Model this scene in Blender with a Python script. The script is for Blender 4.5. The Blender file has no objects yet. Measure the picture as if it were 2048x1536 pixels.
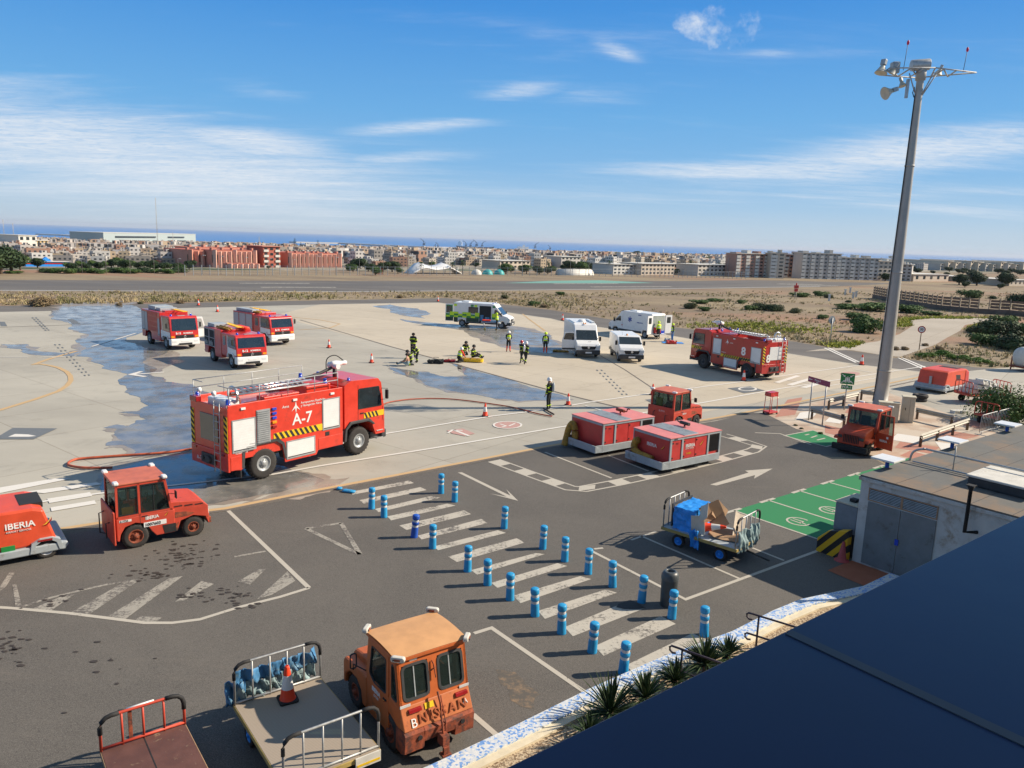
import bpy, bmesh, math, random
from mathutils import Vector, Matrix, noise
R=math.radians; S=bpy.context.scene; COL=S.collection
# ---------------- camera ----------------
F=1540.0; H=9.2; ROLL=math.atan(0.0342)
PITCH=math.atan((768-(447+.0342*1024))*math.cos(ROLL)/F)+R(.12)
cp,sp=math.cos(PITCH),math.sin(PITCH); cr,sr=math.cos(ROLL),math.sin(ROLL)
RX=Vector((1,0,0)); UP=Vector((0,sp,cp)); FW=Vector((0,cp,-sp))
cam=bpy.data.cameras.new('camera'); co=bpy.data.objects.new('camera',cam); COL.objects.link(co); S.camera=co
X=RX*cr+UP*sr; Y=-RX*sr+UP*cr; Z=-FW
co.matrix_world=Matrix(((X.x,Y.x,Z.x,0),(X.y,Y.y,Z.y,0),(X.z,Y.z,Z.z,H),(0,0,0,1)))
cam.sensor_width=36; cam.lens=F/2048*36; cam.clip_start=.05; cam.clip_end=60000
# ---------------- light ----------------
SAZ,SEL=R(80.5),R(34)
sun=bpy.data.lights.new('sun','SUN'); sun.energy=5; sun.angle=R(.5); sun.color=(1,.87,.70)
so=bpy.data.objects.new('sun',sun); COL.objects.link(so)
sd=Vector((math.sin(SAZ)*math.cos(SEL),math.cos(SAZ)*math.cos(SEL),math.sin(SEL)))
so.rotation_euler=sd.to_track_quat('Z','Y').to_euler(); so.location=(60,20,60)
S.view_settings.view_transform='Standard'; S.view_settings.look='None'; S.view_settings.exposure=0.5; S.view_settings.gamma=1
S.cycles.max_bounces=6; S.cycles.transparent_max_bounces=12; S.cycles.volume_bounces=0
S.cycles.use_denoising=True
w=bpy.data.worlds.new('World'); S.world=w; w.use_nodes=True
class NT:
    def __init__(s,nt): s.nt=nt; s.n=nt.nodes; s.l=nt.links
    def new(s,t,**k):
        n=s.n.new(t)
        for a,b in k.items():
            setattr(n,a,b)
        return n
    def inp(s,sock,v):
        if hasattr(v,'is_output') or hasattr(v,'links'): s.l.new(v,sock)
        else: sock.default_value=v
    def m(s,op,a,b=None,c=None,clamp=False):
        n=s.n.new('ShaderNodeMath'); n.operation=op; n.use_clamp=clamp
        for i,v in enumerate((a,b,c)):
            if v is not None: s.inp(n.inputs[i],v)
        return n.outputs[0]
    def mix(s,f,a,b,mode='MIX'):
        n=s.n.new('ShaderNodeMix'); n.data_type='RGBA'; n.blend_type=mode
        s.inp(n.inputs[0],f); s.inp(n.inputs[6],c4(a) if isinstance(a,tuple) else a); s.inp(n.inputs[7],c4(b) if isinstance(b,tuple) else b)
        return n.outputs[2]
    def ramp(s,f,lo,hi):
        n=s.n.new('ShaderNodeMapRange'); n.interpolation_type='SMOOTHSTEP'
        s.inp(n.inputs[0],f); n.inputs[1].default_value=lo; n.inputs[2].default_value=hi
        return n.outputs[0]
    def noise(s,vec,scale,detail=4,rough=.5,dist=0):
        n=s.n.new('ShaderNodeTexNoise'); n.inputs['Scale'].default_value=scale; n.inputs['Detail'].default_value=detail
        n.inputs['Roughness'].default_value=rough; n.inputs['Distortion'].default_value=dist; s.l.new(vec,n.inputs['Vector'])
        return n.outputs[0]
    def mapping(s,vec,loc=(0,0,0),rot=(0,0,0),scale=(1,1,1)):
        n=s.n.new('ShaderNodeMapping'); s.l.new(vec,n.inputs[0]); n.inputs[1].default_value=loc; n.inputs[2].default_value=rot; n.inputs[3].default_value=scale
        return n.outputs[0]
def c4(c): return (c[0],c[1],c[2],1)
T=NT(w.node_tree); bg=T.n['Background']; bg.inputs[1].default_value=.10
sky=T.new('ShaderNodeTexSky',sky_type='NISHITA'); sky.sun_disc=False; sky.sun_elevation=SEL; sky.sun_rotation=SAZ; sky.altitude=50; sky.air_density=1.1; sky.dust_density=.6; sky.ozone_density=2.4
tc=T.new('ShaderNodeTexCoord'); D=tc.outputs['Generated']
sx=T.new('ShaderNodeSeparateXYZ'); T.l.new(D,sx.inputs[0]); dx,dy,dz=sx.outputs
az=T.m('ARCTAN2',dx,dy); el=T.m('ARCSINE',dz)
den=T.m('ADD',T.m('MAXIMUM',dz,0),.07)
cv=T.new('ShaderNodeCombineXYZ'); T.l.new(T.m('DIVIDE',dx,den),cv.inputs[0]); T.l.new(T.m('DIVIDE',dy,den),cv.inputs[1])
P=cv.outputs[0]
n1=T.noise(T.mapping(P,rot=(0,0,R(-20)),scale=(.22,1.0,1)),1.1,8,.62,.6)
n2=T.noise(T.mapping(P,loc=(3,1,0),rot=(0,0,R(-12)),scale=(.5,1.4,1)),3.2,6,.65,.4)
tex=T.m('ADD',T.m('MULTIPLY',n1,.65),T.m('MULTIPLY',n2,.35))
def pxdir(x,y):
    u=(x-1024)/F; v=-(y-768)/F; d=(X*u+Y*v-Z).normalized(); return math.atan2(d.x,d.y),math.asin(d.z)
acc=None
# soft cloud areas: px centre, half width, half height (px), strength, tilt
for (x,y,sw,sh,k,t) in [(250,320,560,90,1.15,.05),(150,290,300,55,1.15,-.05),(520,290,190,30,1.15,.02),(120,225,110,16,.9,.12),(60,300,160,60,.8,0),(600,300,170,28,.7,.0),(800,315,160,16,.75,-.12),(830,255,150,14,.8,-.16),(1040,183,85,16,.9,-.12),(1170,190,110,22,.4,-.1),(530,182,110,24,.45,.1),
    (1500,345,300,20,.9,-.03),(1800,310,330,42,1.0,-.16),(1950,280,180,40,.7,-.2),(1750,385,260,16,.55,-.03),(1900,420,200,14,.5,0),(100,185,110,12,.35,0),(1240,105,45,13,.7,.35),(1090,72,60,10,.3,0),(1590,325,260,40,.4,-.2),(400,400,500,40,.35,0),(1300,400,500,30,.2,0),(1540,105,40,8,.4,0),(115,58,26,7,.35,0)]:
    a0,e0=pxdir(x,y); da=T.m('SUBTRACT',az,a0); de=T.m('SUBTRACT',el,e0)
    de=T.m('ADD',de,T.m('MULTIPLY',da,t+.034))
    q=T.m('ADD',T.m('POWER',T.m('ABSOLUTE',T.m('DIVIDE',da,sw/F)),2),T.m('POWER',T.m('ABSOLUTE',T.m('DIVIDE',de,sh/F)),2))
    g_=T.m('MULTIPLY',T.m('POWER',2.718,T.m('MULTIPLY',q,-1)),k)
    g_=T.m('MULTIPLY',g_,.8 if sw<120 else 1)
    acc=g_ if acc is None else T.m('MAXIMUM',acc,g_)
cir=T.ramp(T.m('ADD',T.m('MULTIPLY',acc,.50),T.m('MULTIPLY',tex,1.15)),.62,1.22)
n4=T.noise(T.mapping(P,rot=(0,0,R(-35)),scale=(1,2.2,1)),7,6,.7,1.2)
cir=T.m('MULTIPLY',cir,T.ramp(n4,.0,.7)); cir=T.m('MULTIPLY',cir,1.0)
# small cumulus
n3=T.noise(D,28,5,.62); cum=None
for (x,y,sw,sh) in [(1446,62,70,40),(1468,44,52,26),(1430,86,36,22),(1374,50,36,20),(1505,58,28,15)]:
    a0,e0=pxdir(x,y); q=T.m('ADD',T.m('POWER',T.m('ABSOLUTE',T.m('DIVIDE',T.m('SUBTRACT',az,a0),sw/F)),2),T.m('POWER',T.m('ABSOLUTE',T.m('DIVIDE',T.m('SUBTRACT',el,e0),sh/F)),2))
    g_=T.m('SUBTRACT',.8,q); cum=g_ if cum is None else T.m('MAXIMUM',cum,g_)
cum=T.ramp(T.m('ADD',T.m('MULTIPLY',cum,.5),T.m('MULTIPLY',T.m('SUBTRACT',n3,.5),3.0)),.0,1.25)
cl=T.m('MAXIMUM',cir,T.m('MULTIPLY',cum,1.0))
hs=T.new('ShaderNodeHueSaturation'); hs.inputs['Saturation'].default_value=1.25; T.l.new(sky.outputs[0],hs.inputs['Color'])
gr=T.new('ShaderNodeValToRGB'); T.l.new(T.m('DIVIDE',T.m('MAXIMUM',dz,0),.75),gr.inputs[0]); K_=.10*1.414
for i,(p_,c_) in enumerate(((0,(.52,.65,.77)),(.03,(.46,.62,.78)),(.06,(.36,.57,.80)),(.12,(.215,.475,.80)),(.20,(.145,.42,.79)),(.36,(.055,.285,.73)),(.55,(.10,.25,.52)),(1,(.20,.28,.40)))):  # last stops, above the view, greyed to take blue out of the shadow fill
    e_=gr.color_ramp.elements[i] if i<2 else gr.color_ramp.elements.new(p_); e_.position=p_; e_.color=tuple(v/K_/8 for v in c_)+(1,)
g8=T.mix(1.0,gr.outputs[0],(8,8,8),'MULTIPLY')
skyc=T.mix(.94,hs.outputs[0],g8)
T.l.new(T.mix(cl,skyc,(5.6,5.95,6.4)),bg.inputs[0])
# ---------------- helpers ----------------
def ray(x,y):
    return X*((x-1024)/F)+Y*(-(y-768)/F)-Z
def at(x,y,z=0):
    r=ray(x,y); t=(z-H)/r.z; return Vector((r.x*t,r.y*t,z))
KS=.0166; VC=2950
def atS(x,y):
    r=ray(x,y); vr=r.y*.788-r.x*.616; t=-H/r.z if r.z<0 else 1e9
    if vr*t>175: t=(175*KS-H)/(r.z+vr*KS)
    p=Vector((0,0,H))+r*t; return p
def tz(x,y): return -max(0,(y*.788-x*.616)-175)*KS
def fw(az): return Vector((math.sin(R(az)),math.cos(R(az)),0))
def rot(az): return R(90-az)
def tag(o,label=None,cat=None,group=None,kind=None):
    for k,v in (('label',label),('category',cat),('group',group),('kind',kind)):
        if v: o[k]=v
    return o
def thing(name,label,cat,loc=(0,0,0),rz=0,group=None):
    o=bpy.data.objects.new(name,None); COL.objects.link(o); o.location=loc; o.rotation_euler=(0,0,rz); o.empty_display_size=.2
    return tag(o,label,cat,group)
class MB:
    def __init__(s): s.v=[];s.f=[];s.mi=[];s.sm=[];s.M=None
    def add(s,vs,fs,mi=0,smooth=False):
        b=len(s.v); M=s.M
        for p in vs:
            p=Vector(p); s.v.append(M@p if M else p)
        for f in fs: s.f.append(tuple(b+i for i in f)); s.mi.append(mi); s.sm.append(smooth)
        return s
    def box(s,x0,y0,z0,x1,y1,z1,mi=0):
        return s.add([(x0,y0,z0),(x1,y0,z0),(x1,y1,z0),(x0,y1,z0),(x0,y0,z1),(x1,y0,z1),(x1,y1,z1),(x0,y1,z1)],
          [(0,3,2,1),(4,5,6,7),(0,1,5,4),(1,2,6,5),(2,3,7,6),(3,0,4,7)],mi)
    def prism(s,pts,lo,hi,ax='y',mi=0):
        n=len(pts)
        def P(a,b,c): return (a,c,b) if ax=='y' else ((c,a,b) if ax=='x' else (a,b,c))
        vs=[P(a,b,lo) for a,b in pts]+[P(a,b,hi) for a,b in pts]
        return s.add(vs,[tuple(range(n)),tuple(reversed(range(n,2*n)))]+[(i,i+n,(i+1)%n+n,(i+1)%n) for i in range(n)],mi)
    def ring(s,out,inn,lo,hi,ax='y',mi=0):
        n=len(out)
        def P(a,b,c): return (a,c,b) if ax=='y' else ((c,a,b) if ax=='x' else (a,b,c))
        vs=[P(a,b,lo) for a,b in out]+[P(a,b,lo) for a,b in inn]+[P(a,b,hi) for a,b in out]+[P(a,b,hi) for a,b in inn]; fs=[]
        for i in range(n):
            j=(i+1)%n
            fs+=[(i,j,j+n,i+n),(i+2*n,i+3*n,j+3*n,j+2*n),(i,i+2*n,j+2*n,j),(i+n,j+n,j+3*n,i+3*n)]
        return s.add(vs,fs,mi)
    def cyl(s,a,b,r,r2=None,n=10,mi=0,cap=True,smooth=True):
        a=Vector(a);b=Vector(b);r2=r if r2 is None else r2; d=(b-a)
        if d.length<1e-6: return s
        q=d.to_track_quat('Z','Y'); vs=[]
        for c,rr in ((a,r),(b,r2)):
            for i in range(n):
                t=2*math.pi*i/n; vs.append(c+q@Vector((math.cos(t)*rr,math.sin(t)*rr,0)))
        s.add(vs,[(i,(i+1)%n,(i+1)%n+n,i+n) for i in range(n)],mi,smooth)
        if cap: s.add(vs,[tuple(reversed(range(n))),tuple(range(n,2*n))],mi)
        return s
    def tube(s,pts,r,n=8,mi=0,closed=False):
        pts=[Vector(p) for p in pts]; vs=[]; L=len(pts)
        for k,p in enumerate(pts):
            a=pts[k-1] if (k>0 or closed) else p; b=pts[(k+1)%L] if (k<L-1 or closed) else p
            d=(b-a).normalized(); up=Vector((0,0,1)) if abs(d.z)<.95 else Vector((0,1,0))
            e1=d.cross(up).normalized(); e2=d.cross(e1)
            for i in range(n):
                t=2*math.pi*i/n; vs.append(p+e1*math.cos(t)*r+e2*math.sin(t)*r)
        fs=[]
        for k in range(L if closed else L-1):
            for i in range(n):
                k2=(k+1)%L; fs.append((k*n+i,k*n+(i+1)%n,k2*n+(i+1)%n,k2*n+i))
        if not closed: fs+=[tuple(range(n)),tuple(reversed(range((L-1)*n,L*n)))]
        return s.add(vs,fs,mi,True)
    def lathe(s,prof,n=16,mi=0,c=(0,0,0),ax='z',mis=None):
        vs=[];c=Vector(c)
        for r,h in prof:
            for i in range(n):
                t=2*math.pi*i/n; a,b=math.cos(t)*r,math.sin(t)*r
                vs.append(c+Vector((a,b,h) if ax=='z' else ((h,a,b) if ax=='x' else (a,h,b))))
        L=len(prof)
        for k in range(L-1):
            s.add(vs[k*n:(k+2)*n],[(i,(i+1)%n,(i+1)%n+n,i+n) for i in range(n)],mis[k] if mis else mi,True)
        return s
    def poly(s,pts,z,mi=0):
        return s.add([(p[0],p[1],z) for p in pts],[tuple(range(len(pts)))],mi)
    def build(s,name,mats,parent=None,loc=None,rz=None,bevel=0,kind=None):
        me=bpy.data.meshes.new(name); me.from_pydata([tuple(v) for v in s.v],[],s.f)
        if not isinstance(mats,(list,tuple)): mats=[mats]
        for m in mats: me.materials.append(m)
        me.polygons.foreach_set('material_index',s.mi); me.polygons.foreach_set('use_smooth',s.sm); me.validate(); me.update()
        bm=bmesh.new(); bm.from_mesh(me); bmesh.ops.remove_doubles(bm,verts=bm.verts,dist=1e-5); bmesh.ops.recalc_face_normals(bm,faces=bm.faces)
        bm.to_mesh(me); bm.free()
        o=bpy.data.objects.new(name,me); COL.objects.link(o)
        if parent: o.parent=parent
        if loc is not None: o.location=loc
        if rz is not None: o.rotation_euler=(0,0,rz)
        if bevel:
            b=o.modifiers.new('bevel','BEVEL'); b.width=bevel; b.segments=2; b.limit_method='ANGLE'; b.angle_limit=R(35)
        if kind: o['kind']=kind
        return o
def rr(x0,z0,x1,z1,r=.06,n=3):
    o=[]
    for cx,cz,a in ((x1-r,z1-r,0),(x0+r,z1-r,90),(x0+r,z0+r,180),(x1-r,z0+r,270)):
        for i in range(n+1):
            t=R(a+90*i/n); o.append((cx+math.cos(t)*r,cz+math.sin(t)*r))
    return o
def rpoly(pts,r=.05,n=3):
    o=[];L=len(pts)
    for i in range(L):
        p=Vector(pts[i]);a=(Vector(pts[i-1])-p);b=(Vector(pts[(i+1)%L])-p); a=p+a.normalized()*min(r,a.length/2); b=p+b.normalized()*min(r,b.length/2)
        for k in range(n+1):
            t=k/n; q=a*(1-t)**2+p*2*t*(1-t)+b*t*t; o.append((q.x,q.y))
    return o
def spline(pts,n=6,closed=False):
    pts=[Vector(p) for p in pts];o=[];L=len(pts)
    for i in range(L if closed else L-1):
        g_=lambda k: pts[k%L] if closed else pts[max(0,min(L-1,k))]
        p0,p1,p2,p3=g_(i-1),g_(i),g_(i+1),g_(i+2)
        for k in range(n):
            t=k/n; o.append(.5*((2*p1)+(-p0+p2)*t+(2*p0-5*p1+4*p2-p3)*t*t+(-p0+3*p1-3*p2+p3)*t**3))
    if not closed: o.append(pts[-1])
    return o
def copytree(o,loc,rz,label=None,group=None,scale=None,cat=None):
    c=o.copy(); COL.objects.link(c); c.location=loc; c.rotation_euler=(0,0,rz)
    if label: c['label']=label
    if group: c['group']=group
    if scale: c.scale=scale if hasattr(scale,'__len__') else (scale,)*3
    for ch in list(o.children):
        d=ch.copy(); COL.objects.link(d); d.parent=c
        for g_ in list(ch.children):
            e=g_.copy(); COL.objects.link(e); e.parent=d
    return c
def text(s,size,parent,pos,right,up,m,name='lettering',depth=.004,shear=0,space=1,center=False,bold=0):
    cu=bpy.data.curves.new('t','FONT'); cu.body=s; cu.size=size; cu.extrude=depth; cu.shear=shear; cu.space_character=space; cu.offset=bold; cu.resolution_u=3
    if center: cu.align_x='CENTER'; cu.align_y='CENTER'
    ob=bpy.data.objects.new('t',cu); COL.objects.link(ob); dg=bpy.context.evaluated_depsgraph_get(); me=bpy.data.meshes.new_from_object(ob.evaluated_get(dg))
    bpy.data.objects.remove(ob); r=Vector(right).normalized(); u=Vector(up).normalized(); n=r.cross(u); M=Matrix(((r.x,u.x,n.x,pos[0]),(r.y,u.y,n.y,pos[1]),(r.z,u.z,n.z,pos[2]),(0,0,0,1)))
    me.transform(M); me.materials.clear(); me.materials.append(m); me.name=name
    o=bpy.data.objects.new(name,me); COL.objects.link(o)
    if parent: o.parent=parent
    return o
# ---------------- materials ----------------
def mat(name,col,rough=.55,metal=0,var=.12,scale=3,bump=0,bscale=40,dirt=None,damt=.5,dscale=2,spec=.5,col2=None,coat=0):
    m=bpy.data.materials.new(name); m.use_nodes=True; t=NT(m.node_tree); b=t.n['Principled BSDF']
    tc=t.new('ShaderNodeTexCoord'); O=tc.outputs['Object']
    f=t.noise(O,scale,5,.6)
    a=tuple(c*(1-var) for c in col); d=col2 if col2 else tuple(min(1,c*(1+var)) for c in col)
    c=t.mix(t.ramp(f,.3,.7),a,d)
    if dirt: c=t.mix(t.m('MULTIPLY',t.ramp(t.noise(O,dscale,7,.7,.3),.62-damt*.25,.78-damt*.2),.85),c,dirt)
    t.l.new(c,b.inputs['Base Color']); b.inputs['Roughness'].default_value=rough; b.inputs['Metallic'].default_value=metal; b.inputs['Specular IOR Level'].default_value=spec
    if coat: b.inputs['Coat Weight'].default_value=coat; b.inputs['Coat Roughness'].default_value=.08
    t.l.new(t.m('ADD',t.m('MULTIPLY',f,.25),rough-.12),b.inputs['Roughness'])
    if bump:
        bn=t.new('ShaderNodeBump'); bn.inputs['Strength'].default_value=bump; bn.inputs['Distance'].default_value=.02; t.l.new(t.noise(O,bscale,3),bn.inputs['Height']); t.l.new(bn.outputs[0],b.inputs['Normal'])
    return m
rust=(.13,.045,.02)
M={}
M['red']=mat('red_paint',(.64,.045,.022),.35,coat=.4,var=.08,dirt=(.34,.04,.025),damt=.2)
M['cityred']=mat('fire_red',(.54,.026,.022),.32,coat=.4,var=.08)
M['tred']=mat('faded_red_paint',(.54,.065,.035),.5,dirt=rust,damt=.25,dscale=3,var=.1)
M['roofred']=mat('sun_faded_red',(.52,.14,.085),.6,var=.12,dirt=(.3,.08,.05),damt=.3)
M['pinkred']=mat('pink_faded_red',(.66,.22,.20),.5,var=.07)
M['gpured']=mat('unit_red',(.56,.045,.04),.45,var=.08,dirt=(.4,.07,.06),damt=.3)
M['orangered']=mat('orange_red',(.68,.08,.03),.42,var=.08,dirt=(.5,.1,.06),damt=.3)
M['orange']=mat('faded_orange_paint',(.52,.125,.03),.5,var=.1,dirt=(.24,.07,.03),damt=.25,dscale=4)
M['oroof']=mat('pale_orange_roof',(.60,.32,.14),.6,var=.08,dirt=(.36,.17,.07),damt=.25,dscale=2)
M['rusty']=mat('rusty_steel',(.30,.07,.03),.8,var=.3,scale=6,dirt=(.06,.035,.03),damt=.7,dscale=7,bump=.3)
M['white']=mat('white_paint',(.78,.78,.76),.35,var=.04,coat=.3)
M['offwhite']=mat('dirty_white',(.62,.60,.54),.6,var=.1,dirt=(.3,.25,.18),damt=.3,dscale=6)
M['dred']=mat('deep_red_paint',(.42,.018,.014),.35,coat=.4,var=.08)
M['rtr']=mat('orange_red_tractor_paint',(.50,.06,.02),.5,var=.1,dirt=(.3,.06,.03),damt=.3)
M['black']=mat('black_rubber',(.018,.018,.019),.75,var=.3)
M['tyre']=mat('tyre_rubber',(.035,.032,.03),.85,var=.3,bump=.3)
M['dark']=mat('dark_grey',(.045,.047,.05),.6,var=.2)
M['interior']=mat('cab_interior',(.02,.022,.025),.8)
M['grey']=mat('grey_metal',(.33,.35,.36),.45,metal=.3,var=.1)
M['ggrey']=mat('light_grey_paint',(.36,.40,.42),.5,var=.08,dirt=(.2,.17,.14),damt=.3)
M['alu']=mat('aluminium',(.62,.63,.64),.35,metal=.75,var=.1)
M['galv']=mat('galvanised_steel',(.42,.43,.43),.5,metal=.5,var=.15,scale=8)
M['shutter']=mat('white_shutter',(.70,.71,.70),.45,var=.04)
M['gshut']=mat('grey_shutter',(.40,.42,.44),.45,metal=.2,var=.05)
M['yellow']=mat('yellow_paint',(.78,.50,.01),.5,var=.1)
M['hiviz']=mat('hi_vis_yellow',(.62,.85,.03),.7,var=.06)
M['gold']=mat('yellow_swoosh',(.85,.5,.04),.5)
M['blue']=mat('beacon_blue',(.02,.06,.5),.2,coat=.6)
M['edge']=mat('worn_yellow_edge',(.40,.29,.09),.7,var=.2,dirt=(.3,.24,.18),damt=.4)
M['amber']=mat('amber_lens',(.85,.28,.01),.25)
M['lred']=mat('red_lens',(.30,.01,.01),.25,coat=.6)
M['bollard']=mat('bollard_blue',(.018,.30,.60),.45,var=.1,scale=5,dirt=(.07,.19,.30),damt=.45,dscale=5)
M['bollard2']=mat('bollard_dark_blue',(.012,.085,.45),.45,var=.1)
M['refl']=mat('reflective_band',(.62,.64,.64),.4,var=.08,dirt=(.3,.3,.3),damt=.2,dscale=8)
M['cone']=mat('cone_orange',(.88,.06,.015),.5,var=.06)
M['conepink']=mat('faded_cone',(.42,.07,.07),.7)
M['skin']=mat('skin',(.45,.25,.17),.6)
M['navy']=mat('dark_uniform',(.018,.022,.022),.9,var=.3,scale=12)
M['green']=mat('ambulance_green',(.02,.25,.06),.4)
M['hair']=mat('hair',(.02,.014,.01),.8)
M['brown']=mat('brown_board',(.115,.05,.04),.7,var=.15,dirt=(.42,.33,.2),damt=.12,dscale=5,bump=.1)
M['deck']=mat('ribbed_deck',(.36,.30,.24),.7,var=.1,dirt=(.25,.2,.15),damt=.3)
M['tarp']=mat('blue_tarp',(.05,.19,.38),.65,var=.25,scale=6,dirt=(.2,.3,.33),damt=.6,dscale=4)
M['tarpg']=mat('faded_tarp',(.24,.34,.36),.7,var=.25,scale=6)
M['bluep']=mat('bright_blue_plastic',(.02,.26,.75),.45,var=.15,scale=6)
M['card']=mat('cardboard',(.34,.215,.125),.85,var=.15)
M['cardl']=mat('pale_cardboard',(.58,.50,.40),.85,var=.1)
M['wood']=mat('trunk_bark',(.13,.09,.06),.9,var=.3)
M['mast']=mat('grey_painted_mast',(.40,.38,.34),.5,metal=.0,var=.07,scale=1.5)
M['ribhose']=mat('yellow_ribbed_hose',(.40,.22,.03),.7,var=.3,scale=5,dirt=(.06,.04,.02),damt=.4,dscale=8)
M['concb']=mat('cream_cabinet',(.52,.48,.37),.7,var=.06,dirt=(.35,.28,.2),damt=.3,dscale=3)
M['bluewall']=mat('blue_cladding',(.009,.026,.080),.36,var=.12,scale=1.5,spec=.3,bump=.05,bscale=3)
M['maroon']=mat('purple_sign',(.24,.012,.09),.4)
M['sgreen']=mat('green_sign',(.01,.2,.06),.4)
M['hosered']=mat('red_hose',(.42,.09,.04),.6,var=.2)
M['hosedark']=mat('dark_hose',(.05,.03,.03),.7)
def glass(name,tint,a=.3):
    m=bpy.data.materials.new(name); m.use_nodes=True; t=NT(m.node_tree); b=t.n['Principled BSDF']; o=t.n['Material Output']
    b.inputs['Base Color'].default_value=c4(tint); b.inputs['Roughness'].default_value=.05; b.inputs['Specular IOR Level'].default_value=.6
    tr=t.new('ShaderNodeBsdfTransparent'); tr.inputs[0].default_value=(.62,.72,.70,1); mx=t.new('ShaderNodeMixShader'); mx.inputs[0].default_value=a
    t.l.new(tr.outputs[0],mx.inputs[1]); t.l.new(b.outputs[0],mx.inputs[2]); t.l.new(mx.outputs[0],o.inputs[0]); return m
M['glass']=glass('clear_tinted_glass',(.05,.07,.065),.26)
M['dglass']=mat('dark_glass',(.02,.03,.035),.12,var=.2,scale=1.5,coat=.8)
def stripes(name,c1,c2,scale,axis=0,duty=.5,rotz=0,rough=.5,roty=0):
    m=bpy.data.materials.new(name); m.use_nodes=True; t=NT(m.node_tree); b=t.n['Principled BSDF']; tc=t.new('ShaderNodeTexCoord')
    v=t.mapping(tc.outputs['Object'],rot=(0,roty,rotz)); s_=t.new('ShaderNodeSeparateXYZ'); t.l.new(v,s_.inputs[0])
    f=t.m('GREATER_THAN',t.m('FRACT',t.m('MULTIPLY',s_.outputs[axis],scale)),duty)
    t.l.new(t.mix(f,c1,c2),b.inputs['Base Color']); b.inputs['Roughness'].default_value=rough; return m
M['louvre']=stripes('louvre',(.10,.11,.12),(.02,.02,.02),14,2)
M['hazard']=stripes('hazard_stripes',(.75,.42,.01),(.015,.015,.015),3.2,0,roty=R(45))
M['hazardy']=stripes('hazard_stripes_side',(.62,.32,.01),(.02,.018,.015),1.9,1,roty=0,rotz=0)
# ---------------- ground ----------------
AX=(.788,.616); AZU=52.0
def uv2(u,v,z=0): return (u*.788-v*.616,u*.616+v*.788,z)
def gmat(name,fn,rough=.85,bump=0,bs=30,bd=.01):
    m=bpy.data.materials.new(name); m.use_nodes=True; t=NT(m.node_tree); b=t.n['Principled BSDF']; g_=t.new('ShaderNodeNewGeometry'); P=g_.outputs['Position']
    r=fn(t,P,b); t.l.new(r,b.inputs['Base Color'])
    if not b.inputs['Roughness'].is_linked: b.inputs['Roughness'].default_value=rough
    b.inputs['Specular IOR Level'].default_value=.3
    if bump:
        bn=t.new('ShaderNodeBump'); bn.inputs['Strength'].default_value=bump; bn.inputs['Distance'].default_value=bd; t.l.new(t.noise(P,bs,5,.7),bn.inputs['Height']); t.l.new(bn.outputs[0],b.inputs['Normal'])
    return m
def f_dirt(t,P,b):
    V=t.mapping(P,rot=(0,0,R(38)),scale=(.35,1,1))
    a=t.mix(t.ramp(t.noise(V,.09,8,.65),.36,.62),(.20,.152,.105),(.285,.225,.145))
    a=t.mix(t.ramp(t.noise(V,.035,6,.6,.5),.5,.66),a,(.30,.17,.11))
    a=t.mix(t.m('MULTIPLY',t.ramp(t.noise(V,.3,9,.75),.52,.7),.75),a,(.115,.09,.06))
    a=t.mix(t.m('MULTIPLY',t.ramp(t.noise(P,2.2,6,.7),.5,.75),.5),a,(.47,.39,.25))
    return t.mix(t.m('MULTIPLY',t.ramp(t.noise(V,.16,7,.7,.2),.6,.72),.5),a,(.17,.17,.07))
def f_conc(c1,c2,c3,st=.5):
    def f(t,P,b):
        V=t.mapping(P,rot=(0,0,R(38)),scale=(.5,1,1))
        a=t.mix(t.ramp(t.noise(V,.12,7,.65),.35,.65),c1,c2)
        a=t.mix(t.m('MULTIPLY',t.ramp(t.noise(P,.55,8,.72,.6),.52,.72),st),a,c3)
        a=t.mix(t.m('MULTIPLY',t.ramp(t.noise(t.mapping(P,rot=(0,0,R(-25)),scale=(.12,1.6,1)),.5,5,.6),.55,.75),.35),a,c3)
        a=t.mix(t.m('MULTIPLY',t.ramp(t.noise(P,24,3),.3,.8),.12),a,c3)
        br=t.new('ShaderNodeTexBrick',offset=0); t.l.new(t.mapping(P,loc=(1.3,2.2,0),rot=(0,0,R(38))),br.inputs['Vector'])
        for k,v in (('Scale',1),('Mortar Size',.018),('Brick Width',5),('Row Height',5)): br.inputs[k].default_value=v
        br.inputs['Color1'].default_value=(1,1,1,1); br.inputs['Color2'].default_value=(.93,.93,.93,1); br.inputs['Mortar'].default_value=(.62,.58,.54,1)
        return t.mix(1.0,a,br.outputs[0],'MULTIPLY')
    return f
def f_asph(t,P,b):
    a=t.mix(t.ramp(t.noise(P,.16,7,.65,.5),.35,.68),(.090,.083,.075),(.126,.115,.101))
    a=t.mix(t.ramp(t.noise(P,55,2,.8),.44,.66),a,(.17,.158,.14))
    a=t.mix(t.ramp(t.noise(P,38,2,.8),.58,.7),a,(.045,.043,.042))
    a=t.mix(t.m('MULTIPLY',t.ramp(t.noise(P,.9,8,.75,.8),.6,.8),.55),a,(.06,.052,.046))
    return t.mix(t.m('MULTIPLY',t.ramp(t.noise(t.mapping(P,rot=(0,0,R(38)),scale=(.2,1.3,1)),.5,6,.7),.58,.75),.35),a,(.19,.165,.14))
def f_asph2(t,P,b):
    a=t.mix(t.ramp(t.noise(t.mapping(P,rot=(0,0,R(38)),scale=(.1,1,1)),.3,6,.65),.35,.68),(.125,.115,.105),(.165,.152,.137))
    return t.mix(t.m('MULTIPLY',t.ramp(t.noise(P,3,6,.7),.5,.75),.3),a,(.12,.11,.10))
G={}
G['dirt']=gmat('dry_dirt',f_dirt,.95,.6,1.5,.15)
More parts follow.
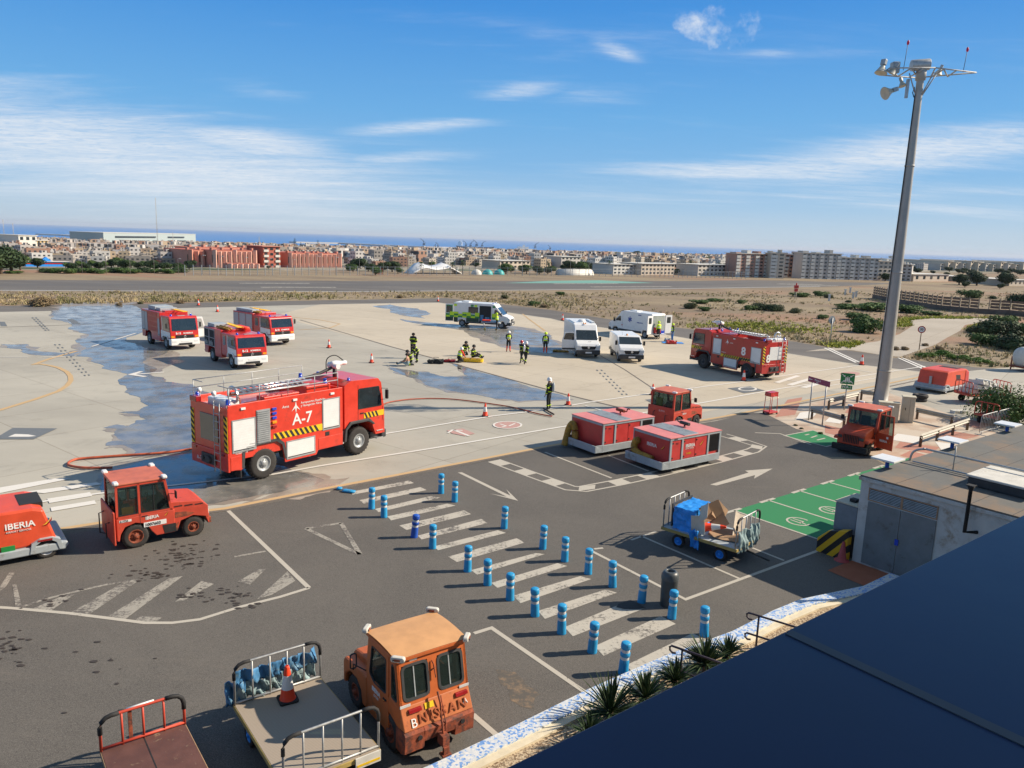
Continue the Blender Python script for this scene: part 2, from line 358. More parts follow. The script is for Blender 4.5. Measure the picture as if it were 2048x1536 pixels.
G['conc']=gmat('grey_concrete',f_conc((.375,.352,.298),(.455,.428,.36),(.28,.262,.222)),.8)
G['conc2']=gmat('beige_concrete',f_conc((.485,.425,.33),(.545,.48,.375),(.36,.31,.24)),.8)
G['path']=gmat('path_concrete',f_conc((.41,.36,.29),(.46,.41,.335),(.33,.28,.225),.4),.85)
G['asph']=gmat('asphalt',f_asph,.85,.5,45,.006)
G['asph2']=gmat('old_asphalt',f_asph2,.85)
G['runway']=gmat('runway_asphalt',f_asph2,.8)
G['rubber']=gmat('runway_rubber_marks',lambda t,P,b: t.mix(t.noise(t.mapping(P,rot=(0,0,R(38)),scale=(.03,1,1)),.4,4),(.10,.095,.09),(.15,.14,.13)),.8)
G['city']=gmat('town_ground',lambda t,P,b: t.mix(t.ramp(t.noise(P,.02,6,.7),.4,.6),(.30,.26,.20),t.mix(t.ramp(t.noise(P,.05,4,.7),.45,.6),(.07,.09,.045),(.42,.37,.31))),.95)
def f_sea(t,P,b):
    return t.mix(t.noise(t.mapping(P,rot=(0,0,R(20)),scale=(.0006,.004,1)),1,4,.6),(.035,.17,.44),(.055,.22,.52))
G['sea']=gmat('sea_water',f_sea,.55)
def paint(name,c,wear=.5,under=(.12,.11,.10),sc=14):
    def f(t,P,b):
        n=t.m('ADD',t.m('MULTIPLY',t.noise(P,sc,6,.8),.6),t.m('MULTIPLY',t.noise(P,1.3,4,.6),.4))
        a=t.mix(t.ramp(n,.66-wear*.26,.74-wear*.22),c,under)
        return t.mix(t.m('MULTIPLY',t.noise(P,60,2,.7),.45),a,under)
    return gmat(name,f,.75)
G['pw']=paint('worn_white_paint',(.56,.52,.44),.35)
G['pww']=paint('very_worn_white_paint',(.40,.375,.32),.78)
G['pwc']=paint('white_paint_on_concrete',(.74,.72,.67),.25,(.42,.38,.33))
G['py']=paint('yellow_line',(.56,.37,.17),.3,(.40,.33,.25))
G['pdark']=paint('dark_line',(.10,.085,.075),.35,(.35,.31,.26))
G['pgreen']=paint('green_bay_paint',(.008,.21,.07),.12,(.12,.2,.12))
G['pred']=paint('faint_red_paint',(.48,.25,.22),.4,(.42,.38,.33))
G['pdb']=paint('dark_blue_sign_paint',(.09,.12,.15),.3,(.35,.31,.26))
G['pkg']=paint('runway_green_paint',(.16,.40,.33),.2,(.2,.2,.17))
G['tar']=gmat('fresh_tar',lambda t,P,b: t.mix(t.noise(P,40,3),(.02,.02,.02),(.07,.068,.066)),.7)
def f_wet(lo,hi,c1,c2):
    def f(t,P,b):
        n=t.noise(P,.8,6,.65,.4)
        t.l.new(t.m('ADD',t.m('MULTIPLY',t.ramp(n,.35,.7),hi-lo),lo),b.inputs['Roughness'])
        return t.mix(t.ramp(t.noise(P,.5,6,.7),.35,.65),c1,c2)
    return f
G['wet']=gmat('wet_concrete',f_wet(.05,.42,(.125,.125,.12),(.25,.235,.205)),.2); 
G['wet'].node_tree.nodes['Principled BSDF'].inputs['Specular IOR Level'].default_value=.62
G['wet'].node_tree.nodes['Principled BSDF'].inputs['Coat Weight'].default_value=0.0
G['wet3']=gmat('shallow_wet_concrete',f_wet(.12,.5,(.17,.165,.155),(.27,.25,.22)),.3); G['wet3'].node_tree.nodes['Principled BSDF'].inputs['Specular IOR Level'].default_value=.5
G['wet2']=gmat('damp_concrete',f_wet(.25,.6,(.24,.205,.17),(.33,.29,.24)),.2)
G['stain']=gmat('oil_stain',lambda t,P,b: t.mix(t.noise(P,20,4),(.035,.03,.027),(.075,.062,.052)),.6)
G['isle']=gmat('island_paving',lambda t,P,b: t.mix(t.ramp(t.noise(P,.6,5,.6),.4,.6),(.52,.44,.35),(.42,.31,.23)),.85)
G['isler']=paint('island_red_paint',(.40,.14,.09),.35,(.5,.42,.34))
G['gravel']=gmat('gravel',lambda t,P,b: t.mix(t.ramp(t.noise(P,22,3,.8),.4,.6),(.20,.13,.08),(.62,.50,.34)),.95,1,25,.03)
def f_mosaic(t,P,b):
    br=t.new('ShaderNodeTexVoronoi'); t.l.new(P,br.inputs['Vector']); br.inputs['Scale'].default_value=22
    s_=t.new('ShaderNodeSeparateXYZ'); t.l.new(br.outputs['Color'],s_.inputs[0])
    f=t.m('ADD',t.m('MULTIPLY',s_.outputs[0],.5),t.m('MULTIPLY',t.noise(P,5,2),.6))
    return t.mix(t.m('GREATER_THAN',f,.64),t.mix(s_.outputs[1],(.70,.70,.68),(.52,.58,.64)),t.mix(s_.outputs[2],(.12,.27,.60),(.30,.45,.72)))
G['mosaic']=gmat('broken_tile_mosaic',f_mosaic,.35)
G['terra']=gmat('terracotta_paint',lambda t,P,b: t.mix(t.noise(P,3,5),(.30,.10,.05),(.38,.14,.08)),.8)
def sheet(name,polys,z,m,kind='structure',label=None,cat=None,group=None,px=True,parent=None):
    b=MB()
    for p in polys:
        q=[at(*a) for a in p] if px else p
        b.poly(q,z)
    o=b.build(name,m); 
    for f in o.data.polygons:
        pass
    bm=bmesh.new(); bm.from_mesh(o.data)
    for f in bm.faces:
        if f.normal.z<0: f.normal_flip()
    bm.to_mesh(o.data); bm.free()
    return tag(o,label,cat,group,kind)
def band(pts,wd,px=True,closed=False):
    q=[at(*a) if px else Vector((a[0],a[1],0)) for a in pts]; out=[];n=len(q); Lf=[];Rt=[]
    for i,p in enumerate(q):
        a=q[i-1] if i>0 else p; b=q[i+1] if i<n-1 else p
        d1=(p-a).normalized() if i>0 else (b-p).normalized(); d2=(b-p).normalized() if i<n-1 else d1
        t=(d1+d2).normalized(); k=1/max(.5,t.dot(d1)); nrm=Vector((-t.y,t.x,0))*wd/2*k
        Lf.append(p+nrm);Rt.append(p-nrm)
    return Lf+Rt[::-1]
def jag(pts,amp=.35,it=3,seed=1):
    rnd=random.Random(seed); q=[Vector(at(*p)) for p in pts]
    for k in range(it):
        o=[]
        for i,p in enumerate(q):
            n=q[(i+1)%len(q)]; d=n-p; L=d.length; o.append(p)
            o.append((p+n)/2+Vector((-d.y,d.x,0))*rnd.uniform(-amp,amp)*.5)
        q=o; amp*=.8
    return q
b=MB()
vs=[-80,175,185,400,1000,VC]; us=[-6000,-1500,-400,-150,0,200,600,1500,6000,16000]
for j in range(len(vs)-1):
    for i in range(len(us)-1):
        q=[uv2(us[i+a],vs[j+c],-max(0,vs[j+c]-175)*KS) for a,c in ((0,0),(1,0),(1,1),(0,1))]; b.add(q,[(0,1,2,3)],0 if j<2 else 1)
b.build('ground',[G['dirt'],G['city']],kind='structure')
b=MB(); zs=-(VC-175)*KS
b.add([uv2(-45000,VC-3,zs-.2),uv2(45000,VC-3,zs-.2),uv2(45000,34000,zs-.2),uv2(-45000,34000,zs-.2)],[(0,1,2,3)]); b.build('sea',G['sea'],kind='structure')
# surfaces (pixel outlines traced on the ground plane)
outer=[(-400,612),(0,612),(260,608),(680,600),(850,597),(891,596),(972,605),(1049,614),(1100,620),(1227,640),(1387,659),(1580,682),(1660,696),(1768,711),(1789,716),(1955,735),(2008,737)]
inner=[(-400,627),(0,624),(260,619),(680,608),(877,605),(1102,637),(1144,647),(1214,656),(1330,669),(1382,678),(1578,707),(1709,728),(1856,745)]
sheet('taxiway_shoulder',[outer+[(2150,740),(2300,800),(1900,790)]+inner[::-1]],.004,G['asph2'])
edge=[(-500,1140),(0,1086),(115,1064),(198,1052),(450,1024),(640,986),(957,925),(1090,898),(1434,842),(1500,826),(1714,787),(1850,760)]
sheet('apron',[inner[:-1]+[(1856,745),(1850,760)]+edge[::-1][1:-1]+[(-500,1140)]],.008,G['conc'])
sheet('upper_apron',[[(640,609),(877,606),(1102,638),(1144,648),(1214,657),(1330,670),(1382,679),(1578,708),(1709,729),(1850,746),(1330,838),(1130,789),(780,693),(600,645),(560,628)]],.012,G['conc2'])
sheet('service_yard',[[(1850,760),(1940,742),(2150,722),(2400,860),(2300,1000),(1900,960),(1830,905),(1700,880),(1560,838),(1500,826),(1714,787)]],.009,G['conc'])
def wpt(p,d=0): return at(*p)
E0=[at(*p) for p in edge[:-2]]
road=E0+[at(1527,826),at(1592,858),at(1690,885),at(1770,930)]
road=[tuple(p) for p in road]+[uv2(40,9.5),uv2(40,6),uv2(-60,6),uv2(-60,22)]
sheet('road',[road],.013,G['asph'],px=False)
sheet('traffic_island',[[(1527,826),(1714,787),(1760,780),(1960,850),(2060,900),(1960,960),(1830,930),(1770,925),(1690,885),(1592,858)]],.016,G['isle'])
isl=[]
for k in range(9):
    x=1560+k*46; y=830+k*9.5
    isl.append([(x,y-14),(x+22,y-12),(x-30,y+12+k),(x-58,y+8+k)] if k%2 else [(x+40,y-16),(x+70,y-12),(x+40,y+10),(x,y+8)])
sheet('island_marking',[[(1575,800),(1605,795),(1590,830),(1550,835)],[(1650,850),(1700,862),(1690,876),(1650,866)],[(1800,884),(1880,895),(1860,908),(1790,896)],[(1850,868),(1930,880),(1960,872),(1890,860)],[(1900,845),(1960,858),(1985,850),(1930,838)],[(1700,812),(1750,818),(1740,832),(1690,826)],[(1820,902),(1870,915),(1850,925),(1800,912)]],.02,G['isler'])
sheet('island_white_marking',[[(1600,826),(1640,820),(1625,836),(1590,840)],[(1795,868),(1850,876),(1830,888),(1780,880)],[(1870,884),(1900,888),(1930,900),(1885,904)],[(1660,834),(1690,838),(1680,848),(1650,844)]],.024,G['pwc'])
rw=[(-700,568),(-200,560),(0,560),(700,562),(1400,562),(1500,560),(1800,567),(1640,574),(1500,576),(1380,578),(700,584),(0,582),(-200,584),(-700,592)]
sheet('runway',[rw],.004,G['runway'])
sheet('runway_rubber',[[(-400,572),(0,567.5),(700,567.5),(1400,567),(1500,567),(1400,571),(700,572.5),(0,571.5),(-400,577)]],.010,G['rubber'])
sheet('runway_green_area',[[(1010,566.3),(1100,561.8),(1200,560.6),(1310,566),(1250,566.6)]],.014,G['pkg'])
sheet('runway_marking',[[(478,566),(618,566),(620,567.6),(480,567.6)],[(520,574),(670,574),(674,576),(524,576)],[(1105,567),(1235,566.6),(1238,568),(1110,568.5)],[(1180,573),(1340,572.6),(1345,574.2),(1184,574.8)],band([(-400,587),(0,581),(700,583.6),(1380,577),(1640,573)],.5),[(1560,567),(1650,569),(1640,570),(1550,568.4)],[(1590,570),(1680,571),(1670,572),(1580,571.4)]][0:4]+[[(1560,567),(1650,569),(1640,570),(1550,568.4)],[(1590,570),(1680,571),(1670,572),(1580,571.4)]],.018,G['pww'])
sheet('runway_edge_line',[band([(-400,587),(0,581),(700,583.6),(1380,577),(1640,573)],.55)],.02,G['pwc'],px=False)
sheet('path',[[(1610,703),(1700,690),(1755,683),(1800,668),(1825,652),(1815,640),(1860,633),(1985,637),(1992,641),(1930,650),(1920,662),(1895,675),(1870,690),(1835,702),(1800,714),(1768,711),(1700,700)]],.012,G['path'])
# wet areas
z=lambda L:[(x/4.2675,600+y/4.2675) for x,y in L]
wA=z([(440,95),(520,60),(640,55),(1100,42),(1170,60),(1160,300),(1180,400),(1450,430),(1250,500),(1340,600),(1280,640),(1400,700),(1640,720),(1640,1280),(1400,1290),(1140,1320),(1050,1240),(900,1245),(940,1210),(1060,1200),(970,1150),(1000,1110),(880,1095),(1000,1065),(1100,1080),(1160,1030),(1250,1020),(1190,980),(1010,960),(1190,950),(1270,905),(1190,830),(1080,740),(1020,720),(1090,640),(1000,610),(860,550),(790,500),(640,480),(690,440),(680,370),(760,310),(650,265),(590,200),(440,165)])
wB=z([(20,380),(240,380),(330,440),(540,455),(690,445),(640,480),(400,475),(240,460),(180,420),(60,410)])
wC=[(205,957),(290,920),(385,906),(520,925),(600,945),(650,962),(610,975),(560,985),(430,1008),(330,1005),(215,992)]  # wet ground; outline traced from the A-7 truck's shadow lying over it
wD=[(780,735),(800,738),(835,744),(856,744),(890,754),(935,752),(925,742),(905,728),(925,733),(1000,755),(1040,768),(1090,782),(1140,797),(1115,800),(1040,803),(1020,799),(990,798),(930,787),(880,778),(850,768),(830,757),(805,750)]
wE=[(745,612),(780,609),(835,617),(862,628),(850,637),(810,632),(780,625)]
wF=[(800,638),(880,647),(930,652),(990,656),(1060,662),(1105,672),(1120,690),(1090,692),(1040,690),(1000,688),(985,677),(940,662),(870,653),(825,646)]
wG=[(1125,690),(1180,684),(1232,690),(1240,700),(1190,706),(1130,704)]
sheet('damp_edge',[jag(wA,.5,3,13),jag([(x+(3 if x>600 else -3),y+2.5) for x,y in wD],.5,3,16),jag([(x,y+4) for x,y in wC],.4,3,15)],.0155,G['wet2'],px=False) if 0 else None
for nm_,L_,sd_,zl in (('a',wA,13,.0152),('b',wB,14,.0149),('c',wC,15,.0146),('d',wD,16,.0143)):
    cx_=sum(p[0] for p in L_)/len(L_); cy_=sum(p[1] for p in L_)/len(L_)
    sheet('damp_edge',[jag([(x+(x-cx_)*.035,y+(y-cy_)*.05) for x,y in L_],.55,3,sd_)],zl,G['wet2'],px=False)
sheet('puddle',[jag(wA,.3,3,3),jag(wB,.25,3,4),jag(wC,.2,3,5),jag(wD,.25,3,6)],.0165,G['wet'],px=False)
sheet('far_puddle',[jag(wE,.3,3,7),jag(wF,.25,3,8)],.0175,G['wet3'],px=False)
sheet('damp_patch',[jag([(x+dx,y+dy) for x,y in L],.3,3,s) for L,dx,dy,s in (([(900,652),(1010,650),(1100,668),(1150,690),(1160,710),(1080,706),(1000,694),(940,672)],0,0,2),([(270,690),(345,698),(370,720),(300,745),(270,720)],0,4,3),([(560,985),(640,960),(700,955),(660,985),(600,1000),(480,1010)],0,0,4))],.0145,G['wet2'],px=False)
# lines on the concrete
sheet('yellow_line',[band(L,w_) for L,w_ in (([(-100,1108),(115,1060),(198,1047),(450,1018),(640,980),(957,920),(1090,894),(1440,835),(1560,812),(1850,752)],.22),(z([(-200,990),(0,942),(300,850),(500,780),(575,730),(605,690),(600,650),(570,615),(500,580),(420,560),(340,548),(290,552),(400,512),(520,475),(650,440)]),.28),([(560,632),(640,640),(680,648),(660,656),(600,660)],.2),([(1045,628),(1060,640),(1090,662)],.2))],.024,G['py'],px=False)
sheet('drain_line',[band(L,w_) for L,w_ in (([(-100,1112),(115,1064),(198,1051),(450,1022),(640,984),(957,923.5),(1090,897),(1440,838.5),(1500,826),(1714,787),(1850,758)],.16),([(600,640),(780,693),(1130,789),(1330,838)],.16),([(1856,744),(1940,732)],.12),([(-100,664),(0,655),(140,650),(260,646)],.15),([(1180,700),(1250,740),(1310,780)],.1))],.022,G['pdark'],px=False)
zz=lambda L:[(x/4.2675,600+y/4.2675) for x,y in L]
dk=[]
for (a,c,n) in (((270,150),(395,270),8),((300,150),(420,268),8),((462,380),(740,668),11),((500,378),(775,664),11)):
    for i in range(n):
        t=i/n; x=a[0]+(c[0]-a[0])*t; y=a[1]+(c[1]-a[1])*t; dk.append(zz([(x,y),(x+14,y),(x+20,y+9),(x+6,y+9)]))
for i in range(9):
    for o in (0,9): 
        x=1192+i*6.2+o; y=740+i*6.0; dk.append([(x,y),(x+3,y),(x+5,y+2.4),(x+2,y+2.4)])
sheet('parking_marker',dk+[zz([(0,1160),(110,1095),(490,1100),(290,1192),(0,1192)]),zz([(0,188),(40,188),(62,225),(8,225)]),zz([(575,165),(625,165),(690,205),(620,205)]),[(1455,777),(1500,773),(1530,782),(1488,787)],[(1290,800),(1322,797),(1330,806),(1310,810)]],.026,G['pdb'])
ci=lambda cx,cy,rx,ry,n=18,a0=0,a1=360:[(cx+rx*math.cos(R(a0+(a1-a0)*i/n)),cy+ry*math.sin(R(a0+(a1-a0)*i/n))) for i in range(n+1)]
q2=lambda L:[(1500+x/3.737,680+y/3.737) for x,y in L]
q6=lambda L:[(x/4.551,900+y/4.551) for x,y in L]
sheet('apron_marking',[q2(L) for L in ([(180,318),(345,266),(378,272),(218,325)],[(272,336),(430,290),(470,296),(316,343)],[(370,356),(520,318),(560,325),(420,362)],[(1100,135),(1115,135),(1340,232),(1330,240)],[(1130,135),(1145,135),(1365,225),(1350,230)],[(550,62),(562,60),(800,168),(785,172)],[(580,62),(592,60),(820,165),(808,168)])]+[q6(L) for L in ([(-200,380),(500,265),(640,268),(-200,440)],[(240,385),(880,300),(930,318),(400,400)],[(430,450),(820,390),(840,425),(450,490)],[(460,530),(860,465),(880,495),(470,565)])]+[zz([(1090,640),(1190,612),(1225,614),(1160,634),(1400,616),(1400,622),(1160,640),(1260,655),(1225,660)]),zz([(70,1172),(130,1148),(240,1152),(310,1165),(250,1172)])]+[band_ for band_ in []],.028,G['pwc'])
sheet('apron_line',[band(L,w_) for L,w_ in (([(-100,1042),(0,1022),(110,1000),(200,988),(545,950),(640,933),(869,897),(1127,854),(1412,805),(1560,778),(1850,733)],.16),([(700,880),(943,840),(985,833),(1086,821),(1180,805),(1299,788),(1455,768),(1567,752),(1719,731)],.16),(zz([(-100,492),(240,492)]),.16),(zz([(370,492),(560,490)]),.16),(zz([(780,400),(1000,335),(1160,285)]),.16),([(1570,760),(1660,772),(1780,752)],.12),([(1712,740),(1745,746)],.12),([(1170,812),(1240,832)],.12),(ci(1495,778.5,17,3.6),.14))],.030,G['pwc'],px=False)
sheet('red_apron_mark',[ci(1015,851,28,7.2),[(893,862),(925,858),(950,868),(930,873),(905,868)],ci(1700,748,20,4)],.027,G['pred'])
sheet('red_mark_outline',[band(ci(1015,851,28,7.2,16),.1),band([(1000,849),(1012,853),(1004,855)],.1),band([(1030,848),(1018,853)],.1),band([(896,867),(905,861),(925,862)],.12),band([(908,861),(938,873)],.16)],.032,G['pwc'],px=False)
# road markings
q=lambda L:[(640+x/3.938,920+y/3.938) for x,y in L]; q8=lambda L:[(880+x/3.012,1000+y/3.012) for x,y in L]
SX=[q(L) for L in ([(130,200),(600,115),(632,130),(150,225)],[(240,255),(700,165),(740,185),(255,277)],[(310,320),(790,217),(840,240),(345,347)],[(430,390),(870,288),(950,300),(462,415)],[(530,448),(1000,348),(1068,362),(560,480)],[(625,520),(1135,400),(1190,430),(682,555)],[(770,600),(1270,467),(1322,500),(800,630)],[(895,685),(1400,557),(1465,578),(930,715)],[(1010,765),(1550,620),(1610,655),(1078,808)],[(1190,872),(1700,737),(1772,745),(1237,908)],[(1350,972),(1870,817),(1947,840),(1397,1012)])]
SX+=[q8(L) for L in ([(440,580),(845,462),(910,480),(485,625)],[(590,672),(1000,542),(1065,562),(632,720)],[(750,770),(1145,607),(1235,655),(800,825)],[(930,885),(1330,702),(1420,750),(985,943)],[(1120,1000),(1520,807),(1620,850),(1180,1062)])]
sheet('crosswalk',SX,.018,paint('worn_crosswalk_paint',(.56,.52,.44),.62,(.12,.11,.10),11))
sheet('tar_patch',[q8([(1060,650),(1075,630),(1145,606),(1190,625),(1238,655),(1190,664),(1110,662)])],.022,G['tar'])
sheet('road_line',[band(L,w_) for L,w_ in (([(455,1021),(618,1177)],.13),([(618,1177),(560,1195),(480,1215),(400,1240),(345,1247),(290,1247),(220,1238),(140,1228),(30,1218),(-60,1212)],.12),([(1188,1099),(1206,1097)],.1),([(1183,1103),(1371,1200),(1650,1097)],.11),([(1280,1072),(1478,1158)],.09),([(1262,1081),(1312,1064)],.09),([(1500,1095),(1568,1122)],.09),([(948,1268),(983,1257),(1205,1410)],.12),([(945,1430),(1005,1482)],.12),([(1090,905),(1223,957)],.1),([(1218,912),(1297,943)],.1),([(1510,866),(1560,868),(1622,890)],.1))],.019,G['pw'],px=False)
zc=lambda L:[(x/3.2,1080+y/3.2) for x,y in L]
sheet('worn_road_hatching',[zc(L) for L in ([(200,447),(325,457),(480,350),(400,362)],[(450,470),(560,487),(890,262),(800,270)],[(680,500),(800,512),(1170,235),(1080,250)],[(1120,400),(1180,390),(1370,285),(1290,265)],[(1640,385),(1740,355),(1890,265),(1840,205)],[(0,300),(60,212),(95,212),(40,300),(0,332)],[(80,290),(105,285),(140,430),(100,437)],[(1520,270),(1600,290),(1700,190),(1660,190)],[(860,520),(980,535),(1040,500),(900,490)])],.0185,G['pww'])
sheet('worn_road_line',[band(zc(L),.1) for L in ([(140,430),(300,380),(500,330),(700,285),(880,260)],[(1500,110),(1700,75)])]+[band(L,.15) for L in ([(612,1058),(682,1047)],[(682,1047),(720,1110)],[(720,1110),(612,1058)])],.0182,G['pww'],px=False)
sheet('direction_arrow',[q([(1085,102),(1118,100),(1500,285),(1465,232),(1560,325),(1340,268),(1470,292)]),[(1420,970),(1433,972),(1510,951),(1508,958),(1545,938),(1490,942),(1497,946)]],.0186,G['pw'])
b2=[(988,922),(1064,950),(1140,977),(1165,979),(1235,966),(1310,950),(1430,922),(1505,902),(1520,893),(1480,880),(1445,870)]
bl=[]; pts=[at(*p) for p in b2]
dist=0; seg=[(pts[i],pts[i+1]) for i in range(len(pts)-1)]; Ls=[(a_-b_).length for a_,b_ in seg]; tot=sum(Ls)
def along(s):
    for (a_,b_),L in zip(seg,Ls):
        if s<=L: d=(b_-a_)/L; return a_+d*s,d
        s-=L
    return b_,d
s=0
while s<tot-.9:
    p,d=along(s); p2,d2=along(s+.75); n=Vector((-d.y,d.x,0))*.26; bl.append([p+n,p2+n,p2-n,p-n]); s+=1.6
sheet('dashed_bay_marking',bl,.0187,G['pw'],px=False)
off=lambda k:[ (pts[i]+Vector((-(pts[min(i+1,len(pts)-1)]-pts[max(0,i-1)]).normalized().y,(pts[min(i+1,len(pts)-1)]-pts[max(0,i-1)]).normalized().x,0))*k) for i in range(len(pts))]
sheet('bay_border_line',[band([(p.x,p.y) for p in off(.3)],.09,False),band([(p.x,p.y) for p in off(-.3)],.09,False)],.0192,G['pw'],px=False)
gp=at(1468,1022); gq=at(1655,1086)
U=Vector((.788,.616,0)); 
sheet('green_bays',[[gp,gq,gq+U*13,gp+U*13],[at(1568,872),at(1626,861),at(1690,885),at(1652,894)]],.0185,G['pgreen'],px=False)
gl=[]
wv=(gq-gp).normalized()
for k in range(6):
    a=gp+U*(k*2.05); gl.append(band([(a.x,a.y),((a+wv*5).x,(a+wv*5).y)],.09,False)); gl.append(band([((a-U*.5).x,(a-U*.5).y),((a+U*.4).x,(a+U*.4).y)],.14,False))
for k in (0,1):
    c=at(1597,1044)+U*(2.05*k)
    gl.append(band([(c.x+.38*math.cos(R(t)),c.y+.38*math.sin(R(t))) for t in range(20,330,20)],.07,False))
    e=wv; gl.append(band([tuple((c-e*.28+U*.1)[:2]),tuple((c+e*.1+U*.12)[:2]),tuple((c+e*.12-U*.1)[:2]),tuple((c-e*.26-U*.08)[:2])],.06,False)); gl.append(band([tuple((c+e*.05)[:2]),tuple((c+e*.3-U*.05)[:2])],.06,False))
gl.append(band([(1568,872),(1626,861),(1690,885),(1652,894),(1568,872)],.09))
gl.append(band([(1610,871),(1618,869)],.1)); gl.append(band([(1622,876),(1634,872)],.1)); gl.append(band([(1634,881),(1650,877)],.1))
sheet('bay_lines',gl,.0225,G['pw'],px=False)
# oil stains
rnd=random.Random(11); st=[]
def blob(c,r,sx=1.8,n=9):
    return [c+Vector((math.cos(6.283*i/n)*r*sx*rnd.uniform(.7,1.2),math.sin(6.283*i/n)*r*rnd.uniform(.7,1.2),0)) for i in range(n)]
for cx,cy,sx,sy,n in ((370,1115,60,28,70),(300,1150,70,16,26),(420,1190,90,20,34),(20,1300,60,35,26),(480,1205,50,14,14),(620,1440,60,30,6),(100,1200,70,20,10),(230,1340,120,60,12)):
    for k in range(n):
        x,y=rnd.gauss(cx,sx*.5),rnd.gauss(cy,sy*.5); st.append(blob(at(x,y),rnd.uniform(.012,.055)))
sheet('oil_stains',st,.0235,G['stain'],px=False)
sheet('sand_stain',[jag([(990,1340),(1030,1345),(1080,1390),(1070,1420),(1020,1400),(1000,1370)],.4,3,9)],.0155,gmat('sandy_dust',lambda t,P,b:t.mix(t.ramp(t.noise(P,4,8,.8),.44,.70),(.105,.096,.084),(.27,.19,.12)),.9),px=False)
# kerb, gravel bed
ka=[(880,1545),(1030,1473),(1180,1397),(1330,1330),(1462,1281),(1462,1281),(1545,1238),(1600,1215),(1725,1188)]
K=[at(*p) for p in ka]
v_=Vector((.616,-.788,0))
def strip(name,L0,L1,h,m,kind='structure'):
    b=MB()
    for i in range(len(L0)-1):
        a,c,d,e=L0[i],L0[i+1],L1[i+1],L1[i]
        if (a-c).length<1e-4: continue
        b.add([(a.x,a.y,0),(c.x,c.y,0),(d.x,d.y,0),(e.x,e.y,0),(a.x,a.y,h),(c.x,c.y,h),(d.x,d.y,h),(e.x,e.y,h)],[(4,5,6,7),(0,1,5,4),(2,3,7,6)])
    return b.build(name,m,kind=kind)
K=[K[0]-U*6]+K[:5]+K[6:]+[K[-1]+U*1.5]
K1=[p+v_*.34 for p in K]; K2=[p+v_*.52 for p in K]; K3=[p+v_*8.8 for p in K]
strip('mosaic_kerb',K,K1,.24,G['mosaic']); strip('planter_border',K1,K2,.20,mat('cream_border',(.66,.58,.42),.8)); strip('gravel_bed',K2,K3,.15,G['gravel'])
sheet('doorstep',[[at(1655,1142),at(1735,1110),at(1735,1110)+v_*2.6,at(1700,1165)+v_*1.2]],.0245,G['terra'],px=False)
# ---------------- shared vehicle parts ----------------
def wheel(parent,x,y,r,w,side,rimm=None,rimr=.55,hub=True,deep=.03):
    """side -1: outer face towards -y"""
    b=MB(); o=.5*w
    b.lathe([(r*rimr,-o+.02),(r*.80,-o),(r*.95,-o+.02),(r,-o+w*.18),(r*1.0,o-w*.18),(r*.95,o-.02),(r*.80,o),(r*rimr,o-.02)],26,ax='y')
    for i in range(26):
        a=2*math.pi*i/26
        c=Vector((math.cos(a),0,math.sin(a))); t=Vector((-math.sin(a),0,math.cos(a)))
        for k in (-1,1):
            p=c*r*.99; b.add([p+t*.03+Vector((0,k*w*.08,0)),p-t*.03+Vector((0,k*w*.08,0)),p-t*.05+Vector((0,k*o*.86,0)),p+t*.01+Vector((0,k*o*.86,0))]+[c*r*1.02+t*.03+Vector((0,k*w*.08,0)),c*r*1.02-t*.03+Vector((0,k*w*.08,0)),c*r*1.005-t*.05+Vector((0,k*o*.86,0)),c*r*1.005+t*.01+Vector((0,k*o*.86,0))],[(4,5,6,7),(0,1,5,4),(1,2,6,5),(2,3,7,6),(3,0,4,7)])
    t=b.build('wheel',M['tyre'],parent,loc=(x,y,r))
    b=MB(); s=side; f=s*(o-.015)
    b.lathe([(r*rimr+.01,f),(r*rimr*.93,f+s*.008),(r*rimr*.86,f-s*deep),(r*rimr*.62,f-s*deep*1.6),(r*rimr*.45,f-s*deep),(r*.2,f+s*.0),(r*.17,f+s*.03),(0.001,f+s*.035)],20,ax='y')
    for i in range(8):
        a=2*math.pi*i/8; b.cyl((math.cos(a)*r*rimr*.5,f-s*deep*1.3,math.sin(a)*r*rimr*.5),(math.cos(a)*r*rimr*.5,f+s*.0,math.sin(a)*r*rimr*.5),.016,n=6)
    b.build('rim',rimm or M['grey'],t); return t
def pane(parent,pts,lo,hi,ax,m,name='window',frame=None,fw_=.02):
    """slab between lo and hi on axis ax; outline pts"""
    b=MB(); b.prism(pts,lo,hi,ax); o=b.build(name,m,parent)
    return o
def seal(parent,pts,lo,hi,ax,m,name='window_seal',k=.03):
    c=Vector((sum(p[0] for p in pts)/len(pts),sum(p[1] for p in pts)/len(pts))); out=[]
    for p in pts:
        d=Vector(p)-c; out.append(tuple(c+d*(1+k/max(.05,d.length))))
    b=MB(); b.ring(out,pts,lo,hi,ax); return b.build(name,m,parent)
def beacon(parent,x,y,z,m=None,r=.06,h=.14):
    b=MB(); b.lathe([(r*1.2,0),(r*1.2,.03),(r,.03),(r,h*.8),(r*.7,h),(0.001,h)],12); return b.build('beacon',m or M['blue'],parent,loc=(x,y,z))
def swoosh(parent,pos,s,right,up):
    r=Vector(right).normalized();u=Vector(up).normalized();p=Vector(pos);n=r.cross(u)*.004
    for pts,m in (([(0,0),(.3,.18),(.7,.55),(1,1.0),(.75,.5),(.4,.1)],M['gold']),([(0,-.08),(.35,.02),(.75,.4),(1,.85),(.95,.45),(.5,-.02)],M['lred'])):
        b=MB(); k=[p+r*a*s+u*c*s for a,c in pts]; b.add([q+n for q in k]+[q+n*.2 for q in k],[tuple(range(6)),tuple(range(11,5,-1))]+[(i,(i+1)%6,(i+1)%6+6,i+6) for i in range(6)])
        b.build('swoosh_emblem',m,parent)
def rails(pts,r,n=6,b=None):
    b=b or MB(); b.tube(pts,r,n); return b
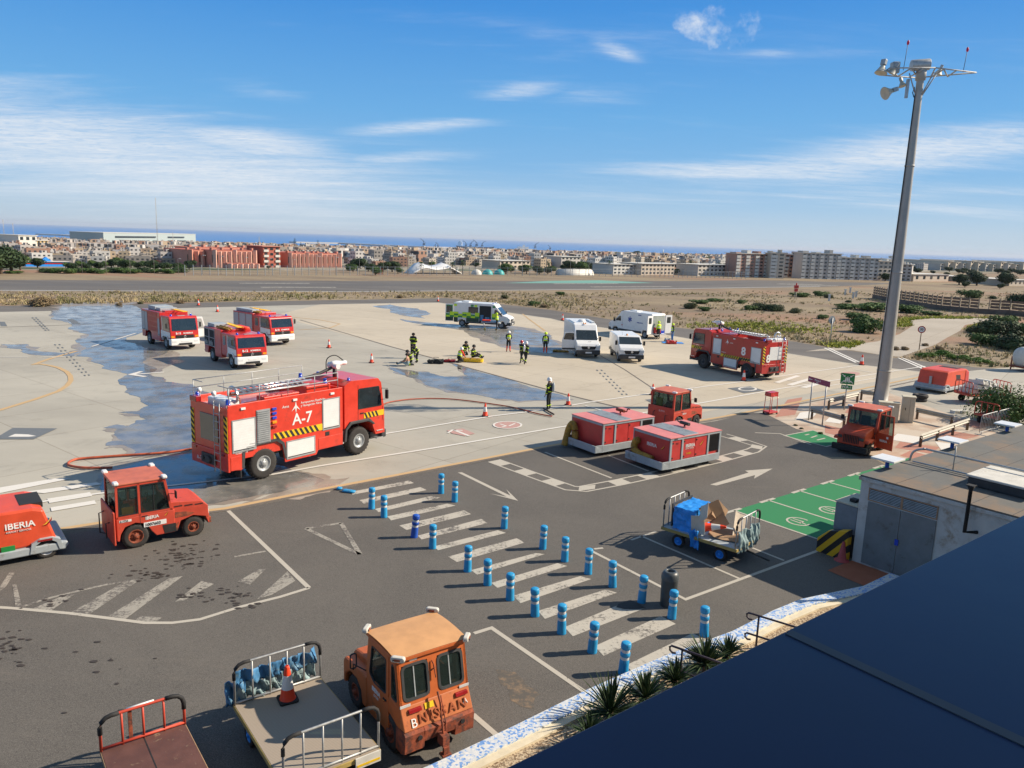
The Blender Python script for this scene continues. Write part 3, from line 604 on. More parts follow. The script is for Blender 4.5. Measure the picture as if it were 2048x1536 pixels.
def hz_band(parent,x0,x1,z0,z1,y,w=.22,d=.01,sl=.2,slope=0,side='y'):
    """yellow band with black slanted bars"""
    b=MB(); s=-1 if d<0 else 1
    Q=lambda a,c,e:(a,e,c) if side=='y' else (e,a,c)
    def quad(p,lo,hi,mi):
        vs=[Q(a,c,lo) for a,c in p]+[Q(a,c,hi) for a,c in p]; b.add(vs,[(0,1,2,3),(4,5,6,7),(0,1,5,4),(1,2,6,5),(2,3,7,6),(3,0,4,7)],mi)
    quad([(x0,z0),(x1,z0+slope),(x1,z1+slope),(x0,z1)],y,y+d,0)
    n=int((x1-x0-sl)/w)
    for i in range(n):
        a=x0+i*w; e=w*.5
        f=lambda x: slope*(x-x0)/(x1-x0)
        quad([(a+sl,z0+f(a)),(a+sl+e,z0+f(a)),(a+e,z1+f(a)),(a,z1+f(a))],y+d*1.01,y+d*1.5,1)
    return b.build('hazard_stripe',[M['yellow'],M['black']],parent)
def shutter(parent,x0,z0,x1,z1,y,d,m=None,fr=True):
    b=MB(); k=int(abs(z1-z0)/.09)
    b.box(x0,min(y,y+d),z0,x1,max(y,y+d),z1)
    for i in range(k):
        zz_=z0+(i+.5)*(z1-z0)/k; b.box(x0+.01,min(y+d,y+d*1.5),zz_-.038,x1-.01,max(y+d,y+d*1.5),zz_+.036)
    o=b.build('roller_shutter',m or M['shutter'],parent)
    f=MB(); f.ring([(x0-.04,z0-.04),(x1+.04,z0-.04),(x1+.04,z1+.04),(x0-.04,z1+.04)],[(x0,z0),(x1,z0),(x1,z1),(x0,z1)],y,y+d*1.8,'y'); f.build('shutter_frame',M['grey'],o)
    f=MB(); f.box(x0+.03,min(y+d*1.6,y+d*3),z0+.03,x1-.03,max(y+d*1.6,y+d*3),z0+.06); f.build('handle_bar',M['dark'],o)
    return o
def ladder(parent,a,b_,w,n,m,r=.022,name='ladder',wv=Vector((0,1,0))):
    b=MB(); a=Vector(a);b_=Vector(b_)
    for s in (-.5,.5): b.tube([a+wv*w*s,b_+wv*w*s],r,6)
    for i in range(n):
        p=a+(b_-a)*((i+.5)/n); b.tube([p-wv*w*.5,p+wv*w*.5],r*.8,6)
    return b.build(name,m,parent)
def mirror(parent,x,y,z,s,m=None):
    b=MB(); b.tube([(x,y,z+.25),(x+.12,y+s*.22,z+.25),(x+.12,y+s*.22,z-.2),(x,y,z-.25)],.014,5); b.box(x+.07,y+s*.14 if s>0 else y-.3,z-.18,x+.13,y+.3 if s>0 else y-.14,z+.2)
    return b.build('mirror',m or M['black'],parent,bevel=.012)
def airport_truck(name_lbl,loc,az,num,side,variant):
    """large red airport tender; origin: rear axle centre on the ground; side = lettered side (-1 right,+1 left)"""
    t=thing('fire_truck',name_lbl,'fire truck',loc,rot(az),'airport fire trucks')
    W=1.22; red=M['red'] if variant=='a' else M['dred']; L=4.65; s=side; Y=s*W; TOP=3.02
    b=MB(); b.box(-1.3,-.45,.62,6.0,.45,.95); b.box(-.45,-1.0,.5,.45,1.0,.72); b.box(L-.3,-1.0,.5,L+.3,1.0,.72); b.box(-1.2,-1.1,.55,-.75,1.1,.9); b.box(5.4,-1.05,.5,6.0,1.05,.8); b.cyl((2.9,.95,.62),(3.6,.95,.62),.25,n=12); b.build('chassis',M['dark'],t,bevel=.02)
    # body side profile with wheel arch
    pr=[(-1.44,.62),(-.98,.55),(-.86,.62),(-.80,1.18),(-.55,1.36),(.55,1.36),(.80,1.18),(.92,.45),(2.4,.45),(2.5,.62),(3.75,.62),(3.75,TOP),(-1.44,TOP)]
    for k in (-1,1):
        b=MB(); b.prism(pr,k*W,k*(W-.06),'y'); b.build('side_panel',red,t,bevel=.015)
        b=MB(); b.prism([(-.86,.62),(-.80,1.18),(-.55,1.36),(.55,1.36),(.80,1.18),(.92,.6),(1.02,.6),(.90,1.24),(.62,1.47),(-.62,1.47),(-.92,1.24),(-.96,.62)],k*(W+.015),k*(W-.35),'y'); b.build('wheel_arch',M['dark'],t)
    b=MB(); b.box(-1.40,-W+.062,.95,3.74,W-.062,TOP-.32,0); b.box(3.62,-W+.062,TOP-.3,3.74,W-.062,TOP-.01,0); b.build('body',red,t)
    b=MB(); b.box(-1.36,-W+.07,TOP-.315,3.6,W-.07,TOP-.28); b.build('roof_deck',M['alu'],t)
    # rear
    b=MB(); b.box(-1.50,-W+.005,.55,-1.405,W-.005,1.25,0); b.box(-1.47,-W+.005,1.25,-1.405,W-.005,TOP-.1,0); b.build('rear_panel',red,t,bevel=.02)
    b=MB(); b.box(-1.50,-.62,1.55,-1.472,.55,2.55); b.build('rear_hatch',M['dglass'] if variant=='a' else M['shutter'],t,bevel=.01)
    b=MB(); b.box(-1.56,-.45,.68,-1.502,.45,1.05); b.cyl((-1.5,-.1,.86),(-1.66,-.1,.86),.14,n=14); b.cyl((-1.5,.3,.86),(-1.62,.3,.86),.08,n=12); b.build('pump_outlet',M['dark'],t,bevel=.01)
    for k in (-1,1):
        hz_band(t,(W-.26) if k>0 else (-W+.03),(W-.03) if k>0 else (-W+.26),1.3,2.6,-1.472,.22,-.008,.12,0,'x') if False else None
        b=MB(); y0,y1=(W-.24,W-.02) if k>0 else (-W+.02,-W+.24); b.box(-1.484,y0,1.28,-1.4705,y1,2.6,0)
        for i in range(6):
            z0=1.30+i*.22; b.add([(-1.488,y0,z0),(-1.488,y1,z0+.14),(-1.488,y1,z0+.25),(-1.488,y0,z0+.11),(-1.4842,y0,z0),(-1.4842,y1,z0+.14),(-1.4842,y1,z0+.25),(-1.4842,y0,z0+.11)],[(0,1,2,3),(0,1,5,4),(1,2,6,5),(2,3,7,6),(3,0,4,7)],1)
        b.build('hazard_stripe',[M['yellow'],M['black']],t)
        b=MB(); b.box(-1.53,(W-.3)*k-.09,1.12,-1.502,(W-.3)*k+.09,1.2); b.build('tail_light',M['lred'],t)
    xl=-W+.42 if s<0 else -W+.28
    ladder(t,(-1.62,(-.72),.5),(-1.58,(-.72),TOP+.1),.36,9,M['galv'],.02,'rear_ladder')
    # both long sides equipped
    for k in (-1,1):
        y=k*W; d=k*.012
        shutter(t,-1.28,1.28,-.38,2.42,y,d)
        shutter(t,2.75,1.42,3.55,2.62,y,d)
        shutter(t,1.02,.58,2.3,1.22,y,d)
        if variant=='a':
            b=MB(); b.box(-.30,min(y,y+d*2),1.40,.28,max(y,y+d*2),2.68)
            for i in range(16): b.box(-.27,min(y+d*2,y+d*4),1.43+i*.078,.25,max(y+d*2,y+d*4),1.47+i*.078)
            b.build('louvre',M['grey'],t)
            for i,mm in enumerate(('blue','blue','blue','amber','lred')):
                b=MB(); b.box(.36,min(y,y+d*5),2.58-i*.17,.55,max(y,y+d*5),2.68-i*.17); b.build('marker_light',M[mm],t,bevel=.01)
            hz_band(t,.42,2.71,1.42,1.68,y,.23,d,.16,.0)
        else:
            hz_band(t,-.30 if False else .0-.30,2.71,1.30,1.52,y,.23,d,.14,.0); 
        for x in (-.85,1.4,3.2):
            b=MB(); b.box(x-.09,min(y,y+d*4),2.80,x+.09,max(y,y+d*4),2.88); b.build('side_lamp',M['white'],t)
        for bx in ((2.5,.66,3.7,1.1),(-1.4,.6,-.95,1.1)):
            b=MB(); b.box(bx[0],min(y,y+d),bx[1],bx[2],max(y,y+d),bx[3]); b.build('locker_door',red,t,bevel=.008)
        b=MB(); b.box(2.85,min(y,y+d),1.14,3.05,max(y,y+d),1.30); b.build('filler_flap',M['black'],t)
    # lettering on visible side
    rt=Vector((1,0,0)) if s<0 else Vector((-1,0,0)); up=Vector((0,0,1)); yl=s*(W+.005)
    if variant=='a':
        text('A-7',.62,t,(1.28,yl,1.86),rt,up,M['white'],bold=.008)
        text('Aena',.15,t,(.82,yl,2.58),rt,up,M['white'],shear=.2); text('Aeropuertos Españoles\ny Navegación Aérea',.125,t,(1.68,yl,2.64),rt,up,M['white'])
        text('A-7',.22,t,(-1.53,.3,.62) if False else (-1.505,.85,.70),(0,-1,0),up,M['white']); text('ROSENBAUER'[:9],.09,t,(-1.2,yl,.98+.2),rt,up,M['white'])
        px,pz=1.45,2.52
    else:
        text('8',.86,t,(.62,yl,1.72),rt,up,M['white'],bold=.03); text('8',.80,t,(-1.502,W-.36,1.42),(0,-1,0),up,M['white'],bold=.03); text('aena',.15,t,(1.80,yl,2.44),rt,up,M['white']); text('BOMBEROS',.09,t,(2.66,yl,1.62),rt,up,M['white'])
        px,pz=2.1,2.5
    b=MB()
    for pts in ([(0,.26),(.05,0),(0,.06)],[(0,.26),(0,.06),(-.05,0)],[(.03,.1),(.2,-.12),(.03,.0)],[(-.03,.1),(-.03,.0),(-.2,-.12)],[(0,.06),(.035,-.0),(0,-.22)],[(0,.06),(0,-.22),(-.035,0)]):
        v=[(px+a,yl,pz+c) for a,c in pts]; b.add(v+[(x_,yl+s*.004,z_) for x_,_,z_ in v],[(0,1,2),(3,4,5),(0,1,4,3),(1,2,5,4),(2,0,3,5)])
    b.build('aircraft_emblem',M['white'],t)
    # cab
    xc,xf=3.86,6.02
    cp_=[(xc,1.35),(xc,3.05),(xc+.35,3.22),(xf-.32,3.16),(xf-.14,2.95),(xf+.04,1.72),(xf+.06,.72),(xf-.45,.72),(L+.72,1.20),(L+.48,1.38),(L-.48,1.38),(L-.72,1.2),(L-.78,.95),(xc,.95)]
    b=MB(); b.prism(cp_,-W+.02,W-.02,'y'); b.build('cab',red,t,bevel=.05)
    for k in (-1,1):
        y=k*(W-.02)
        wp=rpoly([(xc+.75,1.98),(xc+.78,2.82),(xf-.30,2.80),(xf-.14,1.98-.02)],.06); pane(t,wp,y,y+k*.012,'y',M['dglass'],'side_window'); seal(t,wp,y,y+k*.018,'y',M['black'])
        for nm_,bx in (('door_seam',(xc+.72,1.2,xc+.73,3.0,.008)),('door_seam',(xf-.06,1.3,xf-.05,1.9,.008)),('door_handle',(xc+.85,1.75,xc+1.02,1.79,.03))):
            b=MB(); b.box(bx[0],min(y,y+k*bx[4]),bx[1],bx[2],max(y,y+k*bx[4]),bx[3]); b.build(nm_,M['black'],t)
        b=MB(); b.prism([(L-.86,.7),(L-.80,1.22),(L-.52,1.50),(L+.52,1.50),(L+.84,1.22),(L+.74,1.20),(L+.46,1.385),(L-.46,1.385),(L-.70,1.18),(L-.74,.7)],k*(W-.45),k*(W+.06),'y'); b.build('mudguard',M['dark'],t,bevel=.02)
        hz_band(t,L+.25,xf+.0,1.52,1.76,k*(W-.018),.2,k*.01,.12)
        mirror(t,xf-.12,k*(W-.02),2.45,k)
        for zs_ in (.52,.85):
            b=MB(); b.box(xf-.42,min(k*(W-.28),k*(W+.01)),zs_,xf-.05,max(k*(W-.28),k*(W+.01)),zs_+.035); b.build('cab_step',M['alu'],t)
        b=MB(); b.box(xf+.06,k*.95-.17,.78,xf+.09,k*.95+.17,1.0); b.build('headlight',M['white'],t,bevel=.01)
        for x in (0,L): wheel(t,x,k*(W-.24),.59,.42,k,M['grey'] if variant=='a' else M['dark'],.5)
        b=MB(); b.box(xc-.55,k*(W-.3)-.22,.6,xc+.02,k*(W-.3)+.26,1.15); b.build('battery_box',M['white'] if k==s else M['dark'],t,bevel=.03)
        b=MB(); b.box(-.98,k*(W-.45),.25,-.94,k*(W-.05),.95); b.build('mudflap',M['black'],t)
    b=MB(); wp=[(-1.05,1.78),(1.05,1.78),(.98,2.86),(-.98,2.86)]
    b.add([(xf+.045-(z_-1.72)*.146+o,y_,z_) for o in (0,.012) for y_,z_ in wp],[(0,1,2,3),(4,5,6,7),(0,1,5,4),(1,2,6,5),(2,3,7,6),(3,0,4,7)]); b.build('windscreen',M['dglass'],t)
    b=MB(); b.box(xf-.1,-W+.02,.5,xf+.16,W-.02,.86); b.build('bumper',M['dark'],t,bevel=.04)
    b=MB(); [b.box(xf+.062,-.7,1.05+i*.12,xf+.075,.7,1.10+i*.12) for i in range(4)]; b.build('grille',M['black'],t)
    # roof gear
    b=MB()
    for yy in (-W+.06,W-.06):
        for x in (-1.36,-.1,1.15,2.4,3.55): b.tube([(x,yy,TOP-.02),(x,yy,TOP+.62)],.016,6)
        for z_ in (TOP+.62,TOP+.32): b.tube([(-1.36,yy,z_),(3.55,yy,z_)],.018,6)
    b.tube([(-1.36,-W+.06,TOP+.62),(-1.36,-.5,TOP+.62)],.018,6); b.tube([(-1.36,W-.06,TOP+.62),(-1.36,.5,TOP+.62)],.018,6)
    if variant=='a': b.build('guard_rail',M['galv'],t)
    b=MB(); ly=-.35*s
    ladder(t,(-.7,s*.35,TOP+.34),(2.7,s*.35,TOP+.34),.42,13,M['alu'],.035,'roof_ladder'); ladder(t,(-.6,s*.35,TOP+.20),(2.6,s*.35,TOP+.20),.40,13,M['alu'],.03,'roof_ladder')
    b.tube([(-.6,-s*.1,TOP+.1),(2.4,-s*.1,TOP+.12)],.07,8); b.tube([(-.5,s*.85,TOP-.12),(1.6,s*.85,TOP-.1)],.06,8); b.build('suction_hose',M['hosered'],t)
    b=MB(); b.cyl((-.95,s*.55,TOP-.05),(-.55,s*.55,TOP-.05),.15,.12,n=12); b.build('equipment_barrel',M['rusty'],t)
    b=MB(); b.box(-1.3,-.9,TOP-.275,-.75,.35,TOP+.12); b.build('equipment_box',M['white'],t,bevel=.06)
    b=MB(); b.tube([(-.9,-.7+.3*math.cos(a),TOP+.25+.3*math.sin(a)) for a in [R(20*i) for i in range(18)]],.05,8,closed=True); b.build('hose_reel',M['alu'],t)
    b=MB(); b.box(2.2,-.9,TOP-.275,3.4,.9,TOP+.18 if variant=='a' else TOP+.05); b.box(.2,-1.0,TOP-.27,1.8,-.5,TOP+.05); b.build('roof_locker',red,t,bevel=.03)
    # water cannon
    zc=3.25; b=MB(); b.cyl((4.35,0,zc-.05),(4.35,0,zc+.35),.09,n=12); b.tube(spline([(2.6,.1,TOP+.28),(3.4,.1,TOP+.36),(4.0,.05,zc+.30),(4.35,0,zc+.42)],5),.07,8); b.build('cannon_arm',M['dark'],t)
    b=MB(); b.lathe([(.001,0),(.08,.0),(.13,.06),(.14,.25),(.11,.45),(.07,.6),(.09,.66),(.09,.8),(.05,.82),(.001,.82)],14,ax='x',c=(4.15,0,zc+.52)); b.cyl((4.3,-.3,zc+.45),(4.3,.3,zc+.45),.12,n=12); b.cyl((4.5,.18,zc+.45),(5.0,.2,zc+.5),.05,n=10); b.build('water_cannon',M['white'],t)
    b=MB(); b.tube(spline([(4.0,.1,zc+.1),(4.1,.2,zc+.7),(4.5,.15,zc+.85),(4.9,.1,zc+.6)],5),.022,6); b.build('cable',M['black'],t)
    for x,y in ((3.2,-.8),(3.2,.8),(-1.3,-1.0),(-1.3,1.0)): beacon(t,x,y,TOP+.18 if x>0 else TOP-.02,r=.075,h=.2)
    for y in (-1,1): beacon(t,4.25,y,3.2,r=.06,h=.12)
    for y in (-.6,.6):
        b=MB(); b.lathe([(.03,.0),(.08,.02),(.1,.12),(.001,.12)],12,ax='x',c=(-1.45,y*.8+.25,TOP+.3)); b.tube([(-1.36,y*.8+.25,TOP-.05),(-1.36,y*.8+.25,TOP+.3)],.02,6); b.build('work_lamp',M['white'],t)
    b=MB(); b.box(-1.62,.55,TOP-.1,-1.40,1.0,TOP+.1); b.build('rear_lamp_box',M['lred'],t,bevel=.02)
    return t
d=fw(37.5); lv=Vector((-d.y,d.x,0)); p=at(530,959)+lv*(1.22); airport_truck('large red airport fire truck lettered A-7 with roof railing, beside the puddle',(p.x,p.y,.03),37.5,'A-7',-1,'a').name='airport_fire_truck'
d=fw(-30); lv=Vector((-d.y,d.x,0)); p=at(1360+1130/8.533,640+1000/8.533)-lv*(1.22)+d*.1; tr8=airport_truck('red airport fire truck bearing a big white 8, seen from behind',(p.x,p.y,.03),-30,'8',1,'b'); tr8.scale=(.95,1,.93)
# ---------------- municipal fire engines ----------------
def engine(lbl,px,az,kind,num,scale=1,opened=False):
    """origin: front axle centre"""
    t=thing('fire_engine',lbl,'fire engine',(0,0,0),rot(az),'municipal fire engines')
    d=fw(az); rv=Vector((d.y,-d.x,0)); p=at(*px)-rv*1.12*scale; t.location=(p.x,p.y,.03); t.scale=(scale,)*3
    W=1.15; red=M['cityred']; wh=M['white']; WB=-3.6; top=2.85 if kind=='tank' else 2.55
    xb0,xb1=-5.0,(-1.0 if kind=='tank' else -1.7); R_=.5
    b=MB(); b.box(-5.0,-.4,.5,1.0,.4,.8); b.box(WB-.2,-.9,.4,WB+.2,.9,.6); b.box(-.2,-.9,.4,.2,.9,.6); b.build('chassis',M['dark'],t)
    pr=[(xb0,.55),(WB-.72,.55),(WB-.60,1.02),(WB-.4,1.15),(WB+.4,1.15),(WB+.60,1.02),(WB+.72,.5),(xb1,.5),(xb1,top),(xb0,top)]
    b=MB(); b.prism(pr,-W,W,'y'); b.build('body',red,t,bevel=.03)
    for k in (-1,1):
        y=k*W; dd=k*.012
        if kind=='tank':
            shutter(t,-4.9,1.15,-4.32,2.65,y,dd,M['gshut']); shutter(t,-4.2,1.15,-3.7,2.65,y,dd,M['gshut'])
            b=MB(); [b.box(-3.6,min(y,y+dd*1.5),1.2+i*.42,-1.5,max(y,y+dd*1.5),1.56+i*.42) for i in range(4)]; b.build('tank_panel',M['tred'],t,bevel=.02)
            shutter(t,-1.42,1.0,-1.08,2.3,y,dd,M['gshut'])
        else:
            for x0,x1 in ((-4.9,-4.1),(-3.9,-2.95)):
                if k<0 and kind=='open':
                    b=MB(); b.box(x0,min(y,y+dd),1.2,x1,max(y,y+dd),2.4); b.build('open_locker',M['interior'],t)
                    b=MB(); b.box(x0,min(y+dd,y+dd*2.5),1.78,x1,max(y+dd,y+dd*2.5),1.83); [b.box(x0+.08+i*.2,min(y+dd,y+dd*4),1.25,x0+.2+i*.2,max(y+dd,y+dd*4),1.5+.1*(i%2)) for i in range(3)]; b.build('locker_gear',M['grey'],t)
                    b=MB(); b.ring([(x0-.05,1.15),(x1+.05,1.15),(x1+.05,2.45),(x0-.05,2.45)],[(x0,1.2),(x1,1.2),(x1,2.4),(x0,2.4)],y,y+dd*2,'y'); b.build('locker_frame',M['ggrey'],t)
                else: shutter(t,x0,1.2,x1,2.4,y,dd,M['gshut'])
            shutter(t,-2.8,.62,-1.85,2.4,y,dd,M['gshut']) if kind!='open' else None
    # cab
    x0=xb1+.08 if kind=='tank' else xb1+.02; xf=1.1; ct=2.65 if kind=='tank' else 2.42
    cp_=[(x0,.75),(x0,ct),(xf-.35,ct+.03),(xf-.2,ct-.08),(xf-.02,1.50),(xf+.02,.95),(.62,.95),(.45,1.05),(-.45,1.05),(-.62,.75)]
    b=MB(); b.prism(cp_,-W+.02,W-.02,'y'); b.build('cab',red,t,bevel=.05)
    for k in (-1,1):
        y=k*(W-.02)
        b=MB(); b.prism([(x0+.05 if kind=='tank' else -.55,.8),(x0+.05 if kind=='tank' else -.55,1.48),(xf-.12,1.42),(xf-.06,1.0),(.62,1.0),(.48,1.12),(-.48,1.12)],y,y+k*.01,'y'); b.build('door_panel',wh,t)
        b=MB(); b.box(-.60,min(y,y+k*.012),1.47,-.52,max(y,y+k*.012),ct-.1); b.build('door_pillar',wh,t)
        wp=rpoly([(-.48,1.5),(-.48,ct-.14),(.72,ct-.14),(.92,1.5)],.06); pane(t,wp,y,y+k*.014,'y',M['dglass'],'side_window')
        if kind!='tank':
            wp=rpoly([(-1.35,1.55),(-1.35,ct-.2),(-.9,ct-.2),(-.9,1.55)],.06); pane(t,wp,y,y+k*.014,'y',M['dglass'],'crew_window')
        mirror(t,.8,y,1.95,k)
        b=MB(); b.box(xf+.05,k*.86-.2,.62,xf+.11,k*.86+.16,.78); b.build('headlight',M['refl'],t,bevel=.02)
        b=MB(); b.box(xf+.0,k*.95-.14,1.0,xf+.035,k*.95+.12,1.14); b.build('indicator',M['amber'],t,bevel=.01)
        for x in (0,WB): wheel(t,x,k*(W-.2),R_,.34,k,M['grey'],.52)
        b=MB(); b.prism([(-.62,.7),(-.55,1.0),(-.4,1.12),(.4,1.12),(.55,1.0),(.66,.82),(.6,.78),(.48,.95),(.36,1.04),(-.36,1.04),(-.48,.95),(-.56,.68)],k*(W-.3),k*(W+.04),'y'); b.build('mudguard',wh,t)
    b=MB(); b.box(.68,-W,.38,xf+.1,W,.92); b.build('bumper',wh,t,bevel=.06)
    b=MB(); b.box(xf+.08,-.5,.42,xf+.2,.5,.56); b.build('tow_bar',M['black'],t)
    b=MB(); b.box(xf+.09,-.3,.66,xf+.115,.3,.76); b.build('number_plate',wh,t)
    b=MB(); wp=[(-1.0,1.55),(1.0,1.55),(.95,ct-.16),(-.95,ct-.16)]; zr=ct-.08-1.5
    b.add([(xf-.02-(z_-1.5)*.18/zr+o,y_,z_) for o in (.004,.02) for y_,z_ in wp],[(0,1,2,3),(4,5,6,7),(0,1,5,4),(1,2,6,5),(2,3,7,6),(3,0,4,7)]); b.build('windscreen',M['dglass'],t)
    b=MB(); b.box(xf-.0,-.72,.96,xf+.03,.72,1.2); [b.box(xf+.03,-.7,.99+i*.06,xf+.045,.7,1.015+i*.06) for i in range(4)]; b.build('grille',M['black'],t)
    b=MB(); b.lathe([(.10,0),(.10,.02),(.085,.02),(.085,0)],14,ax='x',c=(xf+.045,0,1.08)); [b.tube([(xf+.055,0,1.08),(xf+.055,.09*math.sin(R(a)),1.08+.09*math.cos(R(a)))],.008,4) for a in (0,120,240)]; b.build('grille_emblem',M['alu'],t)
    text(num,.22,t,(xf+.022,-.72,1.27),(0,1,0),(-.12,0,1),M['white'],bold=.006); text('BOMBEROS',.15,t,(xf+.022,-.12,1.29),(0,1,0),(-.12,0,1),M['white'],bold=.004)
    for y in (-.8,.8): beacon(t,.45,y,ct,r=.085,h=.17)
    b=MB(); b.box(.3,-.3,ct+.0,.55,.3,ct+.06); b.build('roof_lamp_bar',M['grey'],t,bevel=.01)
    if kind=='tank':
        b=MB(); b.box(-4.5,-.75,top,-3.0,.75,top+.32); b.box(-2.9,-.7,top,-2.0,.7,top+.25); b.build('roof_box',M['ggrey'],t,bevel=.03)
        ladder(t,(-1.7,.25,top+.18),(.35,.45,ct+.32),.35,8,M['gold'],.03,'roof_ladder')
        b=MB(); b.box(-1.6,-.7,top-.02,-1.0,.7,top+.12); b.build('roof_step',red,t,bevel=.02)
    else:
        b=MB(); b.box(-4.9,-.9,top,-3.6 if kind=='open' else -2.2,.2 if kind=='open' else -.2,top+.26); b.build('roof_box',M['ggrey'],t,bevel=.03)
        ladder(t,(-4.3,.3,top+.22),(-1.2,.15,top+.2),.4,11,M['gold'],.035,'roof_ladder')
        b=MB(); b.tube([(-3.4,-.5,top+.12),(-1.5,-.45,top+.1)],.09,8); b.tube([(-3.4,-.75,top+.1),(-1.3,-.7,top+.08)],.08,8); b.build('roof_hose',M['ribhose'],t)
        if kind=='open':
            b=MB(); b.prism(rr(-3.0,.42,-1.2,.9,.2,3),top+.04,top+.2,'z'); b.build('orange_stretcher',M['cone'],t,bevel=.04)
            b=MB(); b.box(-5.35,-W+.1,.62,-4.95,W-.1,.68); b.build('rear_step',M['wood'],t)
    if opened:
        b=MB(); dr=[(0,.8),(0,2.5),(.75,2.5),(1.0,1.5),(1.0,.9)]; b.ring(rpoly(dr,.05,4),rpoly([(.1,1.55),(.1,2.35),(.66,2.35),(.88,1.55)],.05,4)+rpoly([(.9,1.5)]*1,.0,0)*0 if False else rpoly([(.1,1.5),(.1,2.0),(.1,2.35),(.66,2.35),(.88,1.5)],.03,4),-.03,.03,'x')
        o=b.build('open_door',wh,t,loc=(.05,W+.0,0),rz=R(0)); b=MB(); b.box(-.02,.05,.95,.02,.9,1.45); b.build('door_lower_panel',wh,o)
    return t
q=lambda x,y:(240+x/5.39,590+y/5.39)
engine('red and white tanker fire engine with its far white door open, leftmost of three',q(497,585),135,'tank','B-15',.95,True)
engine('red fire engine with open lockers and orange stretcher on its roof, nearest of three',q(1200,790),138,'open','B-12',.93)
engine('red fire engine numbered B-10 with grey roof box, parked behind the other two engines',(528.5,690),131,'closed','B-10',.95)
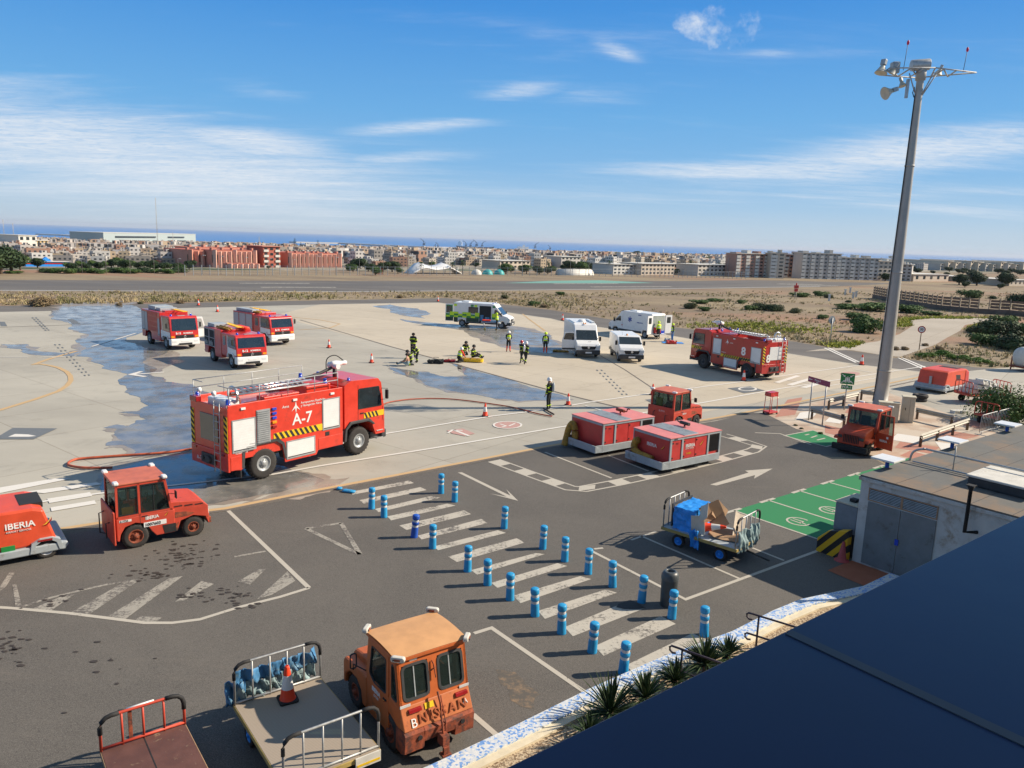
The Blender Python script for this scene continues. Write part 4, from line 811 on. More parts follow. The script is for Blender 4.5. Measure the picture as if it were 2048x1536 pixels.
# ---------------- baggage tractors ----------------
def tractor(lbl,loc,az,paint,roofm,rimm,style,opts):
    """origin: rear axle centre. cab open frames with glass"""
    t=thing('baggage_tractor',lbl,'baggage tractor',loc,rot(az),'baggage tractors')
    W=.72; WB=opts.get('wb',1.61); HT=opts.get('h',2.02); rr_=.36; fr_=.31
    xr=-.50; xc=.98  # cab from xr to xc
    # lower body side with arches
    b=MB()
    low=[(xr,.32),(-.44,.30),(-.40,.5),(-.28,.70),(0,.78),(.28,.70),(.42,.45),(.55,.28),(xc+.1,.28),(xc+.1,.98),(xr,.98)]
    for k in (-1,1): b.prism(low,k*W,k*(W-.05),'y')
    b.box(xr,-W+.05,.45,xr+.05,W-.05,.98); b.box(xr+.05,-W+.05,.80,xc+.1,W-.05,.86)
    b.build('body',paint,t,bevel=.02)
    b=MB(); b.box(-.45,-.45,.3,WB+.4,.45,.55); b.cyl((0,-.6,rr_),(0,.6,rr_),.07); b.cyl((WB,-.55,fr_),(WB,.55,fr_),.06); b.build('chassis',M['dark'],t)
    # hood
    xh=WB+.45
    if style=='round':
        b=MB(); hp=[(xc,.5),(xc,1.22),(xc+.25,1.24),(xh-.15,1.08),(xh+.02,.98),(xh+.06,.45),(WB+.42,.45),(WB+.34,.60),(WB,.70),(WB-.34,.60),(WB-.42,.45)]
        b.prism(hp,-.62,.62,'y'); b.build('hood',paint,t,bevel=.06)
        b=MB(); [b.box(xh+.045,-.33+i*.075,.55,xh+.068,-.295+i*.075,.92) for i in range(10)]; b.build('grille',M['black'],t)
        for k in (-1,1):
            b=MB(); b.box(xh+.02,k*.49-.1,.72,xh+.066,k*.49+.1,.86); b.build('headlight',M['dglass'],t,bevel=.02)
            b=MB(); b.prism([(WB-.48,.62),(WB-.36,.76),(WB+.36,.76),(xh-.0,.70),(xh,.62),(WB+.34,.66),(WB-.3,.66)],k*.62,k*(.80),'y'); b.build('fender',paint,t,bevel=.02)
        b=MB(); b.prism([(WB+.44,.16),(xh+.16,.16),(xh+.16,.46),(WB+.44,.44)],-.80,.80,'y'); b.build('bumper',M['black'],t,bevel=.04)
    else:
        b=MB(); hp=[(xc,.42),(xc,1.20),(xc+.12,1.20),(xh-.2,1.10),(xh-.0,.92),(xh+.02,.35),(WB+.44,.35),(WB+.36,.58),(WB,.68),(WB-.36,.58),(WB-.46,.30),(xc,.30)]
        b.prism(hp,-W+.03,W-.03,'y'); b.build('hood',paint,t,bevel=.03)
        for k in (-1,1):
            y=k*(W-.03)
            for i in range(3):
                b=MB(); [b.box(xc+.1+i*.30+j*.035,min(y,y+k*.008),1.03-i*.02,xc+.12+i*.30+j*.035,max(y,y+k*.008),1.07-i*.02) for j in range(7)]
                b.build('vent',M['interior'],t)
            b=MB(); b.prism([(xc+.1,.70),(xc+.12,.88),(xc+.45,.84),(xc+.68,.76),(xc+.5,.70)],y,y+k*.006,'y'); b.build('side_grille',M['rusty'] if k else 0,t)
            b=MB(); b.box(xh+.0,k*.5-.09,.62,xh+.045,k*.5+.09,.76); b.build('headlight',M['refl'],t,bevel=.01)
            b=MB(); b.prism([(xc-.2,.30),(xc-.25,.56),(xc+.12,.56),(xc+.12,.30)],k*W,k*(W+.008),'y'); b.build('step_panel',M['black'],t)
            b=MB(); b.prism([(xc+.12,.30),(xc+.12,.5),(WB-.42,.56),(WB-.46,.30)],k*(W-.03),k*(W-.024),'y'); b.build('rusty_sill',M['rusty'],t)
        b=MB(); b.box(xh,-.62,.32,xh+.1,.62,.5); b.cyl((xh+.08,0,.42),(xh+.22,0,.38),.04); b.build('bumper',M['rusty'],t,bevel=.02)
    # cab frame
    xt=xr+.02; xft=xc-.12
    fo=[(xr,.98),(xc+.06,.98),(xft,HT-.06),(xt,HT-.06)]
    for k in (-1,1):
        yb=k*W; 
        b=MB()
        P_=lambda x0,z0,x1,z1,w_: b.prism([(x0-w_/2,z0),(x0+w_/2,z0),(x1+w_/2,z1),(x1-w_/2,z1)],k*(W-.0),k*(W-.05),'y')
        P_(xr+.03,.98,xt+.03,HT-.06,.06); P_(.13,.98,.13,HT-.06,.06); P_(xc+.02,.98,xft-.02,HT-.06,.07)
        b.prism([(xt,HT-.12),(xft,HT-.12),(xft,HT-.06),(xt,HT-.06)],k*W,k*(W-.05),'y'); b.prism([(xr,.98),(xc+.05,.98),(xc+.04,1.04),(xr,1.04)],k*W,k*(W-.05),'y')
        b.build('cab_frame',paint,t,bevel=.008)
        g1=rpoly([(xr+.07,1.05),(.09,1.05),(.09,HT-.13),(xt+.07,HT-.13)],.04); pane(t,g1,k*(W-.03),k*(W-.036),'y',M['glass'],'side_window'); seal(t,g1,k*(W-.005),k*(W-.045),'y',M['black'],k=-.03)
        if not (opts.get('open') and k>0):
            g1=rpoly([(.17,1.05),(xc-.02,1.05),(xft-.05,HT-.13),(.17,HT-.13)],.04); pane(t,g1,k*(W-.03),k*(W-.036),'y',M['glass'],'door_window'); seal(t,g1,k*(W-.005),k*(W-.045),'y',M['black'],k=-.03)
            b=MB(); b.box(.52,min(k*(W-.03),k*(W-.02)),1.06,.54,max(k*(W-.03),k*(W-.02)),HT-.14); b.box(.18,k*W-.012 if k<0 else k*W,.93,.34,k*W if k<0 else k*W+.012,.955); b.box(.125,min(k*W,k*(W+.003)),.40+.3,.135,max(k*W,k*(W+.003)),.98); b.build('door_trim',M['black'],t)
    # open door
    if opts.get('open'):
        b=MB(); b.prism([(0,.30),(.85,.30),(.85,1.02),(0,1.02)],-.02,.02,'x') if False else None
        b=MB(); b.box(-.02,0,.34,.02,.86,1.0); b.ring([(0,1.0),(.86,1.0),(.80,1.92),(.08,1.92)],[(.06,1.04),(.80,1.04),(.745,1.87),(.13,1.87)],-.02,.02,'x')
        o=b.build('open_door',paint,t,loc=(xc-.02,W,0),rz=R(-18)); b=MB(); b.prism([(.06,1.04),(.80,1.04),(.745,1.87),(.13,1.87)],-.004,.004,'x'); b.build('door_glass',M['glass'],o)
        text('IBERIA',.14,o,(.024,.18,.66),(0,1,0),(0,0,1),M['white'],bold=.003); swoosh(o,(.024,.66,.66),.13,(0,1,0),(0,0,1)); b=MB(); b.box(.02,.52,.84,.026,.62,.94); b.build('sticker',M['white'],o)
    # rear & front glass
    b=MB()
    for y0,y1 in ((-W+.05,-W+.10),(W-.10,W-.05)): b.box(xt,y0,.98,xt+.05,y1,HT-.06)
    b.box(xt,-W+.1,HT-.12,xt+.05,W-.1,HT-.06); b.box(xt,-W+.1,.98,xt+.05,W-.1,1.04); b.build('rear_frame',paint,t)
    b=MB(); b.box(xt+.02,-W+.1,1.04,xt+.026,W-.1,HT-.12); b.build('rear_window',M['glass'],t)
    sl=(xft-(xc+.06))/(HT-.06-.98); FX=lambda z_: xc+.06+sl*(z_-.98)
    b=MB(); ys=W-.05
    for (y0,y1,z0,z1) in ((-ys,-ys+.05,1.0,HT-.06),(ys-.05,ys,1.0,HT-.06),(-ys+.05,ys-.05,1.18,1.24),(-ys+.05,ys-.05,HT-.14,HT-.06)):
        b.add([(FX(z_)+o,y_,z_) for o in (-.04,0) for y_,z_ in ((y0,z0),(y1,z0),(y1,z1),(y0,z1))],[(0,1,2,3),(4,5,6,7),(0,1,5,4),(1,2,6,5),(2,3,7,6),(3,0,4,7)])
    b.build('windscreen_frame',paint,t)
    b=MB(); b.add([(FX(z_)+o,y_,z_) for o in (-.024,-.018) for y_,z_ in ((-ys+.05,1.24),(ys-.05,1.24),(ys-.05,HT-.14),(-ys+.05,HT-.14))],[(0,1,2,3),(4,5,6,7),(0,1,5,4),(1,2,6,5),(2,3,7,6),(3,0,4,7)]); b.build('windscreen',M['glass'],t)
    # roof
    b=MB(); b.box(xt-.04,-W-.02,HT-.06,xft+.06,W+.02,HT); b.build('roof',roofm,t,bevel=.02)
    for x in (xt+.02,xft-.02):
        for y in (-W+.04,W-.04):
            b=MB(); b.box(x-.07,y-.12,HT-.06 if opts.get('low') else HT-.03,x+.07,y+.12,HT+.06); b.build('roof_lamp',opts.get('lampm',M['white']),t,bevel=.03)
    # interior
    b=MB(); b.box(-.3,-.55,.86,.1,-.1,1.0); b.box(-.35,-.55,1.0,-.25,-.1,1.45); b.box(-.3,.1,.86,.1,.55,1.0); b.box(-.35,.1,1.0,-.25,.55,1.4); b.box(.78,-.6,.86,.95,.6,1.12); b.build('seats',M['interior'],t,bevel=.03)
    b=MB(); b.tube([(.55+.04*math.sin(a),.32+.18*math.cos(a),1.15+.16*math.sin(a)) for a in [R(30*i) for i in range(12)]],.015,6,closed=True); b.tube([(.57,.32,1.15),(.8,.32,1.0)],.02,6); b.build('steering_wheel',M['black'],t)
    for k in (-1,1):
        wheel(t,0,k*(W-.14),rr_,.26,k,rimm,.56); wheel(t,WB,k*(W-.13),fr_,.2,k,rimm,.5)
    b=MB(); b.tube([(xft+.05,-W+.02,1.5),(xft+.25,-W-.16,1.5)],.01,5); b.box(xft+.22,-W-.24,1.38,xft+.25,-W-.08,1.6); b.build('mirror',M['black'],t,bevel=.01)
    if style!='round':
        b=MB(); b.box(xr-.10,-.80,.22,xr-.04,.80,1.22); b.build('rear_shield',M['tred'],t,bevel=.03)
        b=MB(); b.tube([(xr-.1,.35,.95),(xr-.24,.35,.9),(xr-.24,.35,.3),(xr-.1,.35,.25)],.018,6); b.tube([(xr-.1,-.35,.8),(xr-.2,-.35,.8),(xr-.2,-.35,.35)],.018,6); b.build('coupling',M['dark'],t)
    else:
        b=MB(); b.box(xr-.05,-.6,.3,xr,.6,.6); b.build('rear_coupling',M['rusty'],t)
    return t
d=fw(51); lv=Vector((-d.y,d.x,0)); p=at(274,1097)+lv*.72
tl=tractor('faded red baggage tractor marked IBERIA and 1007603, beside the left crosswalk',(p.x,p.y,0),51,M['tred'],M['roofred'],M['rusty'],'box',{})
text('IBERIA',.13,tl,(.27,-.724,.82),(1,0,.04),(0,0,1),M['white'],bold=.003); swoosh(tl,(.78,-.724,.84),.12,(1,0,0),(0,0,1)); 
b=MB(); b.box(.22,-.726,.60,.84,-.720,.74); b.build('number_sticker',M['white'],tl); text('1007603',.125,tl,(.25,-.731,.625),(1,0,0),(0,0,1),M['navy'],bold=.001)
b=MB(); b.box(-.42,-.726,.86,-.1,-.720,.93); b.build('number_sticker',M['white'],tl); text('E-7724',.075,tl,(-.40,-.731,.872),(1,0,0),(0,0,1),M['navy'])
b=MB(); b.box(-.33,-.66,1.05,.0,-.655,1.28); b.build('orange_sticker',M['amber'],tl)
d=fw(47); lv=Vector((-d.y,d.x,0)); 
tc_=tractor('red baggage tractor with white roof lamps half hidden behind the two power units',(7.95,38.25,0),47,M['tred'],M['roofred'],M['dark'],'box',{'h':2.0})
b=MB(); b.box(-.36,.1,1.05,-.3,.5,1.6); b.build('hi_vis_vest',M['hiviz'],tc_,bevel=.03)
text('E-7715',.12,tc_,(-.604,.1,.95),(0,-1,0),(0,0,1),M['white']); text('IBERIA',.12,tc_,(.27,-.724,.8),(1,0,0),(0,0,1),M['white'])
d=fw(229); p=(at(1669,890)+at(1725,925))/2 - d*1.95
tr_=tractor('red baggage tractor with slotted grille, black bumper and open door, by the island',(p.x,p.y,0),226,M['rtr'],M['roofred'],M['dark'],'round',{'open':True,'h':2.02})
# --- near orange tractor ---
def near_tractor():
    az=-36; d=fw(az); rv=Vector((d.y,-d.x,0)); p=at(600+900/4.315,1180+1440/4.315,.25); p=Vector((p.x,p.y,0))+rv*.72
    t=thing('baggage_tractor','weathered orange baggage tractor with pale roof and two rear windows, nearest vehicle','baggage tractor',p,rot(az),'baggage tractors')
    o=M['orange']; W=.71
    # rear ballast bumper plate
    b=MB(); b.prism([(-.02,.62),(.0,.28),(.12,.22),(.34,.22),(.34,.66),(.05,.68)],-W,-.32,'y'); b.prism([(-.02,.62),(.0,.28),(.12,.22),(.34,.22),(.34,.66),(.05,.68)],.32,W,'y'); b.prism([(-.03,.62),(-.0,.40),(.34,.40),(.34,.66),(.04,.68)],-.32,.32,'y'); b.build('rear_bumper',M['rusty'],t,bevel=.02)
    for y in (-.46,.42):
        b=MB(); b.cyl((-.035,y,.52),(.02,y,.52),.045,n=12); b.build('towing_hole',M['black'],t)
    # sloped rear panel
    b=MB(); b.prism([(.02,.68),(.34,.66),(.5,1.06),(.20,1.06)],-W+.005,W-.005,'y'); b.build('rear_panel',mat('rear_panel_orange',(.50,.15,.05),.5,var=.1,dirt=(.30,.10,.05),damt=.35,dscale=5),t,bevel=.015)  # orange slightly paler than the cab paint
    sl=Vector((.18,0,.38)).normalized(); rt=Vector((0,-1,0)); F_=lambda y,z_: Vector((.02+(z_-.68)*.474-.012,y,z_))
    text('NISSAN',.235,t,F_(.40,.755)+Vector((-.012,0,0)),rt,sl,mat('dull_orange_letters',(.36,.085,.022),.6),depth=.006,space=1.32,bold=.001,name='embossed_lettering')
    text('B',.22,t,F_(.56,.72),rt,sl,M['white']); text('A',.15,t,F_(-.52,.80),rt,sl,M['white'])
    for y in (.44,-.52):
        b=MB(); b.add([F_(y+dy,z_)+Vector((k,0,0)) for k in (-.03,.01) for dy,z_ in ((.13,.945),(-.13,.945),(-.13,1.01),(.13,1.01))],[(0,1,2,3),(4,5,6,7),(0,1,5,4),(1,2,6,5),(2,3,7,6),(3,0,4,7)]); b.build('tail_light',M['lred'],t,bevel=.01)
    b=MB(); b.add([F_(dy,z_)+Vector((k,0,0)) for k in (-.004,.004) for dy,z_ in ((.24,.93),(.06,.93),(.06,1.02),(.24,1.02))],[(0,1,2,3),(4,5,6,7),(0,1,5,4),(1,2,6,5),(2,3,7,6),(3,0,4,7)]); b.build('warning_sticker',M['yellow'],t)
    # coupling lever
    b=MB(); b.tube([(.12,.0,1.2),(.02,.0,1.05),(-.06,.0,.7),(-.14,.0,.35)],.022,6); b.tube([(.12,-.07,1.1),(-.04,-.1,.6),(-.1,-.05,.42)],.012,6); b.box(-.22,-.07,.30,-.02,.07,.5); b.box(-.26,-.09,.12,-.12,.09,.16); b.box(-.24,-.06,.16,-.19,.06,.30); b.build('tow_coupling',M['rusty'],t,bevel=.012)
    # cab: lower sides
    x0,x1=.20,1.52; HT=1.93; TX=.36; TX1=1.45
    sd_=[(.34,.30),(.30,.66),(.2,1.02),(x1,1.02),(x1,.30),(.90,.30),(.80,.56),(.56,.62)]
    for k in (-1,1):
        b=MB(); b.prism([(.20,.66),(.20,1.06),(x1,1.06),(x1,.30),(1.02,.30),(.96,.52),(.84,.70),(.62,.76),(.42,.70),(.34,.66)],k*(W-.0),k*(W-.05),'y'); b.build('side_panel',o,t,bevel=.015)
    # rear wall with two windows
    hw=W-.005
    RX_=lambda z_: x0+(z_-1.06)*(TX-x0)/(HT-.07-1.06)
    def panel(out,holes,th,nm,fx,m=o):
        # grid panel: out=(y0,z0,y1,z1); holes list of rounded rects
        b=MB(); y0,z0,y1,z1=out; 
        def slab(a,c,e,f): b.add([(fx(z_)+k,y_,z_) for k in (0,th) for y_,z_ in ((a,c),(e,c),(e,f),(a,f))],[(0,1,2,3),(4,5,6,7),(0,1,5,4),(1,2,6,5),(2,3,7,6),(3,0,4,7)])
        hs_=sorted(holes); yc=y0
        for (a,c,e,f) in hs_:
            slab(yc,z0,a,z1); slab(a,z0,e,c); slab(a,f,e,z1); yc=e
        slab(yc,z0,y1,z1)
        return b.build(nm,m,t)
    H2=[(-.62,1.14,-.10,HT-.17),(.10,1.14,.62,HT-.17)]
    panel((-hw,1.06,hw,HT-.07),H2,.04,'rear_wall',RX_)
    for (a,c,e,f) in H2:
        pts=rr(a,c,e,f,.09,4)
        b=MB(); inn=rr(a+.035,c+.035,e-.035,f-.035,.07,4); n=len(pts)
        oo=rr(a-.012,c-.012,e+.012,f+.012,.10,4)
        b.add([(RX_(z_)-.012,y_,z_) for y_,z_ in oo]+[(RX_(z_)-.012,y_,z_) for y_,z_ in inn]+[(RX_(z_)+.045,y_,z_) for y_,z_ in oo]+[(RX_(z_)+.045,y_,z_) for y_,z_ in inn],[f2 for i in range(n) for j in [(i+1)%n] for f2 in ((i,j,j+n,i+n),(i+2*n,i+3*n,j+3*n,j+2*n),(i,i+2*n,j+2*n,j),(i+n,j+n,j+3*n,i+3*n))]); wn=b.build('window_seal',M['dark'],t)
        b=MB(); b.add([(RX_(z_)+k,y_,z_) for k in (.012,.018) for y_,z_ in inn],[tuple(range(n)),tuple(range(n,2*n))]); b.build('pane',M['glass'],wn)
        b=MB(); ym=(a+e)/2+.02; b.add([(RX_(z_)+k,y_,z_) for k in (.004,.026) for y_,z_ in ((ym-.01,c+.03),(ym+.01,c+.03),(ym+.01,f-.03),(ym-.01,f-.03))],[(0,1,2,3),(4,5,6,7),(0,1,5,4),(1,2,6,5),(2,3,7,6),(3,0,4,7)]); b.build('sliding_divider',M['ggrey'],wn)
    b=MB(); b.tube([(RX_(1.72)-.02,.02,1.72),(RX_(1.72)-.05,.0,1.66),(RX_(1.4)-.05,-.02,1.42)],.012,5); b.tube([(RX_(1.6)-.04,-.05,1.6),(RX_(1.6)-.04,.06,1.55)],.01,5); b.build('window_latch',M['rusty'],t)
    for k in (-1,1):
        y=k*hw
        # side: narrow quarter window + door
        rear=lambda z_: x0+(z_-1.06)*(TX-x0)/(HT-.13)
        b=MB(); out=[(x0,1.06),(.62,1.06),(.62,HT-.07),(TX,HT-.07)]; inn=[(x0+.10,1.10),(.55,1.10),(.55,HT-.17),(TX+.07,HT-.17)]
        b.ring(rpoly(out,.003,3),rpoly(inn,.07,3),y,y-k*.045,'y'); b.build('quarter_panel',o,t)
        qg=rpoly([(x0+.12,1.12),(.53,1.12),(.53,HT-.19),(TX+.09,HT-.19)],.06); pane(t,qg,y-k*.02,y-k*.026,'y',M['glass'],'quarter_window'); seal(t,qg,y+k*.006,y-k*.045,'y',M['dark'],k=.025)
        b=MB(); out=[(.635,.34),(x1-.02,.34),(x1-.0,1.05),(TX1-.05,HT-.08),(.635,HT-.08)]; b.ring(rpoly(out,.003,3),rpoly([(.72,1.05),(x1-.3,1.03),(x1-.10,1.14),(TX1-.13,HT-.18),(.72,HT-.18)],.06,3),y+k*.01,y-k*.03,'y')
        dr=b.build('door',o,t,bevel=.006)
        qg=rpoly([(.74,1.07),(x1-.3,1.05),(x1-.12,1.15),(TX1-.15,HT-.20),(.74,HT-.20)],.06); pane(dr,qg,y-k*.008,y-k*.014,'y',M['glass'],'door_window'); seal(dr,qg,y+k*.016,y-k*.035,'y',M['dark'],k=.022)
        b=MB(); b.box(.70,min(y,y+k*.03),.93,.82,max(y,y+k*.03),.955); b.build('door_handle',M['black'],dr)
        b=MB(); b.box(x1-.02,y-.04 if k>0 else y,.98,x1+.04,y if k>0 else y+.04,1.06); b.build('hinge',o,t)
        # windscreen pillar
        b=MB(); b.prism([(x1-.0,1.06),(x1+.07,1.06),(TX1+.02,HT-.07),(TX1-.05,HT-.07)],y,y-k*.06,'y'); b.build('pillar',o,t)
    text('IBERIA',.12,t,(1.30,hw+.012,.86),(-1,0,0),(0,0,1),M['white'],bold=.003); swoosh(t,(.84,hw+.012,.88),.1,(-1,0,0),(0,0,1)); text('E-7701',.07,t,(1.22,hw+.012,.76),(-1,0,0),(0,0,1),M['white'])
    b=MB(); b.add([(x_+k,y_,z_) for k in (0,.006) for x_,y_,z_ in ((x1+.05,-W+.06,1.12),(x1+.05,W-.06,1.12),(TX1-.0,W-.06,HT-.1),(TX1-.0,-W+.06,HT-.1))],[(0,1,2,3),(4,5,6,7),(0,1,5,4),(1,2,6,5),(2,3,7,6),(3,0,4,7)]); b.build('windscreen',M['glass'],t)
    # roof, slightly arched
    b=MB(); n=8; L=[]
    ov=.03; xa,xb=TX-.05,TX1+.08
    top=lambda x,y: HT+.045*(1-((x-(xa+xb)/2)/((xb-xa)/2))**2)+.012*(1-(y/hw)**2)
    N=8
    vs=[(xa+(xb-xa)*i/N,-hw-ov+(2*hw+2*ov)*j/N,top(xa+(xb-xa)*i/N,-hw+(2*hw)*j/N)) for i in range(N+1) for j in range(N+1)]
    b.add(vs,[(i*(N+1)+j,(i+1)*(N+1)+j,(i+1)*(N+1)+j+1,i*(N+1)+j+1) for i in range(N) for j in range(N)],0,True)
    b.build('roof',M['oroof'],t)
    b=MB(); b.box(xa+.0,-hw-ov,HT-.07,xb,hw+ov,HT-.001); b.build('roof_edge',o,t,bevel=.012)
    for x in (xa+.0,xb-.0):
        for y in (-hw+.02,hw-.02):
            s1=1 if y>0 else -1; s2=1 if x>1 else -1
            b=MB(); b.prism(rr(-.13,-.05,.13,.05,.045,3),-.045,.05,'y'); o_=b.build('corner_lamp',M['offwhite'],t,loc=(x+s2*.02,y+s1*.02,HT+.035),rz=R(45 if s1*s2>0 else -45)+R(90),bevel=.02)
            b=MB(); b.box(-.05,-.06,-.02,.05,.06,.02); b.build('lamp_bracket',M['rusty'],o_)
            b=MB(); b.tube([(.05,.05,.0),(.08,.07,.0)],.012,6); b.build('bolt',M['black'],o_)
    # white reflectors strips below windows corners
    for k in (-1,1):
        b=MB(); b.box(x0-.012,k*(hw-.13)-.09,1.055,x0+.0,k*(hw-.13)+.115,1.10) if False else b.box(x0-.014,min(k*(hw-.2),k*(hw+.004)),1.05,x0-.002,max(k*(hw-.2),k*(hw+.004)),1.10); b.build('reflector',M['refl'],t)
    b=MB(); b.box(RX_(1.84)-.01,.30,1.81,RX_(1.84)-.002,.45,1.86); b.build('sticker',M['white'],t)
    # hood
    b=MB(); b.prism([(x1+.02,.45),(x1+.02,1.12),(x1+.3,1.12),(x1+1.0,1.02),(x1+1.12,.92),(x1+1.14,.40),(x1+.95,.40)],-.50,.50,'y'); b.build('hood',o,t,bevel=.05)
    for k in (-1,1):
        b=MB(); b.prism([(x1+.02,.62),(x1+.02,.98),(x1+.25,.98),(x1+1.05,.90),(x1+1.12,.80),(x1+1.12,.36),(x1+1.02,.34),(x1+.98,.56),(x1+.8,.70),(x1+.48,.70),(x1+.30,.56),(x1+.24,.30),(x1+.02,.30)],k*.40,k*W,'y'); b.build('fender',o,t,bevel=.04)
        wheel(t,.64,k*(W-.13),.37,.26,k,M['rusty'],.55); wheel(t,x1+.64,k*(W-.14),.33,.22,k,M['rusty'],.5)
        b=MB(); b.tube([(x1+.05,k*W,1.1),(x1+.35,k*(W+.12),1.12),(x1+.35,k*(W+.12),1.0)],.012,5); b.ring(rr(k*(W+.12)-.07,1.02,k*(W+.12)+.07,1.34,.05,3),rr(k*(W+.12)-.055,1.035,k*(W+.12)+.055,1.325,.04,3),x1+.34,x1+.37,'x'); b.build('mirror',M['black'],t)
        b=MB(); b.box(x1+1.13,k*.55-.08,.62,x1+1.16,k*.55+.08,.76); b.build('headlight',M['refl'],t)
    b=MB(); b.box(.3,-.5,.3,x1+1.0,.5,.5); b.box(x0+.1,-W+.07,.6,x1,W-.07,.72); b.build('chassis',M['interior'],t)
    b=MB(); b.box(.55,-.55,.72,.95,.0,.95); b.box(.48,-.55,.9,.58,.0,1.4); b.box(.6,.12,.72,1.0,.55,1.08); b.box(1.3,-.6,.72,1.5,.6,1.12); b.build('seat',M['interior'],t,bevel=.04)
    b=MB(); b.tube([(1.15+.05*math.sin(a),-.25+.19*math.cos(a),1.2+.15*math.sin(a)) for a in [R(30*i) for i in range(12)]],.014,6,closed=True); b.build('steering_wheel',M['black'],t)
near_tractor()
# ---------------- ground power units ----------------
def gpu(lbl,corner,az,logo):
    d=fw(az); lv=Vector((-d.y,d.x,0)); p=Vector(corner)+lv*1.1
    t=thing('power_unit',lbl,'ground power unit',(p.x,p.y,0),rot(az),'ground power units')
    W=1.08; x0=.42; x1=3.5; z0,z1=.28,1.46
    b=MB(); b.box(.0,-W,.2,.05,W,.52); b.box(.05,-W,.2,.42,-W+.05,.52); b.box(.05,W-.05,.2,.42,W,.52); b.box(.05,-W+.05,.22,.42,W-.05,.26); b.box(.42,-W,.2,x1,-W+.06,.50); b.box(.42,W-.06,.2,x1,W,.50); b.box(.42,-W+.06,.22,x1,W-.06,.30); b.build('tray_frame',M['ggrey'],t,bevel=.012)
    b=MB(); b.box(x0,-W+.062,.30,x1-.02,W-.062,z1-.09); b.build('housing',M['gpured'],t,bevel=.01)
    b=MB()
    for k in (-1,1):
        y0,y1=(W-.05,W-.01) if k>0 else (-W+.01,-W+.05)
        for xa in (x0,1.10,2.68,x1-.08): b.box(xa,y0,.502,xa+.1,y1,z1-.092)
        b.box(x0,y0-.0,z1-.09,x1+.02,y1,z1-.002)
    b.box(x0-.03,-W+.05,z1-.09,x0+.03,W-.05,z1-.002); b.box(x1-.04,-W+.05,z1-.09,x1+.02,W-.05,z1-.002); b.build('corner_frame',M['ggrey'],t)
    for k in (-1,1):
        y=k*(W-.055)
        for xa,xb in ((x0+.11,1.09),(1.21,1.93),(1.95,2.67)):
            b=MB(); b.box(xa,min(y,y+k*.02),.52,xb,max(y,y+k*.02),z1-.11); o=b.build('service_door',M['gpured'],t,bevel=.008)
            b=MB(); [b.cyl((xx,y,zz_),(xx,y+k*.04,zz_),.035,n=8) for xx in ((xa+.06),) for zz_ in (.62,1.25)]; b.build('latch',M['black'],o)
        b=MB(); b.box(2.79,min(y,y+k*.012),.62,x1-.09,max(y,y+k*.012),z1-.13); [b.box(2.81+i*.06,min(y,y+k*.03),.64,2.83+i*.06,max(y,y+k*.03),z1-.15) for i in range(10)]; b.build('radiator_grille',M['black'],t)
    b=MB(); b.box(x0-.03,-W-.01,z1,x1+.04,W+.01,z1+.03); b.build('roof',M['pinkred'],t,bevel=.006)
    b=MB(); b.box(1.28,-W+.05,z1+.031,2.15,W-.05,z1+.045); [b.box(1.3+i*.11,-W+.1,z1+.045,1.34+i*.11,W-.1,z1+.055) for i in range(8)]; b.build('roof_vent',M['ggrey'],t)
    b=MB(); b.cyl((2.5,-.15,z1+.18),(2.5,.35,z1+.18),.075,n=12); b.cyl((2.5,.1,z1+.03),(2.5,.1,z1+.12),.04,n=8); b.tube(spline([(2.5,-.15,z1+.18),(2.5,-.3,z1+.2),(2.5,-.36,z1+.32),(2.5,-.5,z1+.34)],4) if not logo else spline([(2.5,.35,z1+.18),(2.5,.5,z1+.2),(2.5,.56,z1+.38)],4),.03,7); b.build('exhaust',M['rusty'] if not logo else M['dark'],t)
    b=MB(); r0=.15
    b.tube(spline([(.22,.55,.45),(.25,.62,.85),(.24,.78,1.12),(.1,.86,.9),(.02,.9,.5),(-.08,.92,.1)] if not logo else [(.26,.62,1.05),(.28,.78,.95),(.24,.80,.65),(.22,.5,.50),(.24,.1,.46),(.28,-.25,.42)],6),r0,12); b.build('air_hose',M['ribhose'],t)
    for x in (.85,2.95):
        for k in (-1,1): wheel(t,x,k*(W-.3),.2,.14,k,M['grey'],.55)
    text('TCI',.1,t,(x0+.33,-W+.03,1.18),(1,0,0),(0,0,1),M['black'],depth=.003)
    if logo:
        text('IBERIA',.2,t,(1.35,-W+.03,.98),(1,0,0),(0,0,1),M['white'],bold=.004); swoosh(t,(2.2,-W+.03,.98),.24,(1,0,0),(0,0,1)); text('AIRPORT SERVICES',.06,t,(1.35,-W+.03,.90),(1,0,0),(0,0,1),M['white'])
        text('F-1051',.11,t,(1.42,-W+.03,.68),(1,0,0),(0,0,1),M['yellow']); text('33648',.08,t,(x0+.2,-W+.008,z1-.075),(1,0,0),(0,0,1),M['navy'])
        text('IBERIA',.2,t,(x0-.004,.25,.92),(0,-1,0),(0,0,1),M['white'],bold=.004); swoosh(t,(x0-.004,-.55,.92),.22,(0,-1,0),(0,0,1))
    return t
p=at(1090+1020/4.357,780+700/4.357,.22); gpu('red and grey power unit with white IBERIA lettering, the nearer of two',(p.x,p.y,0),54.5,True)
p=at(1090+437/4.357,780+552/4.357,.22); gpu('red and grey power unit without airline lettering, behind its twin, hose hanging over the end',(p.x,p.y,0),54.5,False)
